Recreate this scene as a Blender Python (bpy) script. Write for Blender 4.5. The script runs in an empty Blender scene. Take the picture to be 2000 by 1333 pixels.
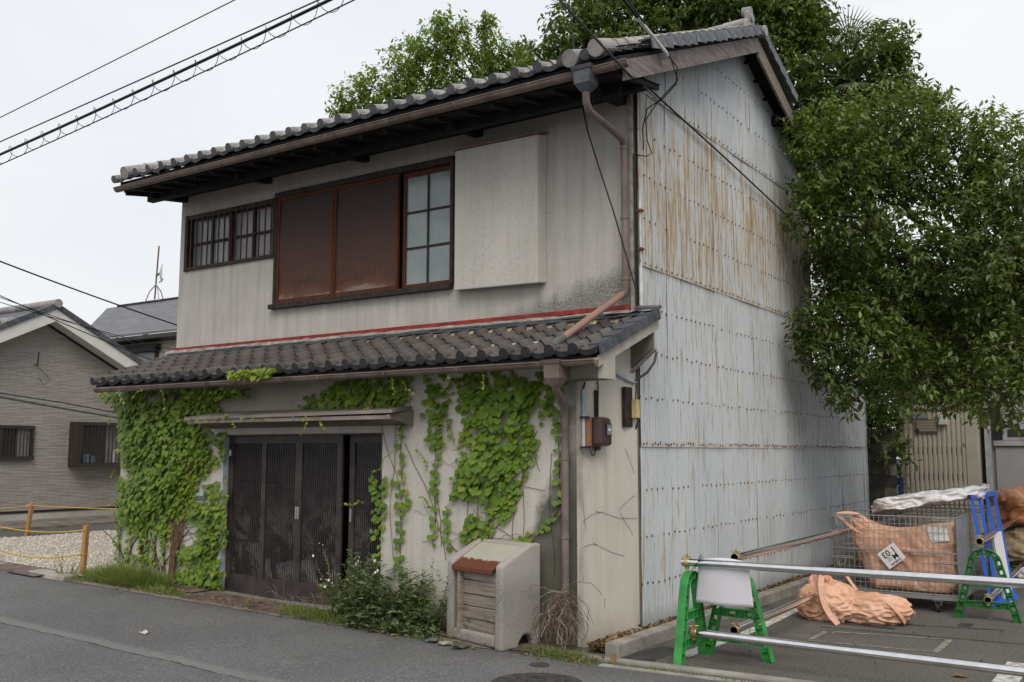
import bpy, bmesh, math, random
import numpy as np
from mathutils import Vector, Matrix, Euler, noise
from math import sin, cos, pi, radians, atan2, sqrt, hypot

# ---------------------------------------------------------------- camera, light
scene = bpy.context.scene
COL = scene.collection
cam = bpy.data.objects.new('camera', bpy.data.cameras.new('camera'))
COL.objects.link(cam); scene.camera = cam
cam.data.sensor_width = 36.0; cam.data.lens = 36.0 * 1887.0 / 2000.0
cam.data.clip_start = 0.1; cam.data.clip_end = 2000
CAM = Vector((4.385, -8.692, 1.685))
YAW, PITCH, ROLL = -0.5951, 0.1141, -0.0016
fwd = Vector((sin(YAW) * cos(PITCH), cos(YAW) * cos(PITCH), sin(PITCH)))
q = fwd.to_track_quat('-Z', 'Y')
cam.location = CAM
cam.rotation_mode = 'QUATERNION'
from mathutils import Quaternion
cam.rotation_quaternion = q @ Quaternion((0, 0, 1), -ROLL)

w = bpy.data.worlds.new("World"); scene.world = w; w.use_nodes = True
nt = w.node_tree; nt.nodes.clear()
out = nt.nodes.new('ShaderNodeOutputWorld'); bg = nt.nodes.new('ShaderNodeBackground')
sky = nt.nodes.new('ShaderNodeTexSky'); sky.sky_type = 'NISHITA'; sky.sun_disc = False
SUN_EL, SUN_AZ = radians(47), radians(143)      # azimuth measured clockwise from +Y
sky.sun_elevation = SUN_EL; sky.sun_rotation = SUN_AZ
sky.air_density = 2.0; sky.dust_density = 4.0
# overcast: the blue of the sky veiled by an even layer of cloud
tc = nt.nodes.new('ShaderNodeTexCoord')
cn = nt.nodes.new('ShaderNodeTexNoise'); cn.inputs['Scale'].default_value = 1.6; cn.inputs['Detail'].default_value = 4
mp = nt.nodes.new('ShaderNodeMapping'); mp.inputs['Scale'].default_value = (1, 1, 2.2)
nt.links.new(tc.outputs['Generated'], mp.inputs[0]); nt.links.new(mp.outputs[0], cn.inputs['Vector'])
cr = nt.nodes.new('ShaderNodeValToRGB')
cr.color_ramp.elements[0].position = 0.3; cr.color_ramp.elements[0].color = (6.3, 6.6, 7.15, 1)
cr.color_ramp.elements[1].position = 0.7; cr.color_ramp.elements[1].color = (7.7, 7.8, 7.95, 1)
nt.links.new(cn.outputs['Fac'], cr.inputs[0])
mx = nt.nodes.new('ShaderNodeMix'); mx.data_type = 'RGBA'; mx.inputs[0].default_value = 0.93
nt.links.new(sky.outputs[0], mx.inputs[6]); nt.links.new(cr.outputs[0], mx.inputs[7])
nt.links.new(mx.outputs[2], bg.inputs[0]); bg.inputs[1].default_value = 0.1
nt.links.new(bg.outputs[0], out.inputs[0])

sun = bpy.data.objects.new('sun', bpy.data.lights.new('sun', 'SUN')); COL.objects.link(sun)
sun.data.energy = 1.5; sun.data.angle = radians(38); sun.data.color = (1.0, 0.94, 0.85)
sd = Vector((sin(SUN_AZ) * cos(SUN_EL), cos(SUN_AZ) * cos(SUN_EL), sin(SUN_EL)))
sun.rotation_euler = sd.to_track_quat('Z', 'Y').to_euler(); sun.location = (6, -12, 15)
scene.view_settings.view_transform = 'Standard'; scene.view_settings.look = 'None'
scene.view_settings.exposure = 0.36; scene.view_settings.gamma = 1; scene.view_settings.use_curve_mapping = False

rnd = random.Random(7)
nrs = np.random.RandomState(11)

# ---------------------------------------------------------------- helpers
class MB:
    """collects faces, builds ONE mesh object"""
    def __init__(s): s.v = []; s.f = []; s.sm = []
    def add(s, vs, fs, smooth=False):
        b = len(s.v); s.v.extend([tuple(p) for p in vs])
        s.f.extend([tuple(i + b for i in f) for f in fs]); s.sm.extend([smooth] * len(fs)); return s
    def box(s, x0, x1, y0, y1, z0, z1):
        vs = [(x0,y0,z0),(x1,y0,z0),(x1,y1,z0),(x0,y1,z0),(x0,y0,z1),(x1,y0,z1),(x1,y1,z1),(x0,y1,z1)]
        return s.add(vs, [(0,3,2,1),(4,5,6,7),(0,1,5,4),(1,2,6,5),(2,3,7,6),(3,0,4,7)])
    def hexa(s, vs):
        return s.add(vs, [(0,3,2,1),(4,5,6,7),(0,1,5,4),(1,2,6,5),(2,3,7,6),(3,0,4,7)])
    def bar(s, a, b, w, h, up=(0,0,1)):
        a = Vector(a); b = Vector(b); d = (b - a).normalized(); u = Vector(up)
        x = d.cross(u)
        if x.length < 1e-4: x = d.cross(Vector((0,1,0)))
        x.normalize(); u = x.cross(d).normalized(); x *= w/2; u *= h/2
        return s.hexa([a-x-u, a+x-u, b+x-u, b-x-u, a-x+u, a+x+u, b+x+u, b-x+u])
    def tube(s, pts, r, n=8, cap=True, smooth=True):
        pts = [Vector(p) for p in pts]; rs = r if isinstance(r, (list, tuple)) else [r]*len(pts)
        vs = []; fs = []; ref = None
        for i, p in enumerate(pts):
            d = (pts[min(i+1, len(pts)-1)] - pts[max(i-1, 0)])
            if d.length < 1e-9: d = Vector((0,0,1))
            d.normalize()
            if ref is None:
                ref = d.cross(Vector((0,0,1)))
                if ref.length < .05: ref = d.cross(Vector((1,0,0)))
            ref = (ref - d*ref.dot(d)).normalized(); o = d.cross(ref)
            for k in range(n):
                a = 2*pi*k/n; vs.append(p + (ref*cos(a) + o*sin(a))*rs[i])
        for i in range(len(pts)-1):
            for k in range(n):
                fs.append((i*n+k, i*n+(k+1)%n, (i+1)*n+(k+1)%n, (i+1)*n+k))
        s.add(vs, fs, smooth)
        if cap:
            m = len(pts)-1
            s.add(vs[:n], [tuple(range(n-1,-1,-1))]); s.add(vs[m*n:], [tuple(range(n))])
        return s
    def ring(s, a, b, ro, ri, n=20):
        """hollow pipe from a to b"""
        a = Vector(a); b = Vector(b); s.tube([a,b], ro, n, cap=False); s.tube([b,a], ri, n, cap=False)
        d = (b-a).normalized(); x = d.cross(Vector((0,0,1)))
        if x.length < .05: x = d.cross(Vector((1,0,0)))
        x.normalize(); o = d.cross(x)
        for p in (a,b):
            vs = []
            for k in range(n):
                t = 2*pi*k/n; e = x*cos(t)+o*sin(t); vs += [p+e*ro, p+e*ri]
            s.add(vs, [(2*k,2*k+1,(2*k+3)%(2*n),(2*k+2)%(2*n)) for k in range(n)])
        return s
    def prism(s, poly, axis, a0, a1):
        """poly: 2D points; extruded along axis 'x','y' or 'z' between a0 and a1"""
        def P(u, v, a): return {'x': (a,u,v), 'y': (u,a,v), 'z': (u,v,a)}[axis]
        n = len(poly); vs = [P(u,v,a0) for u,v in poly] + [P(u,v,a1) for u,v in poly]
        fs = [tuple(range(n)), tuple(range(2*n-1, n-1, -1))] + [(i, n+i, n+(i+1)%n, (i+1)%n) for i in range(n)]
        return s.add(vs, fs)
    def grid(s, fn, nu, nv, smooth=True):
        vs = [fn(i/nu, j/nv) for j in range(nv+1) for i in range(nu+1)]
        return s.add(vs, [(j*(nu+1)+i, j*(nu+1)+i+1, (j+1)*(nu+1)+i+1, (j+1)*(nu+1)+i) for j in range(nv) for i in range(nu)], smooth)
    def disc(s, c, r, axis='y', n=16):
        c = Vector(c); vs = []
        for k in range(n):
            t = 2*pi*k/n
            vs.append(c + {'y': Vector((cos(t)*r,0,sin(t)*r)), 'x': Vector((0,cos(t)*r,sin(t)*r)), 'z': Vector((cos(t)*r,sin(t)*r,0))}[axis])
        return s.add(vs, [tuple(range(n))])
    def mesh(s, name, mat):
        me = bpy.data.meshes.new(name); me.from_pydata([tuple(p) for p in s.v], [], s.f)
        if any(s.sm): me.polygons.foreach_set('use_smooth', s.sm)
        if mat: me.materials.append(mat)
        me.update(); return me
    def build(s, name, mat, parent=None, world=True, **kw):
        return link(name, s.mesh(name, mat), parent, world=world, **kw)

def link(name, me, parent=None, world=True, loc=None, rot=None, kind=None, label=None, fix=True):
    o = bpy.data.objects.new(name, me); COL.objects.link(o)
    if parent:
        o.parent = parent
        if world:
            p = Vector((0,0,0)); q_ = parent
            while q_: p += q_.location; q_ = q_.parent
            o.location = -p
    if loc is not None: o.location = (o.location + Vector(loc)) if world else Vector(loc)
    if rot is not None:
        if isinstance(rot, Matrix): o.rotation_euler = rot.to_euler()
        else: o.rotation_euler = rot
    if kind: o['kind'] = kind
    if label: o['label'] = label
    return o

def thing(name, label, cat, loc=(0,0,0), rz=0, group=None):
    o = bpy.data.objects.new(name, None); COL.objects.link(o); o.location = loc; o.rotation_euler = (0,0,rz)
    o.empty_display_size = .2
    o['label'] = label; o['category'] = cat
    if group: o['group'] = group
    return o
def tag(o, label, cat, group=None, kind=None):
    o['label'] = label; o['category'] = cat
    if group: o['group'] = group
    if kind: o['kind'] = kind
    return o
def bevel(o, w, seg=2):
    m = o.modifiers.new('bevel', 'BEVEL'); m.width = w; m.segments = seg; m.limit_method = 'ANGLE'; m.angle_limit = radians(35)
    return o
def copy_tree(o, parent=None):
    c = o.copy(); COL.objects.link(c)
    if parent: c.parent = parent
    for ch in list(o.children): copy_tree(ch, c)
    return c
def fix_normals(o):
    bm = bmesh.new(); bm.from_mesh(o.data); bmesh.ops.recalc_face_normals(bm, faces=bm.faces); bm.to_mesh(o.data); bm.free(); return o

def mesh_np(name, V, F, mat, smooth=True):
    """V (n,3), F (m,k) same-size faces"""
    me = bpy.data.meshes.new(name); V = np.asarray(V, np.float32); F = np.asarray(F, np.int32); k = F.shape[1]
    me.vertices.add(len(V)); me.vertices.foreach_set('co', V.ravel())
    me.loops.add(F.size); me.loops.foreach_set('vertex_index', F.ravel())
    me.polygons.add(len(F)); me.polygons.foreach_set('loop_start', np.arange(0, F.size, k, dtype=np.int32))
    me.polygons.foreach_set('loop_total', np.full(len(F), k, np.int32))
    if smooth: me.polygons.foreach_set('use_smooth', np.ones(len(F), bool))
    me.materials.append(mat); me.update(calc_edges=True); me.validate(); return me

def scatter(T, TF, pos, X, Y, Z, sc):
    """instances of template T (k,3), tri faces TF, frames X,Y,Z (n,3), scale (n,) merged"""
    T = np.asarray(T, float); TF = np.asarray(TF, int); n = len(pos); k = len(T)
    W = pos[:,None,:] + sc[:,None,None]*(T[None,:,0:1]*X[:,None,:] + T[None,:,1:2]*Y[:,None,:] + T[None,:,2:3]*Z[:,None,:])
    F = (TF[None] + (np.arange(n)*k)[:,None,None]).reshape(-1, TF.shape[1])
    return W.reshape(-1,3), F
def unit(a): return a/np.maximum(np.linalg.norm(a, axis=-1, keepdims=True), 1e-9)

# ---------------------------------------------------------------- materials
class NB:
    def __init__(s, name, rough=.8, spec=.3, metal=0.0):
        s.m = bpy.data.materials.new(name); s.m.use_nodes = True; s.t = s.m.node_tree
        s.b = s.t.nodes['Principled BSDF']; s.out = s.t.nodes['Material Output']
        s.b.inputs['Roughness'].default_value = rough; s.b.inputs['Metallic'].default_value = metal
        s.b.inputs['Specular IOR Level'].default_value = spec
        s._tc = None
    def n(s, t): return s.t.nodes.new(t)
    def l(s, a, b): s.t.links.new(a, b)
    def setv(s, sock, v):
        if v is None: return
        if isinstance(v, bpy.types.NodeSocket): s.l(v, sock)
        else:
            if isinstance(v, (tuple, list)) and len(v) == 3 and sock.type == 'RGBA': v = (*v, 1)
            sock.default_value = v
    def co(s, kind='Object'):
        if not s._tc: s._tc = s.n('ShaderNodeTexCoord')
        return s._tc.outputs[kind]
    def wpos(s): return s.n('ShaderNodeNewGeometry').outputs['Position']
    def island(s): return s.n('ShaderNodeNewGeometry').outputs['Random Per Island']
    def orand(s): return s.n('ShaderNodeObjectInfo').outputs['Random']
    def map(s, v, scale=(1,1,1), loc=(0,0,0), rot=(0,0,0)):
        m = s.n('ShaderNodeMapping'); s.l(v, m.inputs[0]); m.inputs['Scale'].default_value = scale
        m.inputs['Location'].default_value = loc; m.inputs['Rotation'].default_value = rot; return m.outputs[0]
    def noise(s, v, scale=5, detail=4, rough=.55, dist=0):
        m = s.n('ShaderNodeTexNoise'); s.l(v, m.inputs['Vector']); m.inputs['Scale'].default_value = scale
        m.inputs['Detail'].default_value = detail; m.inputs['Roughness'].default_value = rough; m.inputs['Distortion'].default_value = dist
        return m.outputs['Fac']
    def voro(s, v, scale=5, feat='F1', out='Distance'):
        m = s.n('ShaderNodeTexVoronoi'); m.feature = feat; s.l(v, m.inputs['Vector']); m.inputs['Scale'].default_value = scale
        return m.outputs[out]
    def ramp(s, f, stops):
        m = s.n('ShaderNodeValToRGB'); s.setv(m.inputs[0], f); e = m.color_ramp.elements
        while len(e) < len(stops): e.new(.5)
        for i, (p, c) in enumerate(stops):
            e[i].position = p; e[i].color = (*c, 1) if isinstance(c, (tuple, list)) else (c, c, c, 1)
        return m.outputs[0]
    def mix(s, f, a, b, mode='MIX'):
        m = s.n('ShaderNodeMix'); m.data_type = 'RGBA'; m.blend_type = mode; m.clamp_factor = True
        s.setv(m.inputs[0], f); s.setv(m.inputs[6], a); s.setv(m.inputs[7], b); return m.outputs[2]
    def math(s, op, a, b=None, c=None, clamp=False):
        m = s.n('ShaderNodeMath'); m.operation = op; m.use_clamp = clamp
        s.setv(m.inputs[0], a); s.setv(m.inputs[1], b); s.setv(m.inputs[2], c); return m.outputs[0]
    def mr(s, f, a, b, c=0, d=1):
        m = s.n('ShaderNodeMapRange'); s.setv(m.inputs[0], f); m.inputs[1].default_value = a; m.inputs[2].default_value = b
        m.inputs[3].default_value = c; m.inputs[4].default_value = d; return m.outputs[0]
    def xyz(s, v):
        m = s.n('ShaderNodeSeparateXYZ'); s.l(v, m.inputs[0]); return m.outputs
    def col(s, c): s.setv(s.b.inputs['Base Color'], c); return s
    def bump(s, h, strength=.3, dist=.01):
        m = s.n('ShaderNodeBump'); s.l(h, m.inputs['Height']); m.inputs['Strength'].default_value = strength
        m.inputs['Distance'].default_value = dist; s.l(m.outputs[0], s.b.inputs['Normal']); return s
    def rough(s, r): s.setv(s.b.inputs['Roughness'], r); return s

def simple(name, c, rough=.7, metal=0, spec=.3, var=.15, scale=6, bump=.15, bs=60, objrand=0):
    k = NB(name, rough, spec, metal); v = k.co()
    f = k.noise(v, scale, 5)
    a = tuple(x*(1-var*1.6) for x in c); b = tuple(min(1, x*(1+var*1.6)) for x in c)
    cc = k.mix(k.mr(f, .3, .7), a, b)
    if objrand:
        cc = k.mix(k.math('MULTIPLY', k.orand(), objrand), cc, tuple(x*.35 for x in c))
    k.col(cc)
    if bump: k.bump(k.noise(v, bs, 3), bump, .004)
    return k.m

def stucco(name, base, dark, speck=.5, extra=None):
    k = NB(name, .92, .15); v = k.co()
    big = k.noise(v, 1.3, 5, .6)
    streak = k.noise(k.map(v, (9, 9, .55)), 1, 5, .6)
    streak2 = k.noise(k.map(v, (30, 30, 1.6)), 1, 3, .6)
    fine = k.noise(v, 48, 4, .8)
    c = k.mix(k.mr(big, .3, .72), tuple(x*.86 for x in base), tuple(x*1.08 for x in base))
    c = k.mix(k.mr(streak, .46, .74, 0, .7), c, dark)
    c = k.mix(k.mr(streak2, .58, .8, 0, .35), c, tuple(x*1.12 for x in base))
    c = k.mix(k.mr(k.noise(v, 70, 3, .8), .35, .65, .35, 0), c, tuple(x*.8 for x in base))
    mold = k.math('MULTIPLY', k.mr(fine, .54, .66, 0, 1), k.mr(k.noise(v, 2.2, 4), .36, .62, .08, speck))
    c = k.mix(mold, c, tuple(x*.35 for x in dark))
    if extra: c = extra(k, v, c)
    k.col(c); k.bump(k.noise(v, 60, 4, .8), .55, .006)
    return k.m

def ex_upper(k, v, c):
    x, y, z = k.xyz(v)
    # mildew wedge by the downpipe, low on the right
    h = k.math('ADD', 3.12, k.math('MULTIPLY', k.mr(x, -1.9, -.25), .42))
    h = k.math('ADD', h, k.math('MULTIPLY', k.math('SUBTRACT', k.noise(v, 5, 4), .5), .25))
    m = k.math('MULTIPLY', k.mr(k.math('SUBTRACT', h, z), -.05, .12), k.mr(x, -2.1, -1.5))
    m = k.math('MULTIPLY', m, k.mr(k.noise(v, 40, 4, .7), .35, .6, .35, 1))
    c = k.mix(k.math('MULTIPLY', m, .8), c, (.075, .072, .068))
    # run-off stains under the shutter box and sill
    m2 = k.math('MULTIPLY', k.mr(z, 3.58, 3.1, 1, 0), k.mr(k.noise(k.map(v, (5, 1, .4)), 1, 4), .5, .68))
    m2 = k.math('MULTIPLY', m2, k.mr(z, 3.6, 3.42, 0, 1))
    c = k.mix(k.math('MULTIPLY', m2, .3), c, (.16, .15, .14))
    # browner and darker towards the top of the wall
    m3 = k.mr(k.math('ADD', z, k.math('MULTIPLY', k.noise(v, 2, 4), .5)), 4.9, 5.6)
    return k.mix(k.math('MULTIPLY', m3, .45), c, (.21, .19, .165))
def ex_lower(k, v, c):
    x, y, z = k.xyz(v)
    n = k.math('MULTIPLY', k.math('SUBTRACT', k.noise(v, 4, 5, .65), .5), .35)
    edge = k.math('ADD', k.math('MULTIPLY', z, .42), -1.11)            # stain edge leaning away from the downpipe
    d = k.math('ADD', k.math('SUBTRACT', x, edge), n)
    m = k.math('MULTIPLY', k.mr(d, -.02, .1), k.mr(z, 1.9, 1.2))
    cc = k.mix(k.mr(k.noise(v, 3, 4), .3, .7), (.12, .115, .095), (.055, .055, .05))
    green = k.mix(k.mr(z, .9, .2), cc, (.055, .07, .028))
    c = k.mix(k.math('MULTIPLY', m, .92), c, green)
    m4 = k.math('MULTIPLY', k.mr(k.math('ADD', x, k.math('MULTIPLY', n, .4)), -.40, -.28), k.mr(k.noise(k.map(v, (3,1,1.2)), 2, 4, .7), .3, .6, .35, 1))
    c = k.mix(k.math('MULTIPLY', m4, .75), c, (.075,.07,.06))
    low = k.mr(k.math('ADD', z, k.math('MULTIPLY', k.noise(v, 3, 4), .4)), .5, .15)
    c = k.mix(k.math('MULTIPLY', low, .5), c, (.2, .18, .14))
    top = k.math('MULTIPLY', k.mr(k.math('ADD', z, k.math('MULTIPLY', k.noise(v, 2, 4), .3)), 1.95, 2.35), k.mr(x, -1.6, -2.6))  # eave shadow and grime put into the colour above the door
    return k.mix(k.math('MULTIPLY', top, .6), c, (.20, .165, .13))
def ex_wing(k, v, c):
    x, y, z = k.xyz(v)
    n = k.math('MULTIPLY', k.math('SUBTRACT', k.noise(v, 5, 5, .65), .5), .2)
    m = k.mr(k.math('ADD', y, n), -.70, -.80)
    m = k.math('MULTIPLY', m, k.mr(k.noise(v, 2.5, 4), .35, .6))
    c = k.mix(k.math('MULTIPLY', m, .6), c, (.14, .13, .1))
    low = k.mr(k.math('ADD', z, k.math('MULTIPLY', k.noise(v, 3, 4), .4)), .4, .05)
    return k.mix(k.math('MULTIPLY', low, .45), c, (.24, .2, .15))

M = {}
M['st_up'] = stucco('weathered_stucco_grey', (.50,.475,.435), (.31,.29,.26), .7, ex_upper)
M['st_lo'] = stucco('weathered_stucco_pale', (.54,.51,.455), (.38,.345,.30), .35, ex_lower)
M['st_wing'] = stucco('weathered_stucco_side', (.56,.52,.455), (.42,.375,.31), .3, ex_wing)
M['st_box'] = stucco('weathered_stucco_box', (.54,.515,.465), (.38,.355,.315), .6)

def tilemat(name, c1, c2, c3):
    k = NB(name, .48, .4); v = k.co()
    r = k.orand(); base = k.ramp(r, [(0, c1), (.45, c2), (.8, c3), (1, tuple(x*.7 for x in c1))])
    f = k.noise(v, 9, 5, .6)
    c = k.mix(k.mr(f, .35, .75, 0, .6), base, tuple(x*1.5 for x in c3))
    c = k.mix(k.mr(k.noise(v, 30, 4, .7), .6, .75, 0, .5), c, (.28, .27, .24))
    c = k.mix(k.mr(k.voro(v, 14), .0, .12, .7, 0), c, tuple(x*.5 for x in c1))
    k.col(c).bump(k.noise(v, 55, 4), .2, .004); k.rough(k.mr(f, .3, .7, .4, .65)); return k.m
M['tile_lo'] = tilemat('brown_grey_roof_tile', (.048,.044,.043), (.068,.060,.056), (.105,.090,.083))
M['tile_face'] = simple('shaded_tile_face', (.085,.088,.095), .7, var=.4, scale=14, objrand=.5)
M['tile_face_b'] = simple('black_shaded_tile_face', (.030,.031,.034), .6, var=.4, scale=14, objrand=.4)
M['tile_up'] = tilemat('silver_grey_roof_tile', (.15,.145,.145), (.21,.20,.195), (.28,.265,.25))
M['tile_dk'] = tilemat('dark_slate_tile', (.045,.05,.06), (.06,.066,.078), (.085,.09,.1))
M['moss_roll'] = tilemat('lichen_covered_tile', (.22,.21,.185), (.28,.265,.23), (.34,.32,.28))

def corrug():
    k = NB('rusting_corrugated_steel', .5, .35); v = k.co(); x, y, z = k.xyz(v)
    base = k.mix(k.noise(v, 1.2, 4), (.40,.44,.47), (.50,.535,.56))
    sheetv = k.noise(k.map(v, (.01, 1.52, .55)), 1, 0)
    base = k.mix(k.mr(sheetv, .35, .65, 0, .45), base, (.56,.585,.59))
    base = k.mix(k.mr(k.noise(k.map(v, (2, 26, .7)), 1, 4), .5, .75, 0, .35), base, (.55,.56,.55))
    # rust amount: much above z 3.58, little below
    groove = k.math('COSINE', k.math('MULTIPLY', y, 2*pi/.036))
    base = k.mix(k.mr(groove, -1, 1, .38, 0), base, (.23,.255,.27))  # rib shading put into the colour as darker valleys
    upz = k.mr(z, 3.52, 3.6)
    s1 = k.noise(k.map(v, (1, 22, .9)), 1, 6, .68)
    s2 = k.noise(k.map(v, (1, 70, 3.2)), 1, 4, .7)
    blot = k.noise(v, .9, 3)
    topfade = k.mr(z, 5.9, 4.9, .18, 1)
    lowfade = k.mr(z, 3.6, 4.2, .75, 1)
    a_up = k.math('MULTIPLY', k.math('MULTIPLY', upz, topfade), k.math('MULTIPLY', lowfade, k.mr(blot, .3, .6, .55, 1.0)))
    a_lo = k.math('MULTIPLY', k.math('SUBTRACT', 1.0, upz), k.math('MULTIPLY', k.mr(z, 1.0, 3.0, .25, .5), k.mr(blot, .35, .6, .5, 1)))
    amt = k.math('ADD', a_up, a_lo)
    # threshold lowers where the amount is high
    t = k.math('SUBTRACT', k.math('ADD', k.math('MULTIPLY', s1, .62), k.math('MULTIPLY', s2, .38)), k.math('MULTIPLY', k.math('SUBTRACT', 1.0, amt), .125))
    rust = k.mr(t, .425, .54)
    # long narrow runs
    ln = k.noise(k.map(v, (1, 38, .16)), 1, 2, .5)
    run = k.math('MULTIPLY', k.mr(ln, .55, .66), k.math('MULTIPLY', upz, k.math('MULTIPLY', topfade, k.mr(s2, .35, .55))))
    rust = k.math('MAXIMUM', rust, k.math('MULTIPLY', run, .85))
    # drips below each fastener (rows at the same heights as the nail heads)
    fy = k.math('ABSOLUTE', k.math('SUBTRACT', k.math('FRACT', k.math('DIVIDE', k.math('ADD', y, .064), .128)), .5))
    colm = k.mr(fy, .0, .12, 1, 0)
    fz = k.math('FRACT', k.math('DIVIDE', k.math('ADD', z, .065), .4585))
    drip = k.mr(fz, .42, 1.0, 0, 1)
    wn = k.n('ShaderNodeTexWhiteNoise'); wn.noise_dimensions = '2D'
    cv = k.n('ShaderNodeCombineXYZ'); k.l(k.math('FLOOR', k.math('DIVIDE', k.math('ADD', y, .064), .128)), cv.inputs[0]); k.l(k.math('FLOOR', k.math('DIVIDE', k.math('ADD', z, .065), .4585)), cv.inputs[1])
    k.l(cv.outputs[0], wn.inputs['Vector'])
    dr = k.math('MULTIPLY', k.math('MULTIPLY', colm, k.math('POWER', drip, 1.6)), k.mr(wn.outputs[0], .25, .9, .1, 1))
    dr = k.math('MULTIPLY', dr, k.mr(s2, .3, .55, .35, 1))
    rust = k.math('MAXIMUM', rust, k.math('MULTIPLY', dr, 1.0))
    # rusty lap edges
    for zz, st in ((3.58, .9), (1.7457, .6)):
        d = k.math('ABSOLUTE', k.math('SUBTRACT', z, zz+.012))
        e = k.math('MULTIPLY', k.mr(d, .004, .05, 1, 0), k.mr(k.noise(k.map(v, (1, 6, 30)), 1, 4), .42, .62, .1, st))
        rust = k.math('MAXIMUM', rust, e)
    low = k.math('MULTIPLY', k.mr(k.math('ADD', z, k.math('MULTIPLY', s1, .5)), .75, .35, 0, 1), k.mr(y, 6.0, 7.2, 0, .9))
    rust = k.math('MAXIMUM', rust, low)
    rc = k.mix(s2, (.42,.27,.085), (.21,.11,.03))
    c = k.mix(k.math('MULTIPLY', rust, .86), base, rc)
    dark = k.mr(k.math('ADD', z, k.math('MULTIPLY', s1, .12)), .22, .03, 0, .45)
    c = k.mix(dark, c, (.10,.095,.085))
    k.col(c); k.rough(k.mr(rust, 0, 1, .42, .85))
    k.bump(k.noise(k.map(v, (1, 4, 3)), 1, 3), .25, .02); return k.m
M['corr'] = corrug()

M['gutter'] = simple('brown_gutter_paint', (.155,.115,.10), .5, var=.22, scale=5, bump=.1)
M['pipe'] = simple('brown_downpipe_paint', (.165,.125,.112), .5, var=.18, scale=4, bump=.08)
M['pipe_new'] = simple('tan_brown_pipe_plastic', (.27,.165,.125), .45, var=.1, scale=4, bump=.05)
M['wood_dk'] = simple('near_black_eave_timber', (.013,.011,.010), .85, var=.3, scale=9)  # near-black base colour for roof slabs and eave timbers
M['frame_dk'] = simple('dark_brown_window_timber', (.030,.021,.018), .7, var=.35, scale=14)
def wood(name, a, b, rough=.85, sc=(1.2,14,14), objr=0, wear=None):
    k = NB(name, rough, .2); v = k.co(); g = k.noise(k.map(v, sc), 2.5, 6, .65, .4)
    c = k.mix(k.mr(g, .3, .7), a, b)
    if objr: c = k.mix(k.math('MULTIPLY', k.orand(), objr), c, tuple(x*.4 for x in a))
    if wear: c = wear(k, v, c)
    k.col(c).bump(g, .5, .006); return k.m
M['wood_red'] = wood('reddish_window_timber', (.13,.042,.018), (.042,.02,.014), sc=(12,12,1.5))
M['barge'] = wood('weathered_purple_bargeboard', (.10,.08,.078), (.27,.235,.225), sc=(12,1.2,10))
def shutter():
    k = NB('rusty_red_brown_shutter', .62, .3); v = k.co(); x, y, z = k.xyz(v)
    n = k.noise(k.map(v, (1.2, 1, 3)), 1.5, 5, .6); n2 = k.noise(k.map(v, (14, 1, 3)), 1, 4, .6)
    zz = k.math('ADD', z, k.math('MULTIPLY', k.math('SUBTRACT', n, .5), .35))
    zz = k.math('ADD', zz, k.math('MULTIPLY', k.math('SUBTRACT', n2, .5), .07))
    c = k.ramp(k.mr(zz, 3.58, 5.1), [(0, (.32,.25,.21)), (.055, (.24,.18,.15)), (.085, (.14,.058,.032)), (.15, (.085,.034,.022)), (.45, (.064,.029,.022)), (.8, (.042,.025,.022))])
    c = k.mix(k.mr(k.noise(v, 60, 3), .35, .7, 0, .35), c, (.045,.02,.014))
    c = k.mix(k.math('MULTIPLY', k.mr(k.noise(k.map(v, (1.2, 1, 9)), 1.3, 5, .6), .5, .66), .5), c, (.035,.02,.016))
    c = k.mix(k.math('MULTIPLY', k.mr(k.noise(k.map(v, (22, 1, 2.2)), 1, 4, .7), .58, .72), k.mr(z, 4.5, 3.7, .1, .7)), c, (.16,.085,.055))
    c = k.mix(k.mr(k.voro(v, 9), .0, .03, .6, 0), c, (.30,.26,.24))
    k.col(c).bump(k.noise(v, 3, 3), .3, .03); return k.m
M['shutter'] = shutter()
M['box_cap'] = simple('faded_box_cap', (.22,.12,.10), .7, var=.2)
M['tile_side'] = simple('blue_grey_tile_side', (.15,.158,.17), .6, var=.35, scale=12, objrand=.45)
M['red_strip'] = simple('faded_red_flashing', (.24,.032,.026), .6, var=.25, scale=10)
M['mortar'] = simple('crumbling_mortar', (.30,.25,.17), .95, var=.3, scale=14, bump=.6, bs=40)
M['mortar_g'] = simple('grey_mortar', (.27,.25,.22), .95, var=.3, scale=14, bump=.6, bs=40)
M['fascia'] = stucco('eave_end_plaster', (.45,.42,.36), (.26,.24,.19), .5)
def glassy(name, a, b, rough=.3):
    k = NB(name, rough, .6); v = k.co(); k.col(k.mix(k.mr(k.noise(v, 2.2, 4, .6), .3, .7), a, b)); return k.m
M['frost'] = glassy('frosted_window_glass', (.15,.19,.20), (.27,.31,.30), .16)
M['curtain'] = glassy('curtained_window_glass', (.17,.18,.185), (.29,.30,.30), .3)
M['glass_dk'] = glassy('dark_window_glass', (.018,.02,.022), (.04,.045,.048), .3)
M['lattice'] = simple('dark_lattice_metal', (.036,.028,.027), .55, var=.25, scale=8)
M['lattice_fr'] = simple('brown_black_door_frame', (.042,.032,.031), .5, var=.3, scale=5)
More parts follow.
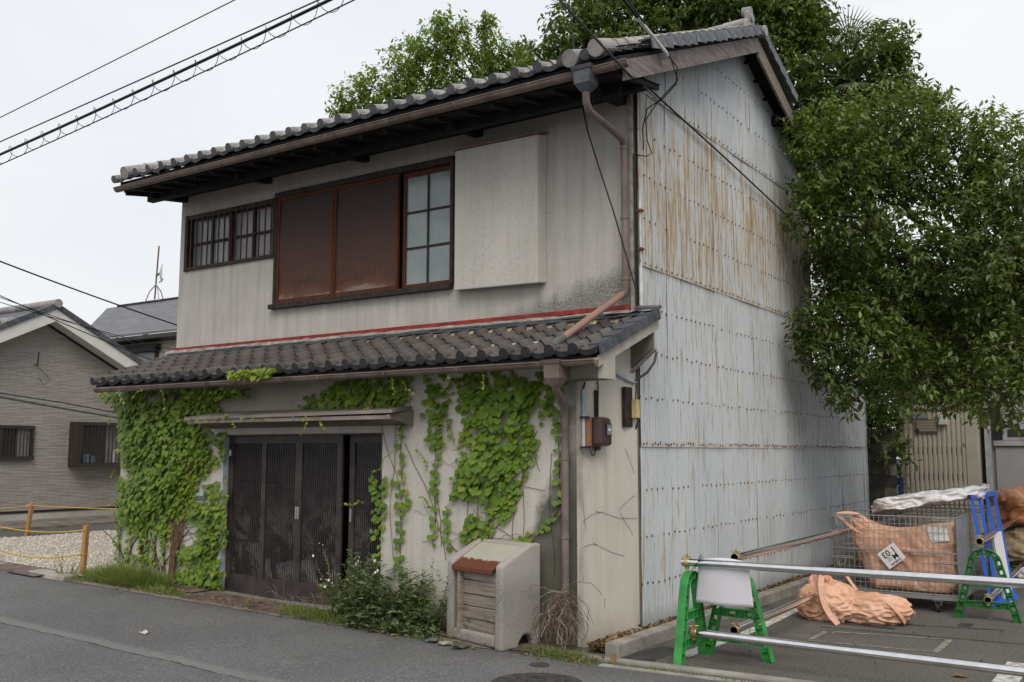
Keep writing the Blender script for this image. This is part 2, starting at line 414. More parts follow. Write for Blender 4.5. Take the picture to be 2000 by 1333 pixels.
def doorglass():
    k = NB('dusty_door_glass', .25, .5); v = k.co(); x, y, z = k.xyz(v)
    f = k.noise(k.map(v, (2.2, 1, 2)), 1.6, 6, .7, .8)
    lowm = k.mr(z, 1.25, .35)
    c = k.mix(k.math('MULTIPLY', k.mr(f, .46, .58), lowm), (.012,.012,.013), (.34,.34,.31))
    f2 = k.noise(v, 5, 6, .7, 1)
    c = k.mix(k.math('MULTIPLY', k.mr(f2, .6, .68, 0, .6), lowm), c, (.07,.16,.36))
    c = k.mix(k.mr(k.noise(k.map(v, (3,1,1)), 4, 6, .75), .62, .7, 0, .6), c, (.2,.2,.19))
    k.col(c); return k.m
M['door_glass'] = doorglass()
def asphalt(name, c0, c1, cracks=True):
    k = NB(name, .88, .25); v = k.wpos(); x, y, z = k.xyz(v)
    f = k.noise(v, 130, 3, .75); g = k.noise(v, .8, 5, .6); h = k.noise(v, 380, 2, .6)
    f2 = k.noise(v, 42, 4, .8)
    c = k.mix(k.mr(f, .3, .7), c0, c1)
    c = k.mix(k.mr(f2, .36, .52, .75, 0), c, tuple(a*.5 for a in c0))
    c = k.mix(k.mr(f2, .52, .68, 0, .7), c, tuple(a*1.45 for a in c1))
    c = k.mix(k.mr(g, .35, .7, 0, .4), c, tuple(a*.62 for a in c0))
    c = k.mix(k.mr(k.voro(v, 38), .0, .2, .8, 0), c, (.42,.41,.39))
    c = k.mix(k.mr(h, .62, .75, 0, .5), c, (.2,.195,.19))
    c = k.mix(k.mr(k.noise(v, 2.5, 6, .7), .55, .75, 0, .35), c, (.10,.09,.075))
    if cracks:
        wob = k.math('MULTIPLY', k.math('SUBTRACT', k.noise(v, 3, 5, .7), .5), .14)
        yy = k.math('ADD', k.math('ADD', y, 3.47), wob)
        a = k.math('ABSOLUTE', yy)
        line = k.math('MULTIPLY', k.mr(a, .005, .018, 1, 0), k.mr(k.noise(v, 4, 2), .36, .5))
        band = k.math('MULTIPLY', k.mr(yy, 0, .02), k.mr(yy, .12, .20, 1, 0))
        c = k.mix(k.math('MULTIPLY', band, .5), c, (.27,.265,.255))
        c = k.mix(k.math('MULTIPLY', line, .8), c, (.03,.03,.03))
        v2 = k.voro(k.map(v, (.5,.8,1)), 1.1, 'DISTANCE_TO_EDGE'); 
        cm = k.math('MULTIPLY', k.mr(v2, .002, .008, 1, 0), k.math('MULTIPLY', k.mr(y, -3.1, -3.6), k.mr(k.noise(v, 1.5, 2), .5, .55)))
        c = k.mix(k.math('MULTIPLY', cm, .12), c, (.04,.04,.04))
        # darker margin towards the wall
        c = k.mix(k.math('MULTIPLY', k.mr(k.math('ADD', y, k.math('MULTIPLY', g, .7)), -1.5, -.9), .4), c, (.06,.055,.045))
    else:
        s = k.noise(v, 1.1, 5, .65)
        near = k.mr(x, 2.2, .6)
        c = k.mix(k.math('MULTIPLY', k.mr(s, .5, .62), k.math('MULTIPLY', near, .75)), c, (.048,.043,.036))
        c = k.mix(k.math('MULTIPLY', k.mr(k.noise(v, 1.6, 5), .6, .7), near), c, (.19,.175,.15))
    k.col(c).bump(k.math('ADD', f, f2), .9, .01); return k.m
M['road'] = asphalt('road_asphalt', (.13,.13,.133), (.225,.22,.215))
M['lot'] = asphalt('lot_asphalt', (.115,.105,.092), (.19,.175,.155), False)
M['conc'] = simple('weathered_concrete', (.27,.25,.22), .92, var=.28, scale=3, bump=.5, bs=90)
M['conc_dk'] = simple('stained_concrete', (.17,.15,.125), .92, var=.3, scale=3, bump=.5, bs=90)
M['conc_w'] = simple('foundation_concrete', (.40,.39,.365), .9, var=.12, scale=1.4, bump=.2, bs=60)
M['soil'] = simple('dry_soil', (.11,.085,.06), .95, var=.4, scale=5, bump=.8, bs=30)
M['steelplate'] = simple('rust_brown_steel_plate', (.13,.095,.08), .7, var=.3, scale=6, bump=.4, bs=120)
def gravel():
    k = NB('white_gravel', .95, .1); v = k.wpos()
    c = k.mix(k.voro(v, 40, out='Color'), (.50,.455,.39), (.68,.63,.555)); d = k.voro(v, 40)
    c = k.mix(k.mr(d, .3, .62, 0, .75), c, (.20,.175,.14))
    c = k.mix(k.mr(k.noise(v, 4, 5), .52, .68, 0, .7), c, (.36,.32,.26))
    k.col(c).bump(d, .9, .02); return k.m
M['gravel'] = gravel()
M['pebble'] = simple('pale_pebbles', (.56,.51,.44), .9, var=.2, scale=30, bump=0)
def leafmat(name, ramp, trans=.35, rough=.5, spec=.35, vein=0):
    k = NB(name, rough, spec)
    r = k.math('FRACT', k.math('ADD', k.island(), k.orand()))
    v = k.wpos(); cl = k.noise(v, 1.4, 3)
    cl2 = k.noise(v, 3.1, 2)
    r = k.math('ADD', k.math('MULTIPLY', r, .42), k.math('ADD', k.math('MULTIPLY', k.mr(cl, .34, .66), .33), k.math('MULTIPLY', k.mr(cl2, .34, .66), .25)))
    c = k.ramp(r, ramp)
    k.col(c)
    tr = k.n('ShaderNodeBsdfTranslucent'); k.l(k.mix(.5, c, (.30,.42,.05)), tr.inputs[0])
    ms = k.n('ShaderNodeMixShader'); ms.inputs[0].default_value = trans
    k.l(k.b.outputs[0], ms.inputs[1]); k.l(tr.outputs[0], ms.inputs[2]); k.l(ms.outputs[0], k.out.inputs[0]); return k.m
M['ivy_l'] = leafmat('ivy_leaf_dense', [(0,(.055,.105,.012)),(.4,(.115,.19,.02)),(.75,(.17,.255,.027)),(1,(.26,.33,.04))], .22)
M['ivy_r'] = leafmat('ivy_leaf_fresh', [(0,(.06,.12,.010)),(.4,(.105,.185,.015)),(.8,(.15,.24,.02)),(1,(.25,.30,.03))], .24)
M['ivy_y'] = leafmat('ivy_leaf_young', [(0,(.14,.22,.02)),(.6,(.24,.30,.035)),(1,(.32,.24,.05))], .35)
M['near_leaf'] = leafmat('broad_tree_leaf', [(0,(.036,.060,.016)),(.5,(.075,.108,.027)),(.85,(.125,.165,.033)),(1,(.19,.23,.05))], .24, .4, .5)
M['near_young'] = leafmat('young_tree_leaf', [(0,(.11,.17,.025)),(.6,(.17,.25,.035)),(1,(.25,.32,.06))], .3, .4, .5)
M['tall_leaf'] = leafmat('camphor_leaf', [(0,(.034,.058,.015)),(.5,(.075,.115,.024)),(.85,(.125,.17,.033)),(1,(.19,.24,.055))], .28, .45, .45)
M['pale_leaf'] = leafmat('pale_green_leaf', [(0,(.10,.155,.024)),(.5,(.165,.24,.034)),(1,(.26,.33,.06))], .45, .5)
M['palm'] = leafmat('palm_frond_leaf', [(0,(.03,.06,.02)),(.6,(.055,.09,.03)),(1,(.12,.14,.07))], .15)
M['grass'] = leafmat('grass_blade', [(0,(.09,.13,.03)),(.5,(.16,.21,.05)),(.85,(.25,.27,.09)),(1,(.38,.33,.17))], .3)
M['weed'] = leafmat('thistle_leaf', [(0,(.07,.11,.055)),(.5,(.13,.19,.085)),(1,(.24,.30,.13))], .2, .6)
M['weed_l'] = leafmat('fresh_weed_leaf', [(0,(.06,.12,.02)),(.6,(.11,.18,.03)),(1,(.18,.24,.05))], .3)
M['dead'] = leafmat('dead_leaf', [(0,(.10,.06,.032)),(.5,(.19,.12,.065)),(1,(.34,.25,.16))], .1, .8, .2)
M['dry_pale'] = simple('pale_dry_leaf', (.52,.44,.36), .8, var=.2, scale=30, bump=0)
M['bloom'] = simple('white_bloom', (.7,.68,.6), .8, bump=0)
M['stem'] = simple('ivy_stem', (.10,.06,.035), .85, var=.3, scale=20)
M['stem_y'] = simple('young_stem', (.20,.17,.05), .7, var=.3, scale=20)
M['bark'] = wood('tree_bark', (.045,.032,.024), (.09,.068,.052), sc=(6,6,1.5))
M['twig'] = simple('dry_twig', (.16,.115,.09), .9, var=.35, scale=20)
M['twig_p'] = simple('pale_dry_root', (.42,.36,.31), .9, var=.3, scale=20)
def siding():
    k = NB('grey_brown_siding', .85, .2); v = k.co(); x, y, z = k.xyz(v)
    n = k.noise(k.map(v, (1, 2.6, 34)), 1, 3, .6)
    br = k.n('ShaderNodeTexBrick'); cv = k.n('ShaderNodeCombineXYZ'); k.l(y, cv.inputs[0]); k.l(z, cv.inputs[1]); k.l(cv.outputs[0], br.inputs['Vector'])
    br.inputs['Scale'].default_value = 1; br.inputs['Brick Width'].default_value = .32; br.inputs['Row Height'].default_value = .03
    br.inputs['Mortar Size'].default_value = .004; br.inputs['Color1'].default_value = (.27,.245,.23,1); br.inputs['Color2'].default_value = (.36,.335,.315,1)
    br.inputs['Mortar'].default_value = (.15,.135,.125,1)
    c = k.mix(k.mr(n, .35, .7, 0, .5), br.outputs['Color'], (.46,.435,.41))
    k.col(c); k.bump(k.math('ADD', k.math('MULTIPLY', br.outputs['Fac'], -1), n), .7, .012); return k.m
M['siding'] = siding()
M['white_trim'] = simple('white_trim_board', (.62,.61,.59), .6, var=.04, bump=.02)
M['cream_wall'] = simple('cream_house_wall', (.74,.70,.58), .85, var=.05, bump=.1)
def slate():
    k = NB('grey_slate_roof', .6, .35); v = k.co(); x, y, z = k.xyz(v)
    br = k.n('ShaderNodeTexBrick'); cv = k.n('ShaderNodeCombineXYZ'); k.l(x, cv.inputs[0]); k.l(k.math('MULTIPLY', z, 2.0), cv.inputs[1]); k.l(cv.outputs[0], br.inputs['Vector'])
    br.inputs['Scale'].default_value = 1; br.inputs['Brick Width'].default_value = .6; br.inputs['Row Height'].default_value = .17
    br.inputs['Mortar Size'].default_value = .012; br.inputs['Color1'].default_value = (.12,.122,.13,1); br.inputs['Color2'].default_value = (.165,.168,.175,1)
    br.inputs['Mortar'].default_value = (.04,.04,.045,1)
    k.col(k.mix(k.mr(k.noise(k.map(v,(3,1,20)),2,3),.4,.7,0,.4), br.outputs['Color'], (.17,.17,.175))); return k.m
M['slate'] = slate()
M['black_trim'] = simple('black_trim', (.02,.02,.022), .5, bump=0)
M['dark_alu'] = simple('dark_bronze_aluminium', (.038,.030,.028), .4, var=.1, bump=0)
def concbin():
    k = NB('exposed_aggregate_concrete', .92, .2); v = k.co()
    c = k.mix(k.mr(k.noise(v, 110, 3, .85), .40, .60), (.12,.11,.10), (.38,.355,.325))
    c = k.mix(k.mr(k.noise(v, 3, 4), .4, .7, 0, .5), c, (.36,.33,.29))
    x,y,z = k.xyz(v)
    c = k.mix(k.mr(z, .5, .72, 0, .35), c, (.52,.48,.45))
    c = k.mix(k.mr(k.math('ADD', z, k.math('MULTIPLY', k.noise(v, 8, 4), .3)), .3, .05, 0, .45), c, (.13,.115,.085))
    k.col(c).bump(k.noise(v, 170, 2, .8), .7, .006); return k.m
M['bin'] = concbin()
def lid():
    k = NB('rusting_painted_lid', .6, .3); v = k.co(); x, y, z = k.xyz(v)
    n = k.math('MULTIPLY', k.math('SUBTRACT', k.noise(v, 9, 5, .7), .5), .16)
    d = k.math('ADD', y, n)
    paint = k.mix(k.noise(v, 6, 4), (.45,.42,.30), (.33,.33,.32))
    rust = k.mix(k.noise(v, 30, 4), (.16,.052,.024), (.10,.035,.02))
    k.col(k.mix(k.mr(d, -.13, -.115), rust, paint)); k.bump(k.noise(v, 50, 4), .3, .004); return k.m
M['lid'] = lid()
def plankwear(k, v, c):
    x, y, z = k.xyz(v)
    m = k.mr(k.noise(k.map(v, (2.4,1,3.4)), 2.6, 5, .7), .52, .64)
    m = k.math('MULTIPLY', m, k.mr(z, .42, .2))
    return k.mix(k.math('MULTIPLY', m, .85), c, (.035,.03,.026))
M['plank'] = wood('weathered_grey_plank', (.145,.115,.092), (.40,.345,.29), sc=(1.6,10,26), objr=.3, wear=plankwear)
M['post'] = wood('orange_brown_stake', (.30,.15,.06), (.46,.26,.12), sc=(14,14,1.5))
M['rope'] = simple('yellow_black_rope', (.50,.33,.04), .7, var=.3, scale=60, bump=0)
M['green'] = simple('green_plastic', (.030,.225,.045), .5, var=.22, scale=9, bump=.04, spec=.4)
M['green_d'] = simple('dark_green_plastic', (.02,.155,.03), .45, var=.1, scale=3, bump=.04, spec=.4)
k = NB('galvanised_tube', .22, .5, 1.0); v = k.co(); k.col(k.mix(k.mr(k.noise(v, 12, 5), .35, .7), (.80,.79,.78), (.66,.66,.67))); k.rough(.13); M['chrome'] = k.m
M['gold'] = simple('zinc_yellow_clamp', (.50,.40,.20), .4, metal=.8, var=.2, scale=30, bump=0)
M['zinc'] = simple('zinc_wire', (.36,.36,.35), .45, metal=.6, var=.15, scale=30, bump=0)
M['alu'] = simple('aluminium_sheet', (.34,.34,.34), .4, metal=.5, var=.1, bump=0)
M['rubber'] = simple('dark_rubber', (.03,.03,.03), .7, bump=0)
def cloth(name, a, b, rough=.75):
    k = NB(name, rough, .25); v = k.co()
    f = k.noise(v, 3, 5, .6); k.col(k.mix(k.mr(f, .35, .7), a, b))
    vd = k.n('ShaderNodeVectorMath'); vd.operation = 'ADD'; k.l(v, vd.inputs[0]); nv = k.n('ShaderNodeTexNoise'); k.l(v, nv.inputs['Vector']); nv.inputs['Scale'].default_value = 3.5; vs_ = k.n('ShaderNodeVectorMath'); vs_.operation = 'SCALE'; vs_.inputs['Scale'].default_value = .28; k.l(nv.outputs['Color'], vs_.inputs[0]); k.l(vs_.outputs[0], vd.inputs[1])
    cre = k.mr(k.voro(k.map(vd.outputs[0], (1,1,.55)), 4.5, 'DISTANCE_TO_EDGE'), 0, .2)
    k.col(k.mix(k.mr(cre, 0, .5, .12, 0), k.mix(k.mr(f, .35, .7), a, b), tuple(q_*.72 for q_ in a)))
    h = k.math('ADD', k.math('ADD', cre, k.noise(v, 5, 5, .6, 1.5)), k.math('MULTIPLY', k.noise(v, 18, 4, .6, 1), .35))
    k.bump(h, .45, .03); return k.m
M['orange'] = cloth('faded_orange_sack_cloth', (.56,.29,.18), (.76,.48,.34))
M['orange_d'] = cloth('orange_sack_cloth', (.50,.20,.09), (.64,.30,.16))
M['strap'] = simple('peach_webbing', (.62,.36,.25), .8, var=.12, scale=50, bump=.4, bs=250)
M['white_cloth'] = cloth('white_sheet_cloth', (.70,.69,.71), (.82,.81,.82))
M['tan_cloth'] = cloth('tan_sack_paper', (.40,.30,.19), (.50,.38,.25))
M['blue'] = simple('blue_painted_steel', (.03,.13,.62), .4, var=.08, bump=.03)
M['blue_d'] = simple('dull_blue_board', (.03,.06,.14), .7, var=.1, bump=0)
M['paper'] = simple('sun_bleached_notice', (.62,.60,.63), .6, var=.03, bump=0)
k = NB('sun_bleached_notice_sheet', .6, .3); v = k.co(); x, y, z = k.xyz(v)
f = k.noise(k.map(v, (60, 1, 26)), 1, 2)
k.col(k.mix(k.math('MULTIPLY', k.mr(f, .56, .62), k.mr(k.math('ABSOLUTE', k.math('SUBTRACT', z, .47)), .09, .10, .05, 0)), (.62,.60,.645), (.45,.42,.5))); M['notice'] = k.m
M['signw'] = simple('white_sign_plate', (.66,.65,.63), .5, var=.03, bump=0)
M['signk'] = simple('black_lettering', (.012,.012,.014), .5, bump=0)
M['shed'] = simple('beige_shed_panel', (.42,.385,.31), .6, var=.06, scale=2, bump=.03)
M['shed_dk'] = simple('brown_vent_slat', (.15,.115,.085), .6, bump=0)
M['greywall'] = simple('grey_composite_panel', (.30,.285,.29), .6, var=.04, bump=.03)
M['aluf'] = simple('silver_window_frame', (.40,.40,.41), .4, metal=.3, bump=0)
M['block'] = simple('shaded_concrete_block', (.07,.064,.054), .95, var=.3, scale=6, bump=.5, objrand=.5)  # base colour darkened to hold the shade at the back of the lot
M['meter'] = simple('maroon_meter_housing', (.055,.026,.026), .38, var=.1, bump=0, spec=.5)
M['meter_b'] = simple('tan_meter_base', (.30,.15,.08), .6, bump=0)
M['meter_g'] = glassy('meter_window', (.14,.17,.17), (.22,.25,.24), .12)
M['conduit'] = simple('pale_blue_grey_conduit', (.36,.42,.47), .5, bump=0)
M['conduit_w'] = simple('off_white_conduit', (.55,.53,.50), .5, bump=0)
M['cable'] = simple('black_cable', (.012,.012,.012), .5, bump=0)
M['cable_g'] = simple('grey_cable', (.10,.10,.10), .5, bump=0)
M['yellowbox'] = simple('yellowed_plastic_box', (.52,.42,.20), .5, bump=0)
M['iron'] = simple('cast_iron_lid', (.06,.05,.047), .6, var=.3, scale=12, bump=.4, bs=70)
M['nail'] = simple('rusted_nail_head', (.13,.055,.022), .8, bump=0)
M['line'] = simple('worn_white_paint', (.50,.48,.44), .8, var=.35, scale=14, bump=.2)
M['patch'] = simple('tar_seam', (.045,.044,.043), .8, var=.3, scale=8, bump=.2)
M['line_f'] = simple('faded_chalky_outline', (.23,.21,.17), .85, var=.35, scale=14, bump=.2)
M['blue_tint'] = simple('blue_glazed_picture', (.14,.20,.28), .6, bump=0)
M['pinkish'] = simple('pale_figurine', (.42,.35,.32), .6, bump=0)
M['insul'] = simple('porcelain_insulator', (.55,.55,.52), .3, bump=0)
IVY_LEFT=[('A', [(-7.77, 2.5), (-6.52, 2.47), (-5.3, 2.43), (-5.25, 2.21), (-5.46, 2.02), (-5.45, 1.9), (-5.15, 1.89), (-5.15, 1.58), (-5.31, 1.55), (-5.44, 1.4), (-5.63, 1.3), (-5.7, 1.05), (-5.79, 0.95), (-5.93, 0.88), (-6.0, 0.69), (-6.17, 0.56), (-6.3, 0.68), (-6.52, 0.73), (-6.67, 0.6), (-6.82, 0.72), (-6.97, 0.71), (-7.12, 0.81), (-7.2, 1.01), (-7.16, 1.31), (-6.91, 1.38), (-7.12, 1.54), (-7.23, 1.71), (-7.29, 1.99), (-7.28, 2.22), (-7.55, 2.37)]), ('A', [(-5.48, 1.24), (-5.25, 1.28), (-5.13, 1.19), (-5.08, 0.97), (-5.07, 0.61), (-5.25, 0.39), (-5.58, 0.31), (-5.93, 0.38), (-5.93, 0.48), (-5.54, 0.58), (-5.53, 0.77), (-5.76, 0.89), (-5.72, 1.05), (-5.47, 1.05)]), ('A', [(-6.11, 0.12), (-5.87, 0.23), (-5.38, 0.29), (-5.09, 0.37), (-5.05, -0.01), (-5.46, -0.05), (-6.05, -0.03)]), ('S', [(-7.14, 0.91), (-7.17, 0.51), (-7.09, -0.01)]), ('S', [(-6.93, 0.72), (-6.92, 0.39), (-6.78, 0.2)]), ('S', [(-6.6, 0.73), (-6.55, 0.41), (-6.57, 0.22)]), ('S', [(-6.79, 0.33), (-6.38, 0.32)]), ('S', [(-6.41, 0.67), (-6.41, 0.35), (-6.31, 0.17)]), ('S', [(-6.2, 0.68), (-6.2, 0.3)]), ('S', [(-6.95, 0.39), (-6.96, 0.06)]), ('S', [(-6.73, 0.66), (-6.59, 0.28)]), ('S', [(-5.45, 2.34), (-4.84, 2.41)]), ('S', [(-5.24, 0.73), (-5.31, 0.3)])]
IVY_RIGHT=[('B', [(-1.55, 2.49), (-0.54, 2.44), (-0.45, 2.28), (-0.53, 2.09), (-0.63, 1.8), (-0.79, 1.5), (-0.86, 1.31), (-0.98, 1.11), (-1.16, 0.93), (-1.32, 0.8), (-1.48, 0.87), (-1.59, 1.04), (-1.63, 1.29), (-1.54, 1.6), (-1.48, 1.85), (-1.53, 2.11)]), ('B', [(-1.97, 2.47), (-1.68, 2.45), (-1.7, 2.12), (-1.72, 1.86), (-1.77, 1.74), (-1.92, 1.8), (-1.97, 2.12)]), ('B', [(-0.48, 2.38), (-0.3, 2.34), (-0.3, 1.94), (-0.37, 1.79), (-0.45, 2.08)]), ('C', [(-3.88, 2.17), (-3.7, 2.29), (-3.38, 2.4), (-2.92, 2.47), (-2.19, 2.48), (-2.26, 2.26), (-2.38, 2.13), (-2.91, 2.11), (-3.38, 2.11)]), ('C', [(-2.71, 1.46), (-2.56, 1.46), (-2.55, 1.06), (-2.59, 0.79), (-2.66, 0.84)]), ('C', [(-2.37, 1.36), (-2.26, 1.33), (-2.24, 1.15), (-2.34, 1.14)]), ('T', [(-1.84, 1.75), (-1.86, 1.18), (-1.88, 0.72)]), ('T', [(-0.37, 1.79), (-0.37, 1.32), (-0.4, 1.13), (-0.54, 0.96), (-0.89, 0.83), (-1.29, 0.8)]), ('T', [(-2.33, 1.14), (-2.32, 0.75), (-2.34, 0.38)]), ('T', [(-2.31, 2.13), (-2.32, 1.76), (-2.32, 1.38)]), ('T', [(-1.7, 1.09), (-1.69, 0.78), (-1.57, 0.69)]), ('T', [(-0.63, 1.75), (-0.8, 1.41), (-0.98, 1.06), (-1.2, 0.86)]), ('T', [(-1.12, 1.6), (-1.15, 1.1), (-1.26, 0.8)]), ('T', [(-1.26, 0.8), (-0.66, 0.85)]), ('T', [(-0.89, 1.6), (-1.04, 1.21), (-1.23, 0.9)]), ('T', [(-1.48, 0.89), (-1.41, 0.77)]), ('T', [(-2.63, 0.79), (-2.62, 0.52)])]
NEAR_TREE=[(0.68, 4.3, 6.06, 0.47), (0.93, 4.33, 5.48, 0.68), (0.67, 4.2, 4.89, 0.42), (1.43, 4.84, 5.96, 0.74), (1.78, 5.15, 6.23, 0.57), (2.22, 5.08, 5.66, 0.71), (2.75, 5.21, 5.46, 0.74), (1.24, 4.58, 4.85, 0.75), (1.8, 4.79, 5.31, 0.4), (2.65, 4.68, 4.61, 0.6), (1.77, 4.41, 4.2, 0.56), (2.47, 4.48, 3.93, 0.69), (2.06, 4.74, 3.82, 0.64), (2.99, 4.09, 3.63, 0.6), (0.62, 5.04, 4.44, 0.37), (0.76, 4.91, 3.54, 0.51), (0.69, 4.23, 2.98, 0.42), (1.0, 4.24, 2.63, 0.43), (1.49, 4.13, 2.93, 0.54), (1.33, 4.23, 3.48, 0.41), (1.9, 4.03, 2.64, 0.47), (2.34, 4.12, 2.47, 0.37), (2.84, 3.69, 2.34, 0.42), (2.41, 4.59, 3.11, 0.55), (2.99, 3.68, 2.8, 0.38), (0.53, 4.24, 3.34, 0.35), (0.76, 4.68, 3.72, 0.43), (0.9, 5.27, 4.15, 0.52), (0.23, 5.64, 4.59, 0.31), (3.38, 4.93, 4.75, 1.08), (3.32, 4.67, 3.3, 1.04), (1.71, 5.15, 3.35, 0.58)]
TALL_TREE=[(-4.95, 6.15, 9.01, 0.49), (-4.34, 6.26, 9.51, 0.58), (-4.43, 6.59, 8.74, 0.73), (-3.7, 6.68, 9.4, 0.88), (-2.98, 7.39, 9.88, 1.0), (-2.13, 7.79, 9.81, 1.1), (-1.28, 8.18, 9.64, 1.0), (-0.76, 8.22, 8.64, 0.97), (-0.14, 8.56, 8.23, 0.88), (-0.63, 7.9, 9.46, 0.58), (0.53, 8.08, 8.48, 0.62), (0.87, 8.11, 8.59, 0.33), (0.76, 8.3, 8.04, 0.43), (-0.03, 8.37, 7.3, 0.76), (-0.57, 8.32, 7.0, 0.76), (0.81, 8.52, 7.45, 0.66), (-2.9, 8.36, 9.19, 1.03), (-3.86, 7.02, 10.9, 1.03), (-2.55, 7.65, 10.89, 1.13), (-1.29, 8.29, 10.59, 1.03), (-0.15, 8.26, 5.71, 0.83), (0.24, 8.59, 4.54, 0.74)]
PALE_TREE=[(-12.55, 8.92, 10.59, 0.51), (-12.8, 8.8, 10.33, 0.33), (-12.06, 9.15, 11.03, 0.6), (-11.84, 9.6, 10.51, 0.73), (-11.29, 9.55, 11.55, 0.73), (-10.56, 9.89, 12.04, 0.67), (-10.16, 10.01, 12.39, 0.47), (-9.53, 10.48, 12.4, 0.29), (-9.36, 10.47, 12.63, 0.2), (-9.46, 10.84, 11.83, 0.6), (-10.19, 10.49, 11.47, 0.93), (-11.03, 10.07, 10.97, 0.93), (-9.11, 11.26, 11.48, 0.67), (-9.87, 10.96, 11.0, 0.67), (-8.74, 11.67, 11.12, 0.8), (-10.35, 9.73, 12.61, 0.2), (-8.83, 11.21, 11.95, 0.27), (-8.97, 11.41, 11.36, 0.53), (-8.91, 11.67, 10.88, 0.67), (-7.92, 10.98, 10.98, 0.64), (-7.77, 11.34, 10.4, 0.64)]
BACK_TREE=[(-0.78, 9.51, 3.41, 0.68), (0.17, 9.29, 2.79, 0.57), (-0.03, 9.27, 2.16, 0.57), (0.62, 10.3, 3.97, 0.9), (1.5, 10.92, 4.36, 1.03), (2.19, 11.12, 3.38, 1.03), (0.12, 9.31, 1.7, 0.57), (0.99, 10.96, 3.14, 0.92)]

# ---------------------------------------------------------------- ground
def gz(x, y=0):
    if x >= 0: return -0.1
    if x > -16: return -0.1 - 0.0234*x
    return 0.2744
g = MB(); xs = [-220,-120,-60,-30,-16,-12,-8,-4,0,4,8,20,60,120,220]; ys = [-200,-80,-30,-12,-6,-3,0,6,12,30,80,220]
vs = [(x,y,gz(x)) for y in ys for x in xs]; n = len(xs)
g.add(vs, [(j*n+i, j*n+i+1, (j+1)*n+i+1, (j+1)*n+i) for j in range(len(ys)-1) for i in range(n-1)])
g.build('road', M['road'], kind='structure')
def sheet(name, pts, mat, dz=.004, kind='structure', parent=None):
    s = MB(); s.add([(x,y,gz(x)+dz) for x,y in pts], [tuple(range(len(pts)))]); return s.build(name, mat, parent, kind=kind)
sheet('parking_ground', [(.25,-1.12),(9,-.55),(9,30),(-.3,30),(-.3,8.6),(.25,5)], M['lot'])
# gravel lot with its own relief
def gravf(u, v):
    x = -12.1 + 4.9*u; y = -1.35 + 12*v
    return (x, y, gz(x) + .03 + .03*noise.noise(Vector((x*1.3,y*1.3,0))) + .012*noise.noise(Vector((x*9,y*9,3))))
MB().grid(gravf, 130, 200).build('gravel_lot', M['gravel'], kind='structure')
ico = bmesh.new(); bmesh.ops.create_icosphere(ico, subdivisions=1, radius=1); ICOV = np.array([v.co[:] for v in ico.verts]); ICOF = np.array([[v.index for v in f.verts] for f in ico.faces]); ico.free()
def scatter_rocks(name, n, fpos, smin, smax, mat, flat=.6):
    P = np.array([fpos() for _ in range(n)]); a = nrs.rand(n)*2*pi
    X = np.stack([np.cos(a), np.sin(a), 0*a], 1); Y = np.stack([-np.sin(a), np.cos(a), 0*a], 1)*nrs.uniform(.6,1,(n,1)); Z = np.tile([0,0,flat], (n,1))
    V, F = scatter(ICOV, ICOF, P, X, Y, Z, nrs.uniform(smin, smax, n))
    V += nrs.normal(0, smin*.18, V.shape)
    return link(name, mesh_np(name, V, F, mat, False), kind='stuff')
def gp():
    u, v = rnd.random(), rnd.random()**1.6; p = gravf(u, v*.55); return (p[0], p[1], p[2]+.004)
o = scatter_rocks('gravel_stones', 7000, gp, .009, .024, M['pebble']); tag(o, 'loose pale stones lying over the vacant white gravel lot', 'gravel')
# strips between lot and street on the far left, and along the front
sheet('lane_asphalt', [(-13.4,-1.2),(-12.1,-1.2),(-12.1,14),(-13.4,14)], M['road'])
b = MB(); b.box(-13.55,-13.4,-2,14,gz(-13.5)-.1,gz(-13.5)+.05); b.build('street_kerb', M['conc_dk'], kind='structure')
sheet('side_pavement', [(-15,-2),(-13.55,-2),(-13.55,14),(-15,14)], M['conc_dk'], .04)
# front apron: kerb blocks, gutter covers
for i in range(7):
    x1 = -7.2 - i*.82; x0 = x1 - .81
    b = MB(); b.hexa([(x0,-1.62,gz(x0)-.05),(x1,-1.62,gz(x1)-.05),(x1,-1.40,gz(x1)-.05),(x0,-1.40,gz(x0)-.05),(x0,-1.60,gz(x0)+.055),(x1,-1.60,gz(x1)+.055),(x1,-1.40,gz(x1)+.06),(x0,-1.40,gz(x0)+.06)])
    if i != 1: bevel(b.build('kerb_block', M['conc'], kind='structure'), .012)
ap = []
for i in range(121):
    x = -7.3+i*7.45/120; u = i/120; ap.append((x,-1.60+.22*u**1.3+(.12*max(0,u-.85)/.15)+.045*noise.noise(Vector((x*2.2,3,0)))+.02*noise.noise(Vector((x*9,3,0)))))
sheet('front_apron', ap+[(.3,-1.05),(.0,-.80),(-7.3,-.80)], M['conc_dk'], .006)
sheet('soil_strip', [(-7.3,-1.30),(-5.2,-1.22),(-5.2,-.84),(-7.3,-.84)], M['soil'], .02)
sheet('soil_strip', [(-2.7,-1.2),(-1.5,-1.25),(-.6,-1.35),(0,-1.25),(-.15,-.84),(-2.7,-.84)], M['soil'], .02)
for i,(x0,x1) in enumerate(((-5.1,-4.42),(-4.41,-3.72),(-3.71,-3.0))):
    b = MB(); b.hexa([(x0,-1.46,gz(x0)),(x1,-1.46,gz(x1)),(x1,-1.02,gz(x1)),(x0,-1.02,gz(x0)),(x0,-1.46,gz(x0)+.022),(x1,-1.46,gz(x1)+.022),(x1,-1.02,gz(x1)+.022),(x0,-1.02,gz(x0)+.022)])
    t = b.build('drain_cover', M['steelplate']); tag(t, ['brown steel drain cover before the left door panel, half bare','brown steel drain cover before the middle of the door','brown steel drain cover at the right of the door, partly under weeds'][i], 'drain cover')
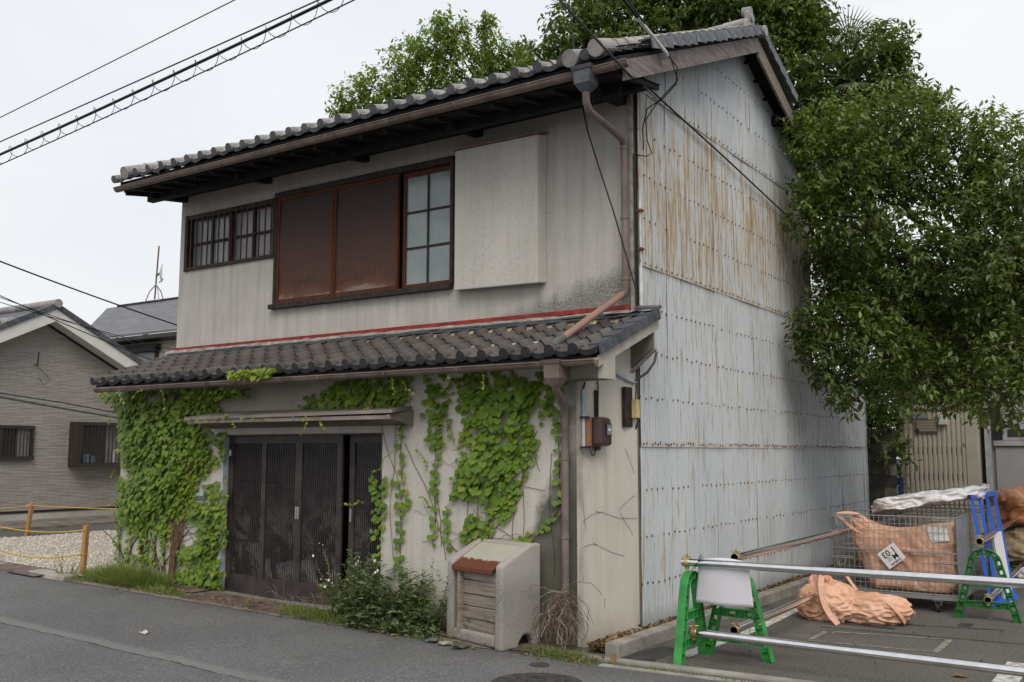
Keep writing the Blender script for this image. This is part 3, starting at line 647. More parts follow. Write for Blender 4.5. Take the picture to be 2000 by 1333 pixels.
t = MB().hexa([(-9.6,-1.66,.10),(-7.75,-1.66,.09),(-7.85,-1.36,.115),(-9.6,-1.36,.15),(-9.6,-1.66,.125),(-7.62,-1.64,.115),(-7.72,-1.34,.14),(-9.6,-1.34,.175)]).build('steel_plate', M['steelplate'])
tag(t, 'reddish brown steel plate lying over the gutter at the left edge of the gravel', 'steel plate')
sheet('gutter_hole', [(-8.35,-1.70),(-7.7,-1.70),(-7.7,-1.42),(-8.35,-1.42)], M['black_trim'], .012)
# manhole and small lid
t = MB().tube([(.23,-2.2,-.11),(.23,-2.2,-.088)], .36, 40, smooth=False).build('manhole_cover', M['iron']); tag(t, 'dark cast iron manhole cover in the road at the bottom edge', 'manhole cover')
r_ = MB()
for i in range(-4,5):
    for j in range(-4,5):
        if i*i+j*j < 17: r_.box(.23+i*.072-.02,.23+i*.072+.02,-2.2+j*.072-.02,-2.2+j*.072+.02,-.088,-.083)
r_.build('tread_pattern', M['iron'], t, kind='stuff')
t = MB().tube([(-.12,-1.62,-.105),(-.12,-1.62,-.09)], .085, 24, smooth=False).build('valve_lid', M['iron']); tag(t, 'small brown iron valve lid in the road near the downpipe', 'valve lid')
# parking lot kerb by the wall, front sill, painted marks
def kerb(x0,y0,x1,y1,w,h,name,label,parent=None,z=-.1):
    b = MB(); a = Vector((x0,y0,z+h/2-.03)); c = Vector((x1,y1,z+h/2-.03)); b.bar(a,c,w,h+.06); o = b.build(name, M['conc']); bevel(o,.014); return o
pts = [(.23,-1.0),(.25,.6),(.27,2.2),(.29,3.8),(.31,5.4)]
kt = thing('kerb_row', 'low concrete kerb between the parking ground and the leaf-filled strip by the metal wall', 'kerb', (.23,-1,-.1))
for i in range(4):
    a, c = pts[i], pts[i+1]; b = MB(); b.bar((a[0],a[1]+.004,-.055),(c[0],c[1]-.004,-.055),.14,.15); bevel(b.build('kerb_block', M['conc'], kt), .014)
sheet('side_strip_soil', [(-.02,-.85),(.17,-.95),(.25,5.4),(.3,8.6),(.0,8.6)], M['soil'], .03)
t = MB().hexa([(.0,-1.20,-.12),(3.6,-.97,-.12),(3.6,-.85,-.12),(.05,-1.07,-.12),(.0,-1.20,-.082),(3.6,-.97,-.082),(3.6,-.85,-.082),(.05,-1.07,-.082)]).build('sill_kerb', M['conc'], kind='structure')
t = MB().hexa([(.3,-1.36,-.12),(3.8,-1.12,-.12),(3.8,-1.04,-.12),(.3,-1.28,-.12),(.3,-1.36,-.092),(3.8,-1.12,-.092),(3.8,-1.04,-.092),(.3,-1.28,-.092)]).build('pavement_edge', M['conc'], kind='structure')
sheet('painted_line', [(.66,-.62),(.80,-.62),(.86,1.1),(.76,3.6),(.70,3.6),(.74,1.1)], M['line'], .008)
sheet('painted_line', [(3.12,.75),(3.3,.75),(3.3,-.35),(3.12,-.35)], M['line'], .008)
for P_ in ([(1.42,.70),(2.55,.80),(2.55,.84),(1.42,.74)],[(1.42,1.28),(2.55,1.50),(2.55,1.54),(1.42,1.32)],[(2.50,.84),(2.56,.84),(2.56,1.5),(2.50,1.5)],[(1.40,.76),(1.45,.76),(1.45,1.3),(1.40,1.3)]):
    sheet('chalky_outline', P_, M['line_f'], .008)
for P_ in ([(1.3,1.50),(3.9,1.72),(3.9,1.77),(1.3,1.55)],[(1.9,2.1),(2.9,2.35),(2.9,2.41),(1.9,2.16)],[(2.45,2.35),(2.58,2.37),(2.58,2.62),(2.45,2.6)],[(1.38,1.8),(1.95,1.78),(1.98,1.9),(1.4,1.95)],[(.32,-1.02),(.62,-.98),(.62,-.35),(.40,-.30),(.33,-.6)]):
    sheet('tar_patch', P_, M['patch'], .005)

# ---------------------------------------------------------------- the old house
H = thing('old_house', 'abandoned two-storey stucco house with tiled roofs and ivy-grown front', 'house', (-3.6,2.4,0))
def part(mb, name, mat, parent=None, **kw): return mb.build(name, mat, parent or H, **kw)
W = 7.302
def wall_holes(x0,x1,z0,z1,y,holes,depth=.12,topf=None,botf=None):
    """wall facing -Y with reveals; holes (xa,xb,za,zb)"""
    m = MB(); xs = sorted({x0,x1,*[h[0] for h in holes],*[h[1] for h in holes]}); zs = sorted({z0,z1,*[h[2] for h in holes],*[h[3] for h in holes]})
    tz = lambda x,z: (topf(x) if topf and z == z1 else botf(x) if botf and z == z0 else z)
    for i in range(len(xs)-1):
        for j in range(len(zs)-1):
            xa,xb,za,zb = xs[i],xs[i+1],zs[j],zs[j+1]; cx,cz = (xa+xb)/2,(za+zb)/2
            if any(h[0]<cx<h[1] and h[2]<cz<h[3] for h in holes): continue
            m.add([(xa,y,tz(xa,za)),(xb,y,tz(xb,za)),(xb,y,tz(xb,zb)),(xa,y,tz(xa,zb))],[(0,1,2,3)])
    for a,b_,c,d in holes:
        m.add([(a,y,c),(a,y+depth,c),(a,y+depth,d),(a,y,d)],[(0,1,2,3)]); m.add([(b_,y,c),(b_,y,d),(b_,y+depth,d),(b_,y+depth,c)],[(0,1,2,3)])
        m.add([(a,y,d),(a,y+depth,d),(b_,y+depth,d),(b_,y,d)],[(0,1,2,3)]); m.add([(a,y,c),(b_,y,c),(b_,y+depth,c),(a,y+depth,c)],[(0,1,2,3)])
    return m
GR = (-7.13,-5.31,4.27,5.02)       # barred window
SH = (-5.27,-2.33,3.60,5.05)       # shutters and sliding window
Rz = lambda y: 5.86+.42*(y) if y < 2.87 else 7.065-.38*(y-2.87)     # top surface under the tiles
m = wall_holes(-W,-.004,2.9,5.62,0,[GR,SH])
yb = 5.73
for x in (-W,-.02):
    m.add([(x,0,-.1),(x,yb,-.1),(x,yb,Rz(yb)-.2),(x,2.87,Rz(2.87)-.2),(x,0,5.62)],[(0,1,2,3,4)])
m.add([(-W,yb,-.1),(0,yb,-.1),(0,yb,Rz(yb)-.2),(-W,yb,Rz(yb)-.2)],[(0,1,2,3)])
part(m,'upper_wall',M['st_up'])
part(MB().add([(-W,.14,2.9),(-.03,.14,2.9),(-.03,.14,5.6),(-W,.14,5.6)],[(0,1,2,3)]),'inner_backing',M['black_trim'])
part(MB().box(-7.3,-.02,5.74,8.6,-.1,2.75),'rear_annex_wall',M['st_up'])
# lower storey
DR = (-5.155,-2.60,.0,1.885)
P_ = -.848
part(wall_holes(-7.228,-.19,-.12,2.75,P_,[DR],.16),'lower_wall',M['st_lo'])
part(MB().add([(-7.228,P_,-.1),(-7.228,P_,2.75),(-7.228,.2,2.95),(-7.228,.2,-.1)],[(0,1,2,3)]),'lower_end_wall',M['st_lo'])
part(MB().add([(-.19,P_,-.12),(.018,-.002,-.12),(.018,-.002,2.98),(-.19,P_,2.62)],[(0,1,2,3)]),'wing_wall',M['st_wing'])
part(MB().box(-.19,-.165,P_-.012,P_+.05,-.1,2.4),'corner_bead',M['st_wing'])
part(MB().bar((.024,-.008,-.05),(.024,-.008,2.95),.014,.014),'corner_trim',M['gutter'])
part(MB().bar((-.008,-.022,3.0),(-.008,-.022,5.55),.035,.03),'corner_trim',M['mortar_g'])
# threshold
part(MB().box(-5.2,-2.55,-1.0,-.80,-.1,-.012),'door_sill',M['conc'])
part(MB().box(-5.16,-2.6,-.87,-.74,-.012,.006),'door_rail',M['alu'])

# door panels
def door_panel(x0,x1,y,first,label=None):
    z0,z1 = .01,1.87; d = .03
    p = MB(); p.box(x0,x0+.075,y,y+d,z0,z1); p.box(x1-.075,x1,y,y+d,z0,z1); p.box(x0+.075,x1-.075,y+.002,y+d,z1-.09,z1); p.box(x0+.075,x1-.075,y+.002,y+d,z0,z0+.22)
    o = part(p,'sliding_door',M['lattice_fr'],label=label)
    s = MB(); n = int((x1-x0-.15)/.0285); st = (x1-x0-.15)/n
    for i in range(1,n): s.box(x0+.075+i*st-.0048,x0+.075+i*st+.0048,y+.006,y+.014,z0+.22,z1-.09)
    for zz in (.62,1.28): s.box(x0+.075,x1-.075,y+.018,y+.026,zz,zz+.022)
    part(s,'slat',M['lattice'],o,kind='stuff')
    part(MB().add([(x0+.07,y+.027,z0+.2),(x1-.07,y+.027,z0+.2),(x1-.07,y+.027,z1-.08),(x0+.07,y+.027,z1-.08)],[(0,1,2,3)]),'pane',M['door_glass'],o)
    hx = x1-.045 if first else x0+.03
    part(MB().box(hx-.012,hx+.012,y-.006,y,.92,1.06),'handle',M['alu'],o)
door_panel(-5.13,-4.47,-.79,True,'left sliding lattice door panel, dusty pane behind'); door_panel(-4.50,-3.86,-.83,True); door_panel(-3.90,-3.20,-.832,False,'lattice door panel with rubbish showing behind it'); door_panel(-3.14,-2.61,-.775,False)
part(MB().box(-5.155,-2.6,-.86,-.70,1.87,1.884),'door_head',M['lattice_fr'])
part(MB().box(-5.166,-5.15,-.862,-.78,0,1.88),'door_jamb',M['conduit'])
part(MB().box(-2.62,-2.60,-.85,-.72,0,1.88),'door_jamb',M['lattice_fr'])
part(MB().box(-5.12,-5.09,-.80,-.795,1.63,1.70),'sticker',M['signw'])
M['canopy'] = simple('weathered_brown_canopy_metal', (.20,.17,.152), .55, var=.2, scale=3, bump=.05)
# canopy above the door: sloping metal sheet with folded edge
c = MB(); c.hexa([(-5.42,-1.25,2.055),(-2.12,-1.25,2.075),(-2.2,-.85,2.12),(-5.36,-.85,2.12),(-5.42,-1.25,2.085),(-2.12,-1.25,2.105),(-2.2,-.85,2.165),(-5.36,-.85,2.165)])
cn_ = part(c,'canopy',M['canopy'])
c = MB(); c.box(-5.38,-2.16,-1.235,-1.20,2.015,2.055); part(c,'canopy_edge',M['canopy'],cn_)
part(MB().prism([(-1.24,2.03),(-.85,1.95),(-.85,2.12),(-1.24,2.06)],'x',-2.20,-2.17),'canopy_cheek',M['canopy'],cn_)
part(MB().add([(-5.36,-1.2,2.02),(-2.2,-1.2,2.02),(-2.2,-.852,1.96),(-5.36,-.852,1.96)],[(0,1,2,3)]),'canopy_soffit',M['gutter'],cn_)
# letter slot
ls = part(MB().box(-5.66,-5.42,-.866,-.846,1.06,1.17),'letter_slot',M['conduit'])
part(MB().box(-5.64,-5.44,-.869,-.866,1.075,1.14),'flap',M['cable_g'],ls)

# barred window
def barred():
    x0,x1,z0,z1 = GR; y = -.02
    f = MB(); f.box(x0-.03,x0+.03,y-.02,.10,z0-.03,z1+.03); f.box(x1-.02,x1+.03,y-.02,.10,z0-.03,z1+.03); f.box(x0,x1,y-.015,.10,z1-.04,z1+.025); f.box(x0,x1,y-.015,.10,z0-.025,z0+.02)
    w_ = part(f,'barred_window',M['frame_dk'])
    xm = (x0+x1)/2
    s = MB(); s.box(xm-.035,xm+.035,.0,.05,z0,z1); s.box(x0+.45,x0+.485,.04,.07,z0,z1); s.box(xm+.42,xm+.455,.04,.07,z0,z1); s.box(x0,x1,.03,.06,z0+.35,z0+.375)
    part(s,'sash',M['frame_dk'],w_)
    for a,b_,mt in ((x0+.03,xm-.03,'frost'),(xm+.03,x1-.02,'curtain')):
        part(MB().add([(a,.075,z0+.02),(b_,.075,z0+.02),(b_,.075,z1-.03),(a,.075,z1-.03)],[(0,1,2,3)]),'pane',M[mt],w_)
    cf = MB(); cf.grid(lambda u,v: (xm+.03+u*(x1-.05-xm), .085+.012*sin(u*60), z0+.02+v*(z1-z0-.05)), 80, 1); part(cf,'curtain',M['curtain'],w_)
    bar = MB().box(-.0065,.0065,-.008,.008,z0-.02,z1+.02).mesh('window_bar',M['red_bar'])
    for i in range(15): link('window_bar',bar,w_,world=True,loc=(x0+.10+i*(x1-x0-.13)/14.2,y-.008,0))
M['red_bar'] = simple('dark_red_window_bar', (.085,.025,.022), .6, bump=0)
barred()
# shutters and sliding window
x0,x1,z0,z1 = SH
f = MB(); f.box(x0-.02,x1+.03,-.05,.1,z1-.02,z1+.055); f.box(x0-.05,x1+.02,-.09,.1,z0-.06,z0-.0); f.box(x0-.02,x0+.03,-.04,.1,z0,z1-.02); f.box(x1-.005,x1+.03,-.04,.1,z0,z1-.02)
part(f,'shutter_frame',M['frame_dk'])
def shut(xa,xb,y,nm='rain_shutter'):
    p = MB(); p.grid(lambda u,v: (xa+.03+u*(xb-xa-.06), y+.006-.010*noise.noise(Vector((u*2+xa,v*3,1)))-.008*sin(v*pi), z0+.05+v*(z1-z0-.08)), 14, 18)
    o = part(p,nm,M['shutter'])
    fr = MB(); fr.box(xa,xa+.035,y-.015,y+.02,z0+.002,z1-.02); fr.box(xb-.035,xb,y-.015,y+.02,z0+.002,z1-.02); fr.box(xa+.035,xb-.035,y-.012,y+.02,z0+.002,z0+.06); fr.box(xa+.035,xb-.035,y-.012,y+.02,z1-.06,z1-.02)
    part(fr,'shutter_edge',M['wood_red'],o)
shut(-5.23,-4.21,-.022); shut(-4.21,-3.14,-.012)
xa,xb = -3.10,-2.345
wf = MB(); wf.box(xa,xa+.045,.02,.055,z0,z1-.02); wf.box(xb-.045,xb,.02,.055,z0,z1-.02); wf.box(xa+.045,xb-.045,.022,.055,z1-.08,z1-.02); wf.box(xa+.045,xb-.045,.022,.055,z0+.002,z0+.06)
xm = (xa+xb)/2; mu = MB(); mu.box(xm-.011,xm+.011,.024,.045,z0+.06,z1-.08)
zz_ = [z0+.06+(z1-.08-z0-.06)*t for t in (1/3,2/3)]
for zz in zz_: mu.box(xa+.045,xb-.045,.0245,.044,zz-.012,zz+.012)
sw = part(wf,'sliding_window',M['wood_red']); part(mu,'muntin',M['frame_dk'],sw)
zl = [z0+.05]+zz_+[z1-.07]
for i in range(3):
    for (a,b_) in ((xa+.04,xm),(xm,xb-.04)): part(MB().add([(a,.04,zl[i]),(b_,.04,zl[i]),(b_,.04,zl[i+1]),(a,.04,zl[i+1])],[(0,1,2,3)]),'pane',M['frost'],sw)
# shutter box
bx = MB(); bx.hexa([(-2.19,-.15,3.49),(-1.075,-.15,3.47),(-1.045,-.002,3.49),(-2.25,-.002,3.52),(-2.19,-.15,5.11),(-1.075,-.15,5.10),(-1.045,-.002,5.13),(-2.25,-.002,5.13)])
bb = part(bx,'shutter_box',M['st_box']); bevel(bb,.012)
part(MB().hexa([(-2.22,-.165,5.112),(-1.05,-.165,5.104),(-1.02,-.003,5.14),(-2.27,-.003,5.14),(-2.22,-.165,5.13),(-1.05,-.165,5.122),(-1.02,-.003,5.16),(-2.27,-.003,5.16)]),'box_cap',M['box_cap'],bb)
# red flashing, mortar ledge
part(MB().hexa([(-7.34,-.03,3.10),(-.02,-.03,3.12),(-.02,.0,3.12),(-7.34,.0,3.10),(-7.34,-.035,3.145),(-.02,-.035,3.165),(-.02,-.001,3.165),(-7.34,-.001,3.145)]),'red_flashing',M['red_strip'])
def ledge(u,v):
    x = -7.40+u*7.38; a = v*pi/2
    j = .018*noise.noise(Vector((x*5,v*3,0)))
    return (x,-.13*sin(a)-.0+j,3.115-.06*(1-cos(a))+j)
part(MB().grid(ledge,140,4),'mortar_ledge',M['mortar_g'])

# ---------------------------------------------------------------- roof tiles
PROF = [(0,.004),(.02,.034),(.07,.052),(.12,.057),(.17,.050),(.23,.026),(.31,.004),(.45,-.013),(.60,-.018),(.76,-.014),(.9,-.004),(1.04,.006)]
def tile_mesh(name, mat, w_, L=.285, eave=False, th=.022):
    m_ = MB(); n_ = len(PROF)
    def P(i,y,dz=0): u,z = PROF[i]; return (u*w_,y,z+dz)
    rows = [(0,0),(L*.5,.001),(L,0)]
    vs = [P(i,y,d_) for y,d_ in rows for i in range(n_)]
    m_.add(vs,[(r*n_+i,r*n_+i+1,(r+1)*n_+i+1,(r+1)*n_+i) for r in range(2) for i in range(n_-1)],True)
    dr = .05 if eave else th
    nt_ = len(m_.f); fr = []
    for i in range(n_): fr += [P(i,0), P(i,-.004 if eave else 0,-dr)]
    m_.add(fr,[(2*i+1,2*i+3,2*i+2,2*i) for i in range(n_-1)])
    sd = [P(n_-1,0),P(n_-1,L),P(n_-1,L,-th),P(n_-1,0,-th)]; m_.add(sd,[(0,1,2,3)])
    sd = [P(0,0),P(0,L),P(0,L,-th),P(0,0,-th)]; m_.add(sd,[(3,2,1,0)])
    if eave:
        c = Vector((.12*w_,-.032,.004)); m_.tube([c,c+Vector((0,.12,0))],.054,18,smooth=False)
    me = m_.mesh(name,mat); me.materials.append(M['tile_face'] if mat is M['tile_up'] else M['tile_face_b'])  # lips, sides and disc ends coloured darker to stand in for shade
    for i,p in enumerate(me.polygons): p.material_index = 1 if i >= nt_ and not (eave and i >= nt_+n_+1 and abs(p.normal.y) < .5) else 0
    return me
def roof_frame(y0,z0,sl,back=False):
    a = math.atan(sl)
    if not back: return Matrix.Rotation(a,4,'X')
    return Matrix.Rotation(pi,4,'Z') @ Matrix.Rotation(a,4,'X')
rr = random.Random(3)
def lay(cols,rows,x0,w_,y0,z0,sl,expo,mt,mte,parent,limit=None,name='roof_tile',ename='eave_tile',droop=.085,skip=None,lft=0):
    A = math.atan(sl); cy,sy = cos(A),sin(A); rest = []
    for r in range(rows):
        for c_ in range(cols):
            s_ = r*expo+rr.uniform(-.006,.006); e = (r == 0)
            x = x0+c_*w_+rr.uniform(-.004,.004); y = y0+s_*cy; z = z0+s_*sy+.018+rr.uniform(-.003,.004)
            rot = (A-droop+rr.uniform(-.012,.012),rr.uniform(-.02,.02),rr.uniform(-.015,.015))
            if limit is None or r < limit: link(ename if e else name, mte if e else mt, parent, loc=(x,y,z), rot=rot)
            else: rest.append((x,y,z,rot))
    if rest:
        V = np.array([v.co[:] for v in mt.vertices]); F = np.array([list(p.vertices) for p in mt.polygons]); VV = []; FF = []
        for i,(x,y,z,rot) in enumerate(rest):
            R = np.array(Euler(rot).to_matrix()); VV.append(V@R.T+[x,y,z]); FF.append(F+i*len(V))
        me = mesh_np(name,np.concatenate(VV),np.concatenate(FF),mt.materials[0],False); me.materials.append(mt.materials[1]); me.polygons.foreach_set('material_index',np.tile(np.array([p.material_index for p in mt.polygons],np.int32),len(rest))); link('upper_course_tiles',me,parent,kind='stuff')
# lower roof
LR = part(MB().hexa([(-7.27,-1.24,2.515),(.25,-1.24,2.515),(.25,0,2.955),(-7.42,0,2.955),(-7.27,-1.24,2.545),(.25,-1.24,2.545),(.25,0,2.985),(-7.42,0,2.985)]),'lower_roof',M['wood_dk'])
wl = .2515
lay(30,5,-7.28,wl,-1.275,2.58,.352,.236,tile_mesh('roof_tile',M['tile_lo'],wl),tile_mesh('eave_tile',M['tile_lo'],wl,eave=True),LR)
# cream bedding, flat tiles along the wall
def bed(u,v):
    x = -7.35+u*7.5; j = .02*noise.noise(Vector((x*6,v*2,5)))
    return (x,-.215+.11*v+j,2.965+.085*v+.012*noise.noise(Vector((x*9,v*4,0))))
part(MB().grid(bed,150,3),'cream_bedding',M['mortar'],LR)
ns = MB().box(0,.262,-.085,0,0,.019).mesh('flat_ridge_tile',M['tile_dk'])
for row in range(2):
    for i in range(28):
        x = -7.38+i*.27+row*.13+rr.uniform(-.01,.01)
        link('flat_ridge_tile',ns,LR,loc=(x,-.105+row*.022+rr.uniform(-.008,.008),3.022+row*.026+rr.uniform(-.004,.004)+ (i/28)*.02),rot=(.18+rr.uniform(-.05,.05),rr.uniform(-.02,.02),rr.uniform(-.03,.03)))
# right verge tiles of the lower roof
def verge_mesh(name,mat,L=.27,w_=.10,h=.10):
    m_ = MB(); m_.box(-w_,0,0,L,-.018,0); m_.box(0,.018,0,L,-h,.0); return m_.mesh(name,mat)
vg = verge_mesh('verge_tile',M['tile_dk']); A = math.atan(.376)
for i in range(5):
    s_ = i*.262; link('verge_tile',vg,LR,loc=(.285+rr.uniform(-.004,.006),-1.30+s_*cos(A),2.635+s_*sin(A)+rr.uniform(-.003,.005)),rot=(A-.05,rr.uniform(-.03,.03),rr.uniform(-.02,.02)))
t_ = MB().tube([(0,0,0),(0,.24,.0)],.06,12,smooth=True).mesh('verge_cap',M['mortar_g'])
part(MB().grid(lambda u,v: (-.25+.52*u,-.20+.20*v,3.06+.05*v+.02*noise.noise(Vector((u*5,v*5,2)))),14,8),'verge_cap',M['mortar_g'],LR)
link('verge_tile',MB().box(-.2,.04,-.06,.06,0,.03).mesh('verge_tile',M['tile_dk']),LR,loc=(.26,-.06,3.09),rot=(.3,.05,.1))
# plastered verge board, triangular cheek, beam end
part(MB().prism([(-1.24,2.43),(0,2.90),(0,3.00),(-1.24,2.53)],'x',.21,.262),'verge_board',M['fascia'],LR)
part(MB().box(-.19,.205,-1.15,-.855,2.34,2.47),'beam_end',M['conc_dk'],LR)
part(MB().box(.208,.264,-1.155,-.93,2.335,2.56),'beam_end',M['fascia'],LR)
part(MB().prism([(-.06,2.47),(.245,2.70),(.245,2.90),(-.03,2.90)],'y',-.10,-.07),'bracket_board',M['conc_dk'],LR)
part(MB().bar((-.02,-.085,2.46),(.26,-.085,2.69),.05,.02),'bracket_lip',M['alu'],LR)
# lower gutter
def gutter(x0,x1,y,z,r,name,parent=None,slope=0):
    g_ = MB(); n_ = 9
    def P(x,k_,rr_): a = pi+pi*k_/(n_-1); return (x,y+cos(a)*rr_,z+sin(a)*rr_+(x-x0)*slope)
    vs = [P(x,k_,rr_) for x in (x0,x1) for rr_ in (r,r-.005) for k_ in range(n_)]
    fs = []
    for k_ in range(n_-1):
        fs.append((k_,k_+1,2*n_+k_+1,2*n_+k_)); fs.append((n_+k_,3*n_+k_,3*n_+k_+1,n_+k_+1))
    g_.add(vs,fs,True); 
    g_.tube([(x0,y-r,z),(x1,y-r,z+(x1-x0)*slope)],.008,6); g_.tube([(x0,y+r,z),(x1,y+r,z+(x1-x0)*slope)],.006,6)
    for x in (x0,x1): g_.add([P(x,k_,r-.001) for k_ in range(n_)],[tuple(range(n_))])
    o = part(g_,name,M['gutter'])
    hk = MB()
    for k_ in range(n_-1):
        a0 = pi+pi*k_/(n_-1); a1 = pi+pi*(k_+1)/(n_-1); R = r+.006
        hk.add([(-.012,cos(a0)*R,sin(a0)*R),(.012,cos(a0)*R,sin(a0)*R),(.012,cos(a1)*R,sin(a1)*R),(-.012,cos(a1)*R,sin(a1)*R)],[(0,1,2,3)])
    hm = hk.mesh('gutter_bracket',M['gutter']); x = x0+.35; i = 0
    while x < x1: link('gutter_bracket',hm,o,loc=(x,y,z+(x-x0)*slope)); x += .93
    return o
gutter(-7.16,.27,-1.30,2.487,.05,'gutter')
gutter(-7.50,.44,-.93,5.305,.055,'gutter')

# ---------------------------------------------------------------- upper roof
sl = .42
m = MB()
m.hexa([(-7.42,-.93,5.33),(.33,-.93,5.33),(.33,2.87,6.926),(-7.42,2.87,6.926),(-7.42,-.93,5.38),(.33,-.93,5.38),(.33,2.87,6.976),(-7.42,2.87,6.976)])
m.hexa([(-7.62,2.875,6.926),(.36,2.875,6.926),(.30,6.5,5.55),(-7.62,6.5,5.55),(-7.62,2.875,6.976),(.36,2.875,6.976),(.30,6.5,5.60),(-7.62,6.5,5.60)])
UR = part(m,'upper_roof',M['wood_dk'])
# open soffit: fascia, rafters, eave beam, brackets
fb = MB(); fb.box(-7.42,.33,-.87,-.84,5.25,5.33); part(fb,'fascia_board',M['wood_dk'],UR)
rf = MB().bar((0,-.86,5.235),(0,.0,5.375),.045,.05).mesh('rafter',M['wood_dk'])
for i in range(22): link('rafter',rf,UR,loc=(-7.38+i*.365,0,0))
part(MB().box(-7.42,.10,-.50,-.40,5.20,5.33),'eave_beam',M['wood_dk'],UR)
bk = MB().prism([(-.58,5.20),(0,5.27),(0,5.40),(-.58,5.30)],'x',-.05,.05).mesh('bracket_arm',M['wood_dk'])
for x in (-7.22,-5.45,-3.7,-1.95,-.12): link('bracket_arm',bk,UR,loc=(x,0,0))
part(MB().add([(-7.42,-.88,5.262),(.33,-.88,5.262),(.33,0,5.395),(-7.42,0,5.395)],[(3,2,1,0)]),'soffit_board',M['wood_dk'],UR)
part(MB().box(-7.30,-.02,-.05,-.003,5.345,5.42),'wall_plate',M['wood_dk'],UR)
wu = .2683
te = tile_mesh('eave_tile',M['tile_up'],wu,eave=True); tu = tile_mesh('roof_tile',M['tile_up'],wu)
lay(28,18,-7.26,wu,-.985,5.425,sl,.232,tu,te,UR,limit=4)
# rear slope seen at the verge
A = -math.atan(.38)
m_ = MB()
for i in range(6):
    for j in range(4):
        s_ = i*.232; y = 2.95+s_*cos(A); z = 7.03+s_*sin(A); x = .38-j*.26
        m_.hexa([(x-.26,y,z-.01),(x,y,z-.01),(x,y+.26,z-.085),(x-.26,y+.26,z-.085),(x-.26,y,z+.015),(x,y,z+.015),(x,y+.26,z-.07),(x-.26,y+.26,z-.07)])
part(m_,'rear_slope_tiles',M['tile_up'],UR,kind='stuff')
# verge tiles (right): upright faces that overlap up the slope
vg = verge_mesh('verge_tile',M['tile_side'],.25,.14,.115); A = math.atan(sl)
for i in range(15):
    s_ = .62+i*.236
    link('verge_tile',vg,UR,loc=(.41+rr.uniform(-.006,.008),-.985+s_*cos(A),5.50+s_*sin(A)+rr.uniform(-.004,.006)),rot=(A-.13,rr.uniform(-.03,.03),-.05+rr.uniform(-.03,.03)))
A2 = -math.atan(.38)
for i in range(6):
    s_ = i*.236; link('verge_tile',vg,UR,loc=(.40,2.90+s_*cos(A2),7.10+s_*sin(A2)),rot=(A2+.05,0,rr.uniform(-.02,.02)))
# rolls beside the verge
rl = MB()
n_ = 9
for k_ in range(n_-1):
    a0 = pi*k_/(n_-1); a1 = pi*(k_+1)/(n_-1)
    for r0,r1,ya,yb_ in ((.078,.070,0,.27),):
        rl.add([(cos(a0)*r0,ya,sin(a0)*r0),(cos(a1)*r0,ya,sin(a1)*r0),(cos(a1)*r1,yb_,sin(a1)*r1),(cos(a0)*r1,yb_,sin(a0)*r1)],[(3,2,1,0)],True)
rl.add([(cos(pi*k_/(n_-1))*.078,0,sin(pi*k_/(n_-1))*.078) for k_ in range(n_)],[tuple(range(n_))])
rm = rl.mesh('roll_tile',M['moss_roll']); A = math.atan(sl)
for x in (.15,-7.17):
    for i in range(17):
        s_ = .05+i*.236; link('roll_tile',rm,UR,loc=(x+rr.uniform(-.006,.006),-.985+s_*cos(A),5.475+s_*sin(A)),rot=(A-.03,0,rr.uniform(-.02,.02)))
big = MB().tube([(0,-.03,0),(0,.24,.0)],.084,20,smooth=False).mesh('round_end_tile',M['tile_up'])
for x,z in ((.15,5.47),(-.135,5.43),(-7.17,5.46)): link('round_end_tile',big,UR,loc=(x,-1.02,z),rot=(.36,0,0))
for i in range(3): link('roll_tile',rm,UR,loc=(-.135,-.78+i*.21,5.52+i*.09),rot=(A,0,0))
# extra end pieces at the left verge
for i in range(4):
    link('verge_tile',te if i == 0 else tu,UR,loc=(-7.46,-1.0+i*.21,5.405+i*.09),rot=(A-.05,-.12,0))
# ridge
rg = MB().box(0,.30,-.11,.11,0,.032).mesh('ridge_tile',M['tile_up'])
for row in range(4):
    for i in range(26 if row < 3 else 25):
        if row >= 2 and i == 4: continue
        wv = 1-row*.16
        o = link('ridge_tile',rg,UR,loc=(.16-i*.305-row*.05+rr.uniform(-.01,.01)-.15,2.87+rr.uniform(-.008,.008),7.02+row*.042),rot=(0,rr.uniform(-.02,.02),rr.uniform(-.03,.03))); o.scale = (1,wv,1)
cp = MB().tube([(0,0,0),(.30,0,0)],.062,12,smooth=True).mesh('ridge_cap',M['tile_up'])
for i in range(25): link('ridge_cap',cp,UR,loc=(-.10-i*.3,2.87,7.19+rr.uniform(-.005,.005)),rot=(0,rr.uniform(-.03,.03),0))
oni = MB().prism([(-.17,0),(.17,0),(.16,.12),(.11,.17),(.115,.25),(.06,.30),(-.06,.30),(-.115,.25),(-.11,.17),(-.16,.12)],'x',0,.05)
oni.tube([(.05,-.07,.06),(.07,-.07,.06)],.035,12,smooth=False); oni.tube([(.05,.07,.06),(.07,.07,.06)],.035,12,smooth=False); oni.tube([(.04,0,.2),(.075,0,.2)],.05,14,smooth=False); oni.tube([(-.06,0,.31),(.05,0,.30)],.06,14)
link('ridge_end_ornament',oni.mesh('ridge_end_ornament',M['tile_up']),UR,loc=(.22,2.87,7.03))
link('round_end_tile',MB().tube([(0,0,0),(.12,0,0)],.07,16,smooth=False).mesh('round_end_tile',M['tile_up']),UR,loc=(.34,2.87,7.02))
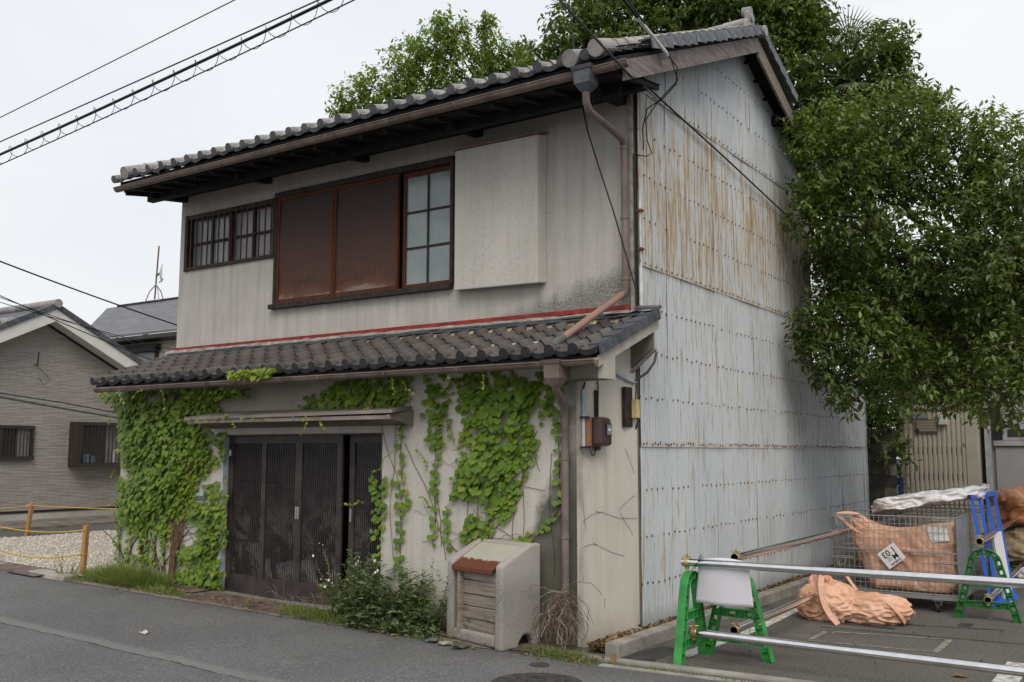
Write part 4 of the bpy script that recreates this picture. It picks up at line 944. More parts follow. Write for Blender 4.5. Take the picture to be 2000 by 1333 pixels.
# bargeboards
part(MB().hexa([(.335,-.86,5.155),(.365,-.86,5.155),(.365,2.86,6.755),(.335,2.86,6.755),(.335,-.86,5.36),(.365,-.86,5.36),(.365,2.86,6.955),(.335,2.86,6.955)]),'bargeboard',M['barge'],UR)
part(MB().hexa([(.325,2.87,6.70),(.355,2.87,6.70),(.33,4.3,6.16),(.30,4.3,6.16),(.325,2.87,6.93),(.355,2.87,6.93),(.33,4.3,6.38),(.30,4.3,6.38)]),'bargeboard',M['plank'],UR)
part(MB().hexa([(.285,4.3,6.22),(.31,4.3,6.22),(.31,6.5,5.45),(.285,6.5,5.45),(.285,4.3,6.33),(.31,4.3,6.33),(.31,6.5,5.56),(.285,6.5,5.56)]),'bargeboard',M['barge'],UR)
pu = MB().box(-.05,.30,-.05,.05,-.11,0).mesh('purlin_end',M['wood_dk'])
for y in (-.30,4.15,5.2): link('purlin_end',pu,UR,loc=(0,y,(5.50+.42*y) if y < 2.87 else 6.80-.38*(y-2.87)))
for i in range(9): link('purlin_end',MB().box(-.02,.31,-.02,.02,-.03,0).mesh('purlin_end',M['wood_dk']),UR,loc=(0,3.1+i*.36,6.86-.38*(.23+i*.36)))

# ---------------------------------------------------------------- corrugated side wall: separate overlapping sheets
zs = lambda y: (5.60+.44*y) if y < 3.05 else 6.94-.34*(y-3.05)
sheet_w = .648; pitch = .036
def csheet(ya,yb,za,zbf,off,name,seed):
    n_ = int(round((yb-ya)/pitch*6)); vs = []; nz = 7; fs = []
    for i in range(n_+1):
        y = ya+(yb-ya)*i/n_; zt = zbf(y)
        for j in range(nz+1):
            z = za+(zt-za)*j/nz
            wob = .010*noise.noise(Vector((y*1.3+seed,z*1.1,seed*.7)))+.006*noise.noise(Vector((y*.6,z*.5,9)))
            vs.append((off+.0085*cos(2*pi*(y)/pitch)+wob, y, z))
    for i in range(n_):
        for j in range(nz): fs.append((i*(nz+1)+j,(i+1)*(nz+1)+j,(i+1)*(nz+1)+j+1,i*(nz+1)+j+1))
    m_ = MB(); m_.add(vs,fs,True); return part(m_,name,M['corr'])
bands = [(-.06,1.76,.028,8.62),(1.735,3.595,.040,5.73),(3.57,5.435,.052,5.73),(5.41,None,.064,5.73)]
for bi,(za,zb_,off,yend) in enumerate(bands):
    y = 0.0; i = 0
    while y < yend-.01:
        y2 = min(y+sheet_w,yend)
        f_ = (lambda yy,zb_=zb_: min(zb_ if zb_ else 99, zs(yy)))
        csheet(y,min(y2+.018,yend+.001),za,f_,off+(.002 if i%2 else 0),'corrugated_sheet',bi*17+i*3.1)
        y = y2; i += 1
y = 5.73; i = 0
while y < 8.6:
    csheet(y,min(y+.67,8.62),1.735,lambda yy: 2.95,.036+(.005 if i%2 else 0),'corrugated_sheet',60+i); y += sheet_w; i += 1
nl = MB()
for k_ in range(1,15):
    z = -.065+.4585*k_
    yend = 8.6 if z < 2.9 else 5.7
    y = .0
    step = .064 if k_ in (4,) else .128
    while y < yend:
        yy = y+rr.uniform(-.012,.012); zz = z+rr.uniform(-.012,.012)
        if rr.random() < .86 and zz < zs(yy)-.04:
            b_ = .036 if zz < 1.75 else .048 if zz < 3.58 else .060 if zz < 5.42 else .072
            r_ = .015
            nl.add([(b_,yy-r_,zz),(b_+.012,yy,zz),(b_,yy,zz+r_),(b_,yy+r_,zz),(b_,yy,zz-r_)],[(0,2,1),(2,3,1),(3,4,1),(4,0,1)])
        y += step
part(nl,'nail_heads',M['nail'],kind='stuff')
part(MB().box(-.02,.055,8.62,8.66,-.1,2.95),'edge_trim',M['conduit'])

# ---------------------------------------------------------------- downpipes
def pipe_part(pts,r,name,mat,**kw): return part(MB().tube(pts,r,14),name,mat,**kw)
hp = MB(); 
def hopper(x,y,z,s=1):
    m_ = MB(); a = .10*s
    m_.hexa([(x-a,y-a,z+.0),(x+a,y-a,z),(x+a,y+a,z),(x-a,y+a,z),(x-a*1.12,y-a*1.12,z+.035),(x+a*1.12,y-a*1.12,z+.035),(x+a*1.12,y+a*1.12,z+.035),(x-a*1.12,y+a*1.12,z+.035)])
    m_.hexa([(x-a*.85,y-a*.85,z-.13),(x+a*.85,y-a*.85,z-.13),(x+a*.85,y+a*.85,z-.13),(x-a*.85,y+a*.85,z-.13),(x-a*.9,y-a*.9,z),(x+a*.9,y-a*.9,z),(x+a*.9,y+a*.9,z),(x-a*.9,y+a*.9,z)])
    m_.hexa([(x-a*.4,y-a*.4,z-.20),(x+a*.4,y-a*.4,z-.20),(x+a*.4,y+a*.4,z-.20),(x-a*.4,y+a*.4,z-.20),(x-a*.85,y-a*.85,z-.131),(x+a*.85,y-a*.85,z-.131),(x+a*.85,y+a*.85,z-.131),(x-a*.85,y+a*.85,z-.131)])
    return m_
part(hopper(-.02,-.93,5.30),'rain_hopper',M['tile_dk'])
pipe_part([(-.02,-.93,5.14),(-.02,-.93,5.00),(-.025,-.85,4.93),(-.05,-.45,4.91),(-.06,-.14,4.87),(-.06,-.085,4.82)],.038,'downpipe',M['pipe'])
pipe_part([(-.06,-.085,4.85),(-.06,-.085,3.32)],.036,'downpipe',M['pipe'])
pipe_part([(-.06,-.085,3.34),(-.07,-.09,3.27),(-.10,-.13,3.24)],.04,'pipe_elbow',M['pipe'])
pipe_part([(-.085,-.11,3.26),(-.22,-1.12,2.70)],.036,'downpipe',M['pipe_new'])
pipe_part([(-.21,-1.06,2.735),(-.23,-1.18,2.67),(-.225,-1.21,2.60)],.046,'pipe_elbow',M['cable_g'])
cl = MB().tube([(0,0,-.014),(0,0,.014)],.043,14).mesh('pipe_clamp',M['gutter'])
for z in (4.78,4.05,3.42): link('pipe_clamp',cl,H,loc=(-.06,-.085,z))
part(hopper(-.15,-1.29,2.47,.9),'rain_hopper',M['gutter'])
pipe_part([(-.15,-1.29,2.30),(-.16,-1.27,2.24),(-.22,-1.08,2.17),(-.28,-.93,2.10),(-.29,-.90,2.0)],.038,'downpipe',M['pipe'])
pipe_part([(-.29,-.90,2.04),(-.29,-.90,.36)],.036,'downpipe',M['pipe'])
for z in (1.98,1.62,.9): link('pipe_clamp',cl,H,loc=(-.29,-.90,z))

# ---------------------------------------------------------------- things fixed to the house
t = thing('electric_meter','maroon electric meter with a small window on the white side wall','electric meter',(-.15,-.62,1.7))
def onwing(y,d=0): return -.19+(y-P_)*(.208/.846)+d      # x of the wing wall at depth y
x = onwing(-.62)
part_ = lambda mb,name,mat,par=t: mb.build(name,mat,par)
part_(MB().box(x+.005,x+.05,-.79,-.50,1.74,2.01),'back_plate',M['meter_b'])
b = MB().hexa([(x+.05,-.765,1.73),(x+.15,-.76,1.745),(x+.15,-.53,1.745),(x+.05,-.52,1.73),(x+.05,-.765,2.02),(x+.14,-.76,2.0),(x+.14,-.53,2.0),(x+.05,-.52,2.02)]).build('cover',M['meter'],t); bevel(b,.03,3)
part_(MB().box(x+.148,x+.156,-.66,-.56,1.83,1.95),'window_frame',M['meter'])
part_(MB().box(x+.152,x+.159,-.65,-.57,1.845,1.94),'window',M['meter_g'])
part_(MB().box(x+.158,x+.161,-.63,-.59,1.88,1.905),'dial_plate',M['signw'])
part_(MB().tube([(x+.04,-.64,1.735),(x+.05,-.64,1.70)],.03,10),'terminal',M['meter'])
part_(MB().tube([(x+.03,-.70+.04*cos(a/10*pi*1.3),1.70-.05*sin(a/10*pi*1.3)) for a in range(11)],.009,6),'cable_loop',M['cable_g'])
for z in (1.72,2.0): part_(MB().box(x-.02,x+.05,-.85,-.79,z,z+.015),'pipe_clamp',M['frame_dk'])
t = thing('cable_conduit','white and pale blue conduit beside the electric meter','conduit',(-.16,-.81,1.7))
part_(MB().tube([(onwing(-.80,.03),-.80,1.70),(onwing(-.80,.03),-.80,2.03)],.018,10),'lower_tube',M['conduit_w'],t)
part_(MB().tube([(onwing(-.80,.03),-.80,2.03),(onwing(-.80,.03),-.80,2.27)],.019,10),'upper_tube',M['conduit'],t)
part_(MB().tube([(onwing(-.80,.03),-.80,2.27),(onwing(-.78,.03),-.775,2.34)],.009,6),'cable',M['cable'],t)
part_(MB().box(onwing(-.6,0),onwing(-.6,.02),-.625,-.595,2.0,2.27),'wooden_batten',M['frame_dk'],t)
part_(MB().tube([(onwing(-.6,.025),-.60,2.0),(onwing(-.6,.03),-.605,2.2),(onwing(-.6,.02),-.58,2.32),(onwing(-.6,.02),-.60,2.36)],.006,6),'cable',M['cable'],t)
t = thing('corner_junction_box','small yellowed junction box on a dark wooden board at the house corner','junction box',(0,-.1,2.0))
part_(MB().box(onwing(-.18,.0),onwing(-.18,.03),-.25,-.09,1.93,2.32),'wooden_board',M['frame_dk'],t)
part_(bx_ := MB().box(.01,.06,-.12,-.04,2.02,2.20),'box',M['yellowbox'],t)
part_(MB().tube([(.04,-.07,2.02),(.05,-.06,1.99),(.03,-.05,1.95),(.0,-.03,1.90)],.008,6),'cable',M['cable'],t)
part_(MB().tube([(.03,-.07,2.20),(.035,-.06,2.45),(.03,-.05,2.60)],.006,6),'cable',M['cable'],t)
part_(MB().tube([(.28,-.10,2.66),(.26,-.11,2.56),(.18,-.11,2.46),(.06,-.09,2.40),(.02,-.08,2.38)],.013,8),'flexible_duct',M['cable_g'],t)
part_(MB().tube([(-.10,-.50,2.53),(-.05,-.36,2.46),(.0,-.16,2.39),(.025,-.06,2.375)],.021,10),'flexible_duct',M['conduit'],t)
t = thing('wall_conduit','rusty white conduit and cable running down the upper house corner','conduit',(.04,-.03,4))
part_(MB().tube([(.03,-.035,4.72),(.03,-.03,4.55),(.035,-.03,3.2)],.010,6),'cable',M['cable'],t)
part_(MB().tube([(.045,.04,4.35),(.05,.04,3.15)],.020,8),'tube',M['conduit_w'],t)
for z in (4.12,3.72): part_(MB().box(.03,.085,.0,.06,z,z+.025),'clamp',M['nail'],t)

# ---------------------------------------------------------------- cables
def cable(name,label,pts,r,mat='cable',sag=0,n=24,group=None):
    P = []; pts = [Vector(p) for p in pts]
    for i in range(len(pts)-1):
        for k_ in range(n if i < len(pts)-2 else n+1):
            u = k_/n; p = pts[i].lerp(pts[i+1],u)
            p.z -= sag*4*u*(1-u); P.append(p)
    o = MB().tube(P,r,6).build(name,M[mat]); tag(o,label,'cable',group); return P
P1 = cable('power_cable_bundle','thick black cable bundle wound with spiral wire, crossing the upper left sky',[(-16,-1.5,5.62),(2.2,-1.5,7.12)],.019,sag=.16)
P2 = cable('messenger_wire','black wire running just under the thick cable bundle',[(-16,-1.52,5.44),(2.2,-1.52,6.99)],.008,sag=.17)
sp = []
for i in range(18*44):
    u = i/(18*44); x = -16+18.2*u; zc = 5.62+1.5*u-.16*4*u*(1-u)-.05; a = i/18*2*pi
    sp.append((x,-1.5+.07*cos(a),zc+.10*sin(a)))
tag(MB().tube(sp,.0045,4,smooth=True).build('spiral_wire',M['cable']),'thin spiral wire wrapped round the thick cable bundle','wire')
cable('thin_overhead_wire','thinnest overhead wire, uppermost at the upper left',[(-16,-3,4.85),(2,-3,6.28)],.006,'cable_g',sag=.03)
cable('thin_overhead_wire','thin overhead wire parallel above the thick cable bundle',[(-16,-3,4.75),(2,-3,5.83)],.007,sag=.05)
cable('roof_crossing_cable','black cable from above crossing the gable bargeboard and the metal wall to the back corner',[(-.62,-2.2,6.72),(.60,-1.2,5.02),(.10,-.07,5.50),(.11,.76,5.40),(.10,2.21,5.27),(.10,5.80,4.88)],.011,sag=.0)
cable('slack_wire','thin slack black wire hanging in front of the downpipe',[(-.63,-.3,6.9),(-.47,-.3,5.45),(-.36,-.3,4.95),(-.20,-.3,4.45),(-.06,-.3,4.03),(.17,-.3,3.24)],.008)
t = thing('service_drop','service drop cable with insulators ending at the gable bargeboard','cable',(.4,-.3,5.8))
part_(MB().tube([(.05,-2.2,7.1),(.30,-1.25,6.12),(.40,-.62,5.83)],.017,8),'cable',M['cable'],t)
part_(MB().tube([(.11,-2.2,7.1),(.36,-1.2,6.08),(.44,-.58,5.80)],.010,6),'cable',M['cable'],t)
part_(MB().tube([(.40,-.62,5.83),(.45,-.12,5.66)],.018,10),'insulated_rod',M['insul'],t)
part_(MB().tube([(.36,-.66,5.86),(.42,-.60,5.84)],.035,8),'clamp',M['insul'],t)
part_(MB().tube([(.36,-.10,5.64),(.46,-.10,5.64)],.022,8),'bracket',M['alu'],t)
part_(MB().tube([(.46,-.10,5.64),(.50,.02,5.55),(.44,.12,5.42),(.25,.2,5.33),(.12,.1,5.22),(.09,.05,5.0),(.08,.08,4.78)],.007,6),'hanging_cable',M['cable'],t)
part_(MB().tube([(.47,-.08,5.63),(.47,.10,5.45),(.22,.16,5.30),(.10,.10,5.1),(.09,.15,4.9),(.10,.24,4.78),(.09,.12,4.72),(.05,-.03,4.71)],.006,6),'hanging_cable',M['cable'],t)
LW = [((-12,-.13,5.03),(-12,3.42,4.26),.014,'thick dark wire sloping down to the old house across the slate roof'),((-12,-.09,4.44),(-12,3.5,3.35),.009,'thin wire from the left edge crossing the tiled gable top'),((-12,-.05,4.40),(-12,3.5,3.62),.007,'faint wire high over the slate roof'),((-12,-.1,4.33),(-12,3.4,3.75),.007,'faint lower wire in front of the slate roof')]
for i,(a,c,r_,lb) in enumerate(LW):
    a = Vector(a); c = Vector(c); d_ = c-a; cable('overhead_wire',lb,[a-d_*1.2,c+d_*.25],r_,sag=.12)
cable('grey_cable_bundle','bundle of grey cables drooping in front of the siding gable',[(-12,-3.0,2.62),(-12,.0,2.60),(-12,1.2,2.44),(-12,3.2,2.20),(-12,3.6,2.18)],.022,'cable_g')
cable('grey_cable_bundle','thinner cable draped above the grey bundle before the siding gable',[(-12,-3.0,2.72),(-12,.0,2.66),(-12,1.2,2.54),(-12,3.3,2.26)],.010,'cable')

# ---------------------------------------------------------------- concrete waste bin
BB = thing('concrete_waste_bin','concrete rubbish bin with plank front and rust-edged sloping lid','waste bin',(-.98,-1.12,-.09),-.245)
def bpart(mb,name,mat): return mb.build(name,mat,BB,world=False)
# local frame: x along the front, y to the back, z up; 0.82 wide, 0.5 deep
bw,bd = .80,.50; fz,bz = .76,.93
side = [(-.22,.0),(.27,.0),(.27,bz),(.12,bz),(-.13,fz+.035),(-.20,fz)]
b = MB()
sd_l = [(-.22,0),(.28,0),(.28,bz),(.15,bz),(-.12,fz+.04),(-.21,fz-.01)]
b.prism(sd_l,'x',-.40,-.30)
# right cheek with an arched hole at the foot
sd_r = [(-.22,0),(-.0,0),(.01,.06),(.05,.11),(.10,.125),(.15,.10),(.18,.05),(.185,0),(.28,0),(.28,bz),(.15,bz),(-.12,fz+.04),(-.21,fz-.01)]
b.prism(sd_r,'x',.30,.40)
b.box(-.299,.299,.13,.279,.0,bz-.003); b.box(-.299,.299,-.215,-.12,.02,.13)
o = bpart(b,'body',M['bin']); bevel(fix_normals(o),.028,3)
lm = MB(); lm.hexa([(-.285,-.235,fz-.075),(.292,-.235,fz-.075),(.292,.125,bz-.055),(-.285,.125,bz-.055),(-.285,-.24,fz-.045),(.292,-.24,fz-.045),(.292,.125,bz-.025),(-.285,.125,bz-.025)])
lm.box(-.286,.293,-.245,-.225,fz-.095,fz-.047)
o = bpart(lm,'lid',M['lid']); bevel(o,.008)
zz = .132
for i,h_ in enumerate((.105,.115,.11,.125,.115)):
    o = bpart(MB().box(-.262 if i else -.255,.288,-.175-.006*(i%2),-.145,zz,zz+h_-.007),'plank',M['plank']); bevel(o,.005); o.rotation_euler = (0,[.006,-.004,.003,-.008,.02][i],0); zz += h_
bpart(MB().box(-.235,-.185,-.215,-.176,.10,fz-.10),'batten',M['plank'])
bpart(MB().box(-.29,.29,-.13,.12,.05,.06),'floor',M['black_trim'])
bpart(MB().add([(.302,-.1,.0),(.302,.2,.0),(.302,.2,.2),(.302,-.1,.2)],[(0,1,2,3)]),'hollow',M['black_trim'])
for i,(x,y,s_,lb) in enumerate(((-1.38,-1.50,.07,'dark broken slate lying at the foot of the concrete bin, leftmost'),(-1.2,-1.52,.06,'pale tilted stone chip between two slates before the bin'),(-1.02,-1.53,.085,'dark flat slate piece by the bin front, rightmost'))):
    bm_ = MB(); bm_.add([(s_*v[0]*(1.5 if k_%2 else 1.2), s_*v[1]*.8, .3*s_*v[2]) for k_,v in enumerate(ICOV)],[tuple(f) for f in ICOF]); o = bm_.build('slate_fragment',[M['tile_dk'],M['conc'],M['tile_lo']][i]); o.location = (x,y,gz(x)+.025); o.rotation_euler = (.1,.15*(i-1),i*.7); tag(o,lb,'stone')

# ---------------------------------------------------------------- trestles and tubes
def trestle(mat):
    t = thing('green_trestle','','trestle')
    # centre line of the U-shaped frame in local x/z
    path = [(-.29,0),(-.135,.60)]
    for k_ in range(1,9): a = pi-pi*k_/9; path.append((.135*cos(a)*1.0,.60+.125*sin(a)))
    path += [(.135,.60),(.29,0)]
    # resample
    P = [Vector((x,0,z)) for x,z in path]; L = [0]
    for i in range(1,len(P)): L.append(L[-1]+(P[i]-P[i-1]).length)
    def at(s_):
        s_ = max(0,min(L[-1],s_))
        for i in range(1,len(P)):
            if s_ <= L[i]+1e-9: u = (s_-L[i-1])/(L[i]-L[i-1]); return P[i-1].lerp(P[i],u), (P[i]-P[i-1]).normalized()
    def sect(s_):
        p,d_ = at(s_); nrm = Vector((-d_.z,0,d_.x)); tp = .5+.5*abs(s_/L[-1]*2-1)
        return p, nrm, .024+.016*tp
    N = 48; m_ = MB(); D = .036
    def strip(off0,off1,y0,y1,s0,s1,n_):
        for i in range(n_):
            a = s0+(s1-s0)*i/n_; c = s0+(s1-s0)*(i+1)/n_
            pa,na,wa = sect(a); pc,nc,wc = sect(c)
            q_ = []
            for p_,nn,ww in ((pa,na,wa),(pc,nc,wc)):
                for of in (off0,off1):
                    for yy in (y0,y1):
                        v_ = p_+nn*(of*ww); q_.append((v_.x,yy,max(0,v_.z)))
            m_.hexa([q_[0],q_[2],q_[6],q_[4],q_[1],q_[3],q_[7],q_[5]])
    strip(.82,1.0,-D,D,0,L[-1],N)        # outer flange
    strip(-1.0,-.82,-D,D,0,L[-1],N)      # inner flange
    # web with holes
    nb = 17; st = L[-1]/nb
    for i in range(nb):
        s0 = i*st; hole = i not in (0,nb-1,)
        if hole:
            strip(-.82,.82,-.006,.006,s0,s0+st*.30,1); strip(-.82,.82,-.006,.006,s0+st*.72,s0+st,1)
            strip(.45,.82,-.0055,.0055,s0+st*.3,s0+st*.72,1); strip(-.82,-.45,-.0055,.0055,s0+st*.3,s0+st*.72,1)
        else: strip(-.82,.82,-.006,.006,s0,s0+st,1)
        strip(-.82,.82,-D*.9,D*.9,s0-.003+ (0.003 if i == 0 else 0),s0+.003,1)
    fr = m_.build('frame',mat,t,world=False); fix_normals(fr)
    def cross(z,hw):
        c = MB(); h_ = .035
        c.box(-hw,hw,-D*.85,D*.85,z+h_-.006,z+h_); c.box(-hw,hw,-D*.85,D*.85,z-h_,z-h_+.006)
        k_ = int(hw*2/.075)
        for i in range(k_+1):
            x = -hw+2*hw*i/k_; c.box(x-.004,x+.004,-D*.8,D*.8,z-h_+.006,z+h_-.006)
            if i < k_ and i%2 == 0: c.box(x+.004,x+2*hw/k_-.004,-.005,.005,z-h_+.006,z+h_-.006)
            elif i < k_: c.box(x+.004,x+2*hw/k_-.004,-.0052,.0052,z+.012,z+h_-.006); c.box(x+.004,x+2*hw/k_-.004,-.0052,.0052,z-h_+.006,z-.012)
        c.build('crossbar',mat,t,world=False)
    cross(.385,.165); cross(.165,.215)
    return t
T0 = trestle(M['green']); T1 = copy_tree(T0); 
T2 = trestle(M['green_d']); T3 = copy_tree(T2)
G = 'green plastic trestles holding the steel tubes'
for T,loc,rz,lb in ((T0,(.845,-.68,-.1),radians(92),'bright green trestle nearest the wall corner, seen nearly edge on'),(T1,(1.155,-.40,-.1),radians(-5),'bright green trestle right of the bleached notice, seen broadside'),(T2,(2.66,2.93,-.1),radians(2),'green trestle between the wire cage cart and the right edge'),(T3,(2.52,7.1,-.1),radians(0),'farthest green trestle, half hidden before the orange sacks')):
    T.location = loc; T.rotation_euler = (0,0,rz); T['label'] = lb; T['group'] = G
def tube_thing(a,b_,lb,ro=.034,capa=True,capb=False):
    t = thing('steel_tube',lb,'steel tube',a,group='galvanised tubes of the barrier')
    MB().ring(a,b_,ro,ro-.003,24).build('tube',M['chrome'],t)
    A_ = Vector(a); B_ = Vector(b_); d_ = (B_-A_).normalized()
    for e,f in ((A_,1),(B_,-1)):
        if (e is A_ and not capa) or (e is B_ and not capb): continue
        c = MB(); p0 = e+d_*f*.02; c.ring(p0,p0+d_*f*.045,ro+.008,ro+.0005,20)
        c.bar(p0+d_*f*.02+Vector((0,0,ro)),p0+d_*f*.02+Vector((0,0,ro+.035)),.03,.02,(1,0,0)); c.tube([p0+d_*f*.02+Vector((-.03,-.03,ro+.02)),p0+d_*f*.02+Vector((.03,.03,ro+.02))],.007,6)
        c.bar(p0+d_*f*.02-Vector((0,0,ro)),p0+d_*f*.02-Vector((0,0,ro+.03)),.03,.03,(1,0,0))
        c.build('clamp',M['gold'],t)
tube_thing((.77,-.67,.725),(4.1,-.66,.745),'upper silver tube crossing the front of the parking ground')
tube_thing((.86,-.745,.145),(4.1,-.745,.125),'lower silver tube crossing the front of the parking ground')
tube_thing((1.16,-.44,.765),(1.10,7.0,.76),'upper tube running back from the notice along the metal wall')
tube_thing((1.17,-.52,.155),(1.12,7.0,.2),'lower tube running back under the orange sack')
tube_thing((2.63,2.86,.735),(2.50,7.12,.745),'upper tube joining the two far green trestles',capb=True)
tube_thing((2.68,2.86,.125),(2.56,7.12,.12),'lower tube between the two far green trestles')
# bleached notice hanging from the upper tube
def nt_(u,v):
    x = .915+.445*u; z = .75-.37*v; bow = .07*sin(u*pi)*(.4+.6*v)
    top = .028*sin(u*pi)
    return (x+.03*(u-.5)*v*.5-.05*v*(1-u)*.9+.02*v*u,-.655+.03*v-bow*.3+.05*(u-.5)**2+(.03 if v<.1 else 0), z+top*(1-v)-.01*v*(1-cos(u*pi*2))*.3)
o = MB().grid(nt_,24,12).build('hanging_notice',M['notice']); s_ = o.modifiers.new('thick','SOLIDIFY'); s_.thickness = .0015
tag(o,'bleached blank notice sheet hanging curved from the front tube by black string','notice')
st_ = MB()
for k_ in range(9): a = k_/9*2*pi; st_.tube([(.93+.01*rr.random(),-.67+.03*cos(a),.725+.03*sin(a)),(.93+rr.uniform(-.02,.02),-.67+.03*cos(a+.7),.725+.03*sin(a+.7))],.004,4)
for dx,dz in ((.04,.07),(.05,.045),(-.03,-.06),(-.06,-.08),(.02,.06)): st_.tube([(.93,-.70,.735),(.93+dx*.6,-.71,.735+dz*.5),(.93+dx,-.70,.735+dz)],.003,4)
tag(st_.build('black_string',M['cable']),'knotted black string tied round the upper front tube','string')

# ---------------------------------------------------------------- crumpled cloth
def lump(name,c,size,mat,seed=0,amp=.16,sub=5,zmin=None,power=2.6,fn=None,parent=None,fold=1.0):
    bm_ = bmesh.new(); bmesh.ops.create_icosphere(bm_,subdivisions=sub,radius=1)
    for v in bm_.verts:
        p = v.co.normalized(); f = (abs(p.x)**power+abs(p.y)**power+abs(p.z)**power)**(-1/power); d_ = p*f
        sv = Vector((p.x*1.3+seed,p.y*1.3,p.z*1.3))
        big_ = noise.noise(sv)*.9
        w_ = Vector((noise.noise(sv*1.7+Vector((5,0,0))),noise.noise(sv*1.7+Vector((0,7,0))),noise.noise(sv*1.7+Vector((0,0,9)))))*.55
        sa = lambda n_: sqrt(n_*n_+.0016)
        r1 = 1-sa(noise.noise((sv+w_)*1.7*fold))*2.4; r2 = 1-sa(noise.noise((sv*1.0-w_*.8)*3.4*fold))*2.2; r3 = 1-sa(noise.noise((sv+w_)*6.5*fold))*2
        d_ = d_*(1+amp*(big_*1.1+.70*r1+.14*r2+.03*r3-.4))
        v.co = Vector((c[0]+d_.x*size[0],c[1]+d_.y*size[1],c[2]+d_.z*size[2]))
        if fn: v.co = Vector(fn(v.co))
        if zmin is not None and v.co.z < zmin: v.co.z = zmin+.002*noise.noise(v.co*9)
    me = bpy.data.meshes.new(name); bm_.to_mesh(me); bm_.free(); me.polygons.foreach_set('use_smooth',[True]*len(me.polygons)); me.materials.append(mat)
    return link(name,me,parent)
def strap(pts,w_,mat,name='strap',parent=None,th=.004):
    pts = [Vector(p) for p in pts]; P = []
    for i in range(len(pts)-1):      # catmull-rom
        p0 = pts[max(i-1,0)]; p1 = pts[i]; p2 = pts[i+1]; p3 = pts[min(i+2,len(pts)-1)]
        for k_ in range(6 if i < len(pts)-2 else 7):
            u = k_/6; P.append(.5*((2*p1)+(-p0+p2)*u+(2*p0-5*p1+4*p2-p3)*u*u+(-p0+3*p1-3*p2+p3)*u**3))
    m_ = MB(); vs = []
    for i,p in enumerate(P):
        d_ = (P[min(i+1,len(P)-1)]-P[max(i-1,0)]).normalized(); view = (CAM-p).normalized(); s_ = d_.cross(view+Vector((.3,.2,.4))).normalized()*w_/2
        up = d_.cross(s_).normalized()*th
        vs += [p-s_-up,p+s_-up,p+s_+up,p-s_+up]
    fs = []
    for i in range(len(P)-1):
        for k_ in range(4): fs.append((i*4+k_,i*4+(k_+1)%4,(i+1)*4+(k_+1)%4,(i+1)*4+k_))
    m_.add(vs,fs,False); o = m_.build(name,mat,parent); return fix_normals(o)
t = thing('orange_sack','crumpled peach orange sack lying on the asphalt before the cage cart','sack',(1.5,2.1,-.1))
def sh(v):
    k_ = (v.x-1.5)/.56; top = .30-.09*k_-.06*abs(k_)**3
    z = -.1+(v.z+.1)*(top/.27); return (v.x+.04*noise.noise(v*4),v.y+.1*k_,max(-.1,z))
lump('cloth',(1.63,2.14,.04),(.42,.26,.17),M['orange'],2.2,.15,6,-.1,2.5,None,t,1.0)
lump('cloth',(1.22,2.04,.08),(.30,.23,.22),M['orange'],7.7,.17,6,-.1,2.4,None,t,1.0)
lump('cloth',(1.16,2.05,.28),(.12,.10,.12),M['orange'],3.7,.20,5,-.1,2.2,None,t,1.0)
strap([(1.20,2.0,.40),(1.235,1.80,.30),(1.27,1.74,.15),(1.33,1.72,.02),(1.43,1.70,-.085)],.062,M['strap'],parent=t)
strap([(1.16,2.1,.36),(1.19,1.95,.42),(1.24,1.95,.39)],.05,M['strap'],parent=t)
strap([(1.36,2.2,.42),(1.42,2.16,.34),(1.52,2.12,.22)],.03,M['strap'],parent=t)
strap([(1.78,1.98,.18),(1.90,1.93,.13),(1.99,1.95,.03),(2.02,2.02,-.06)],.04,M['strap'],parent=t)

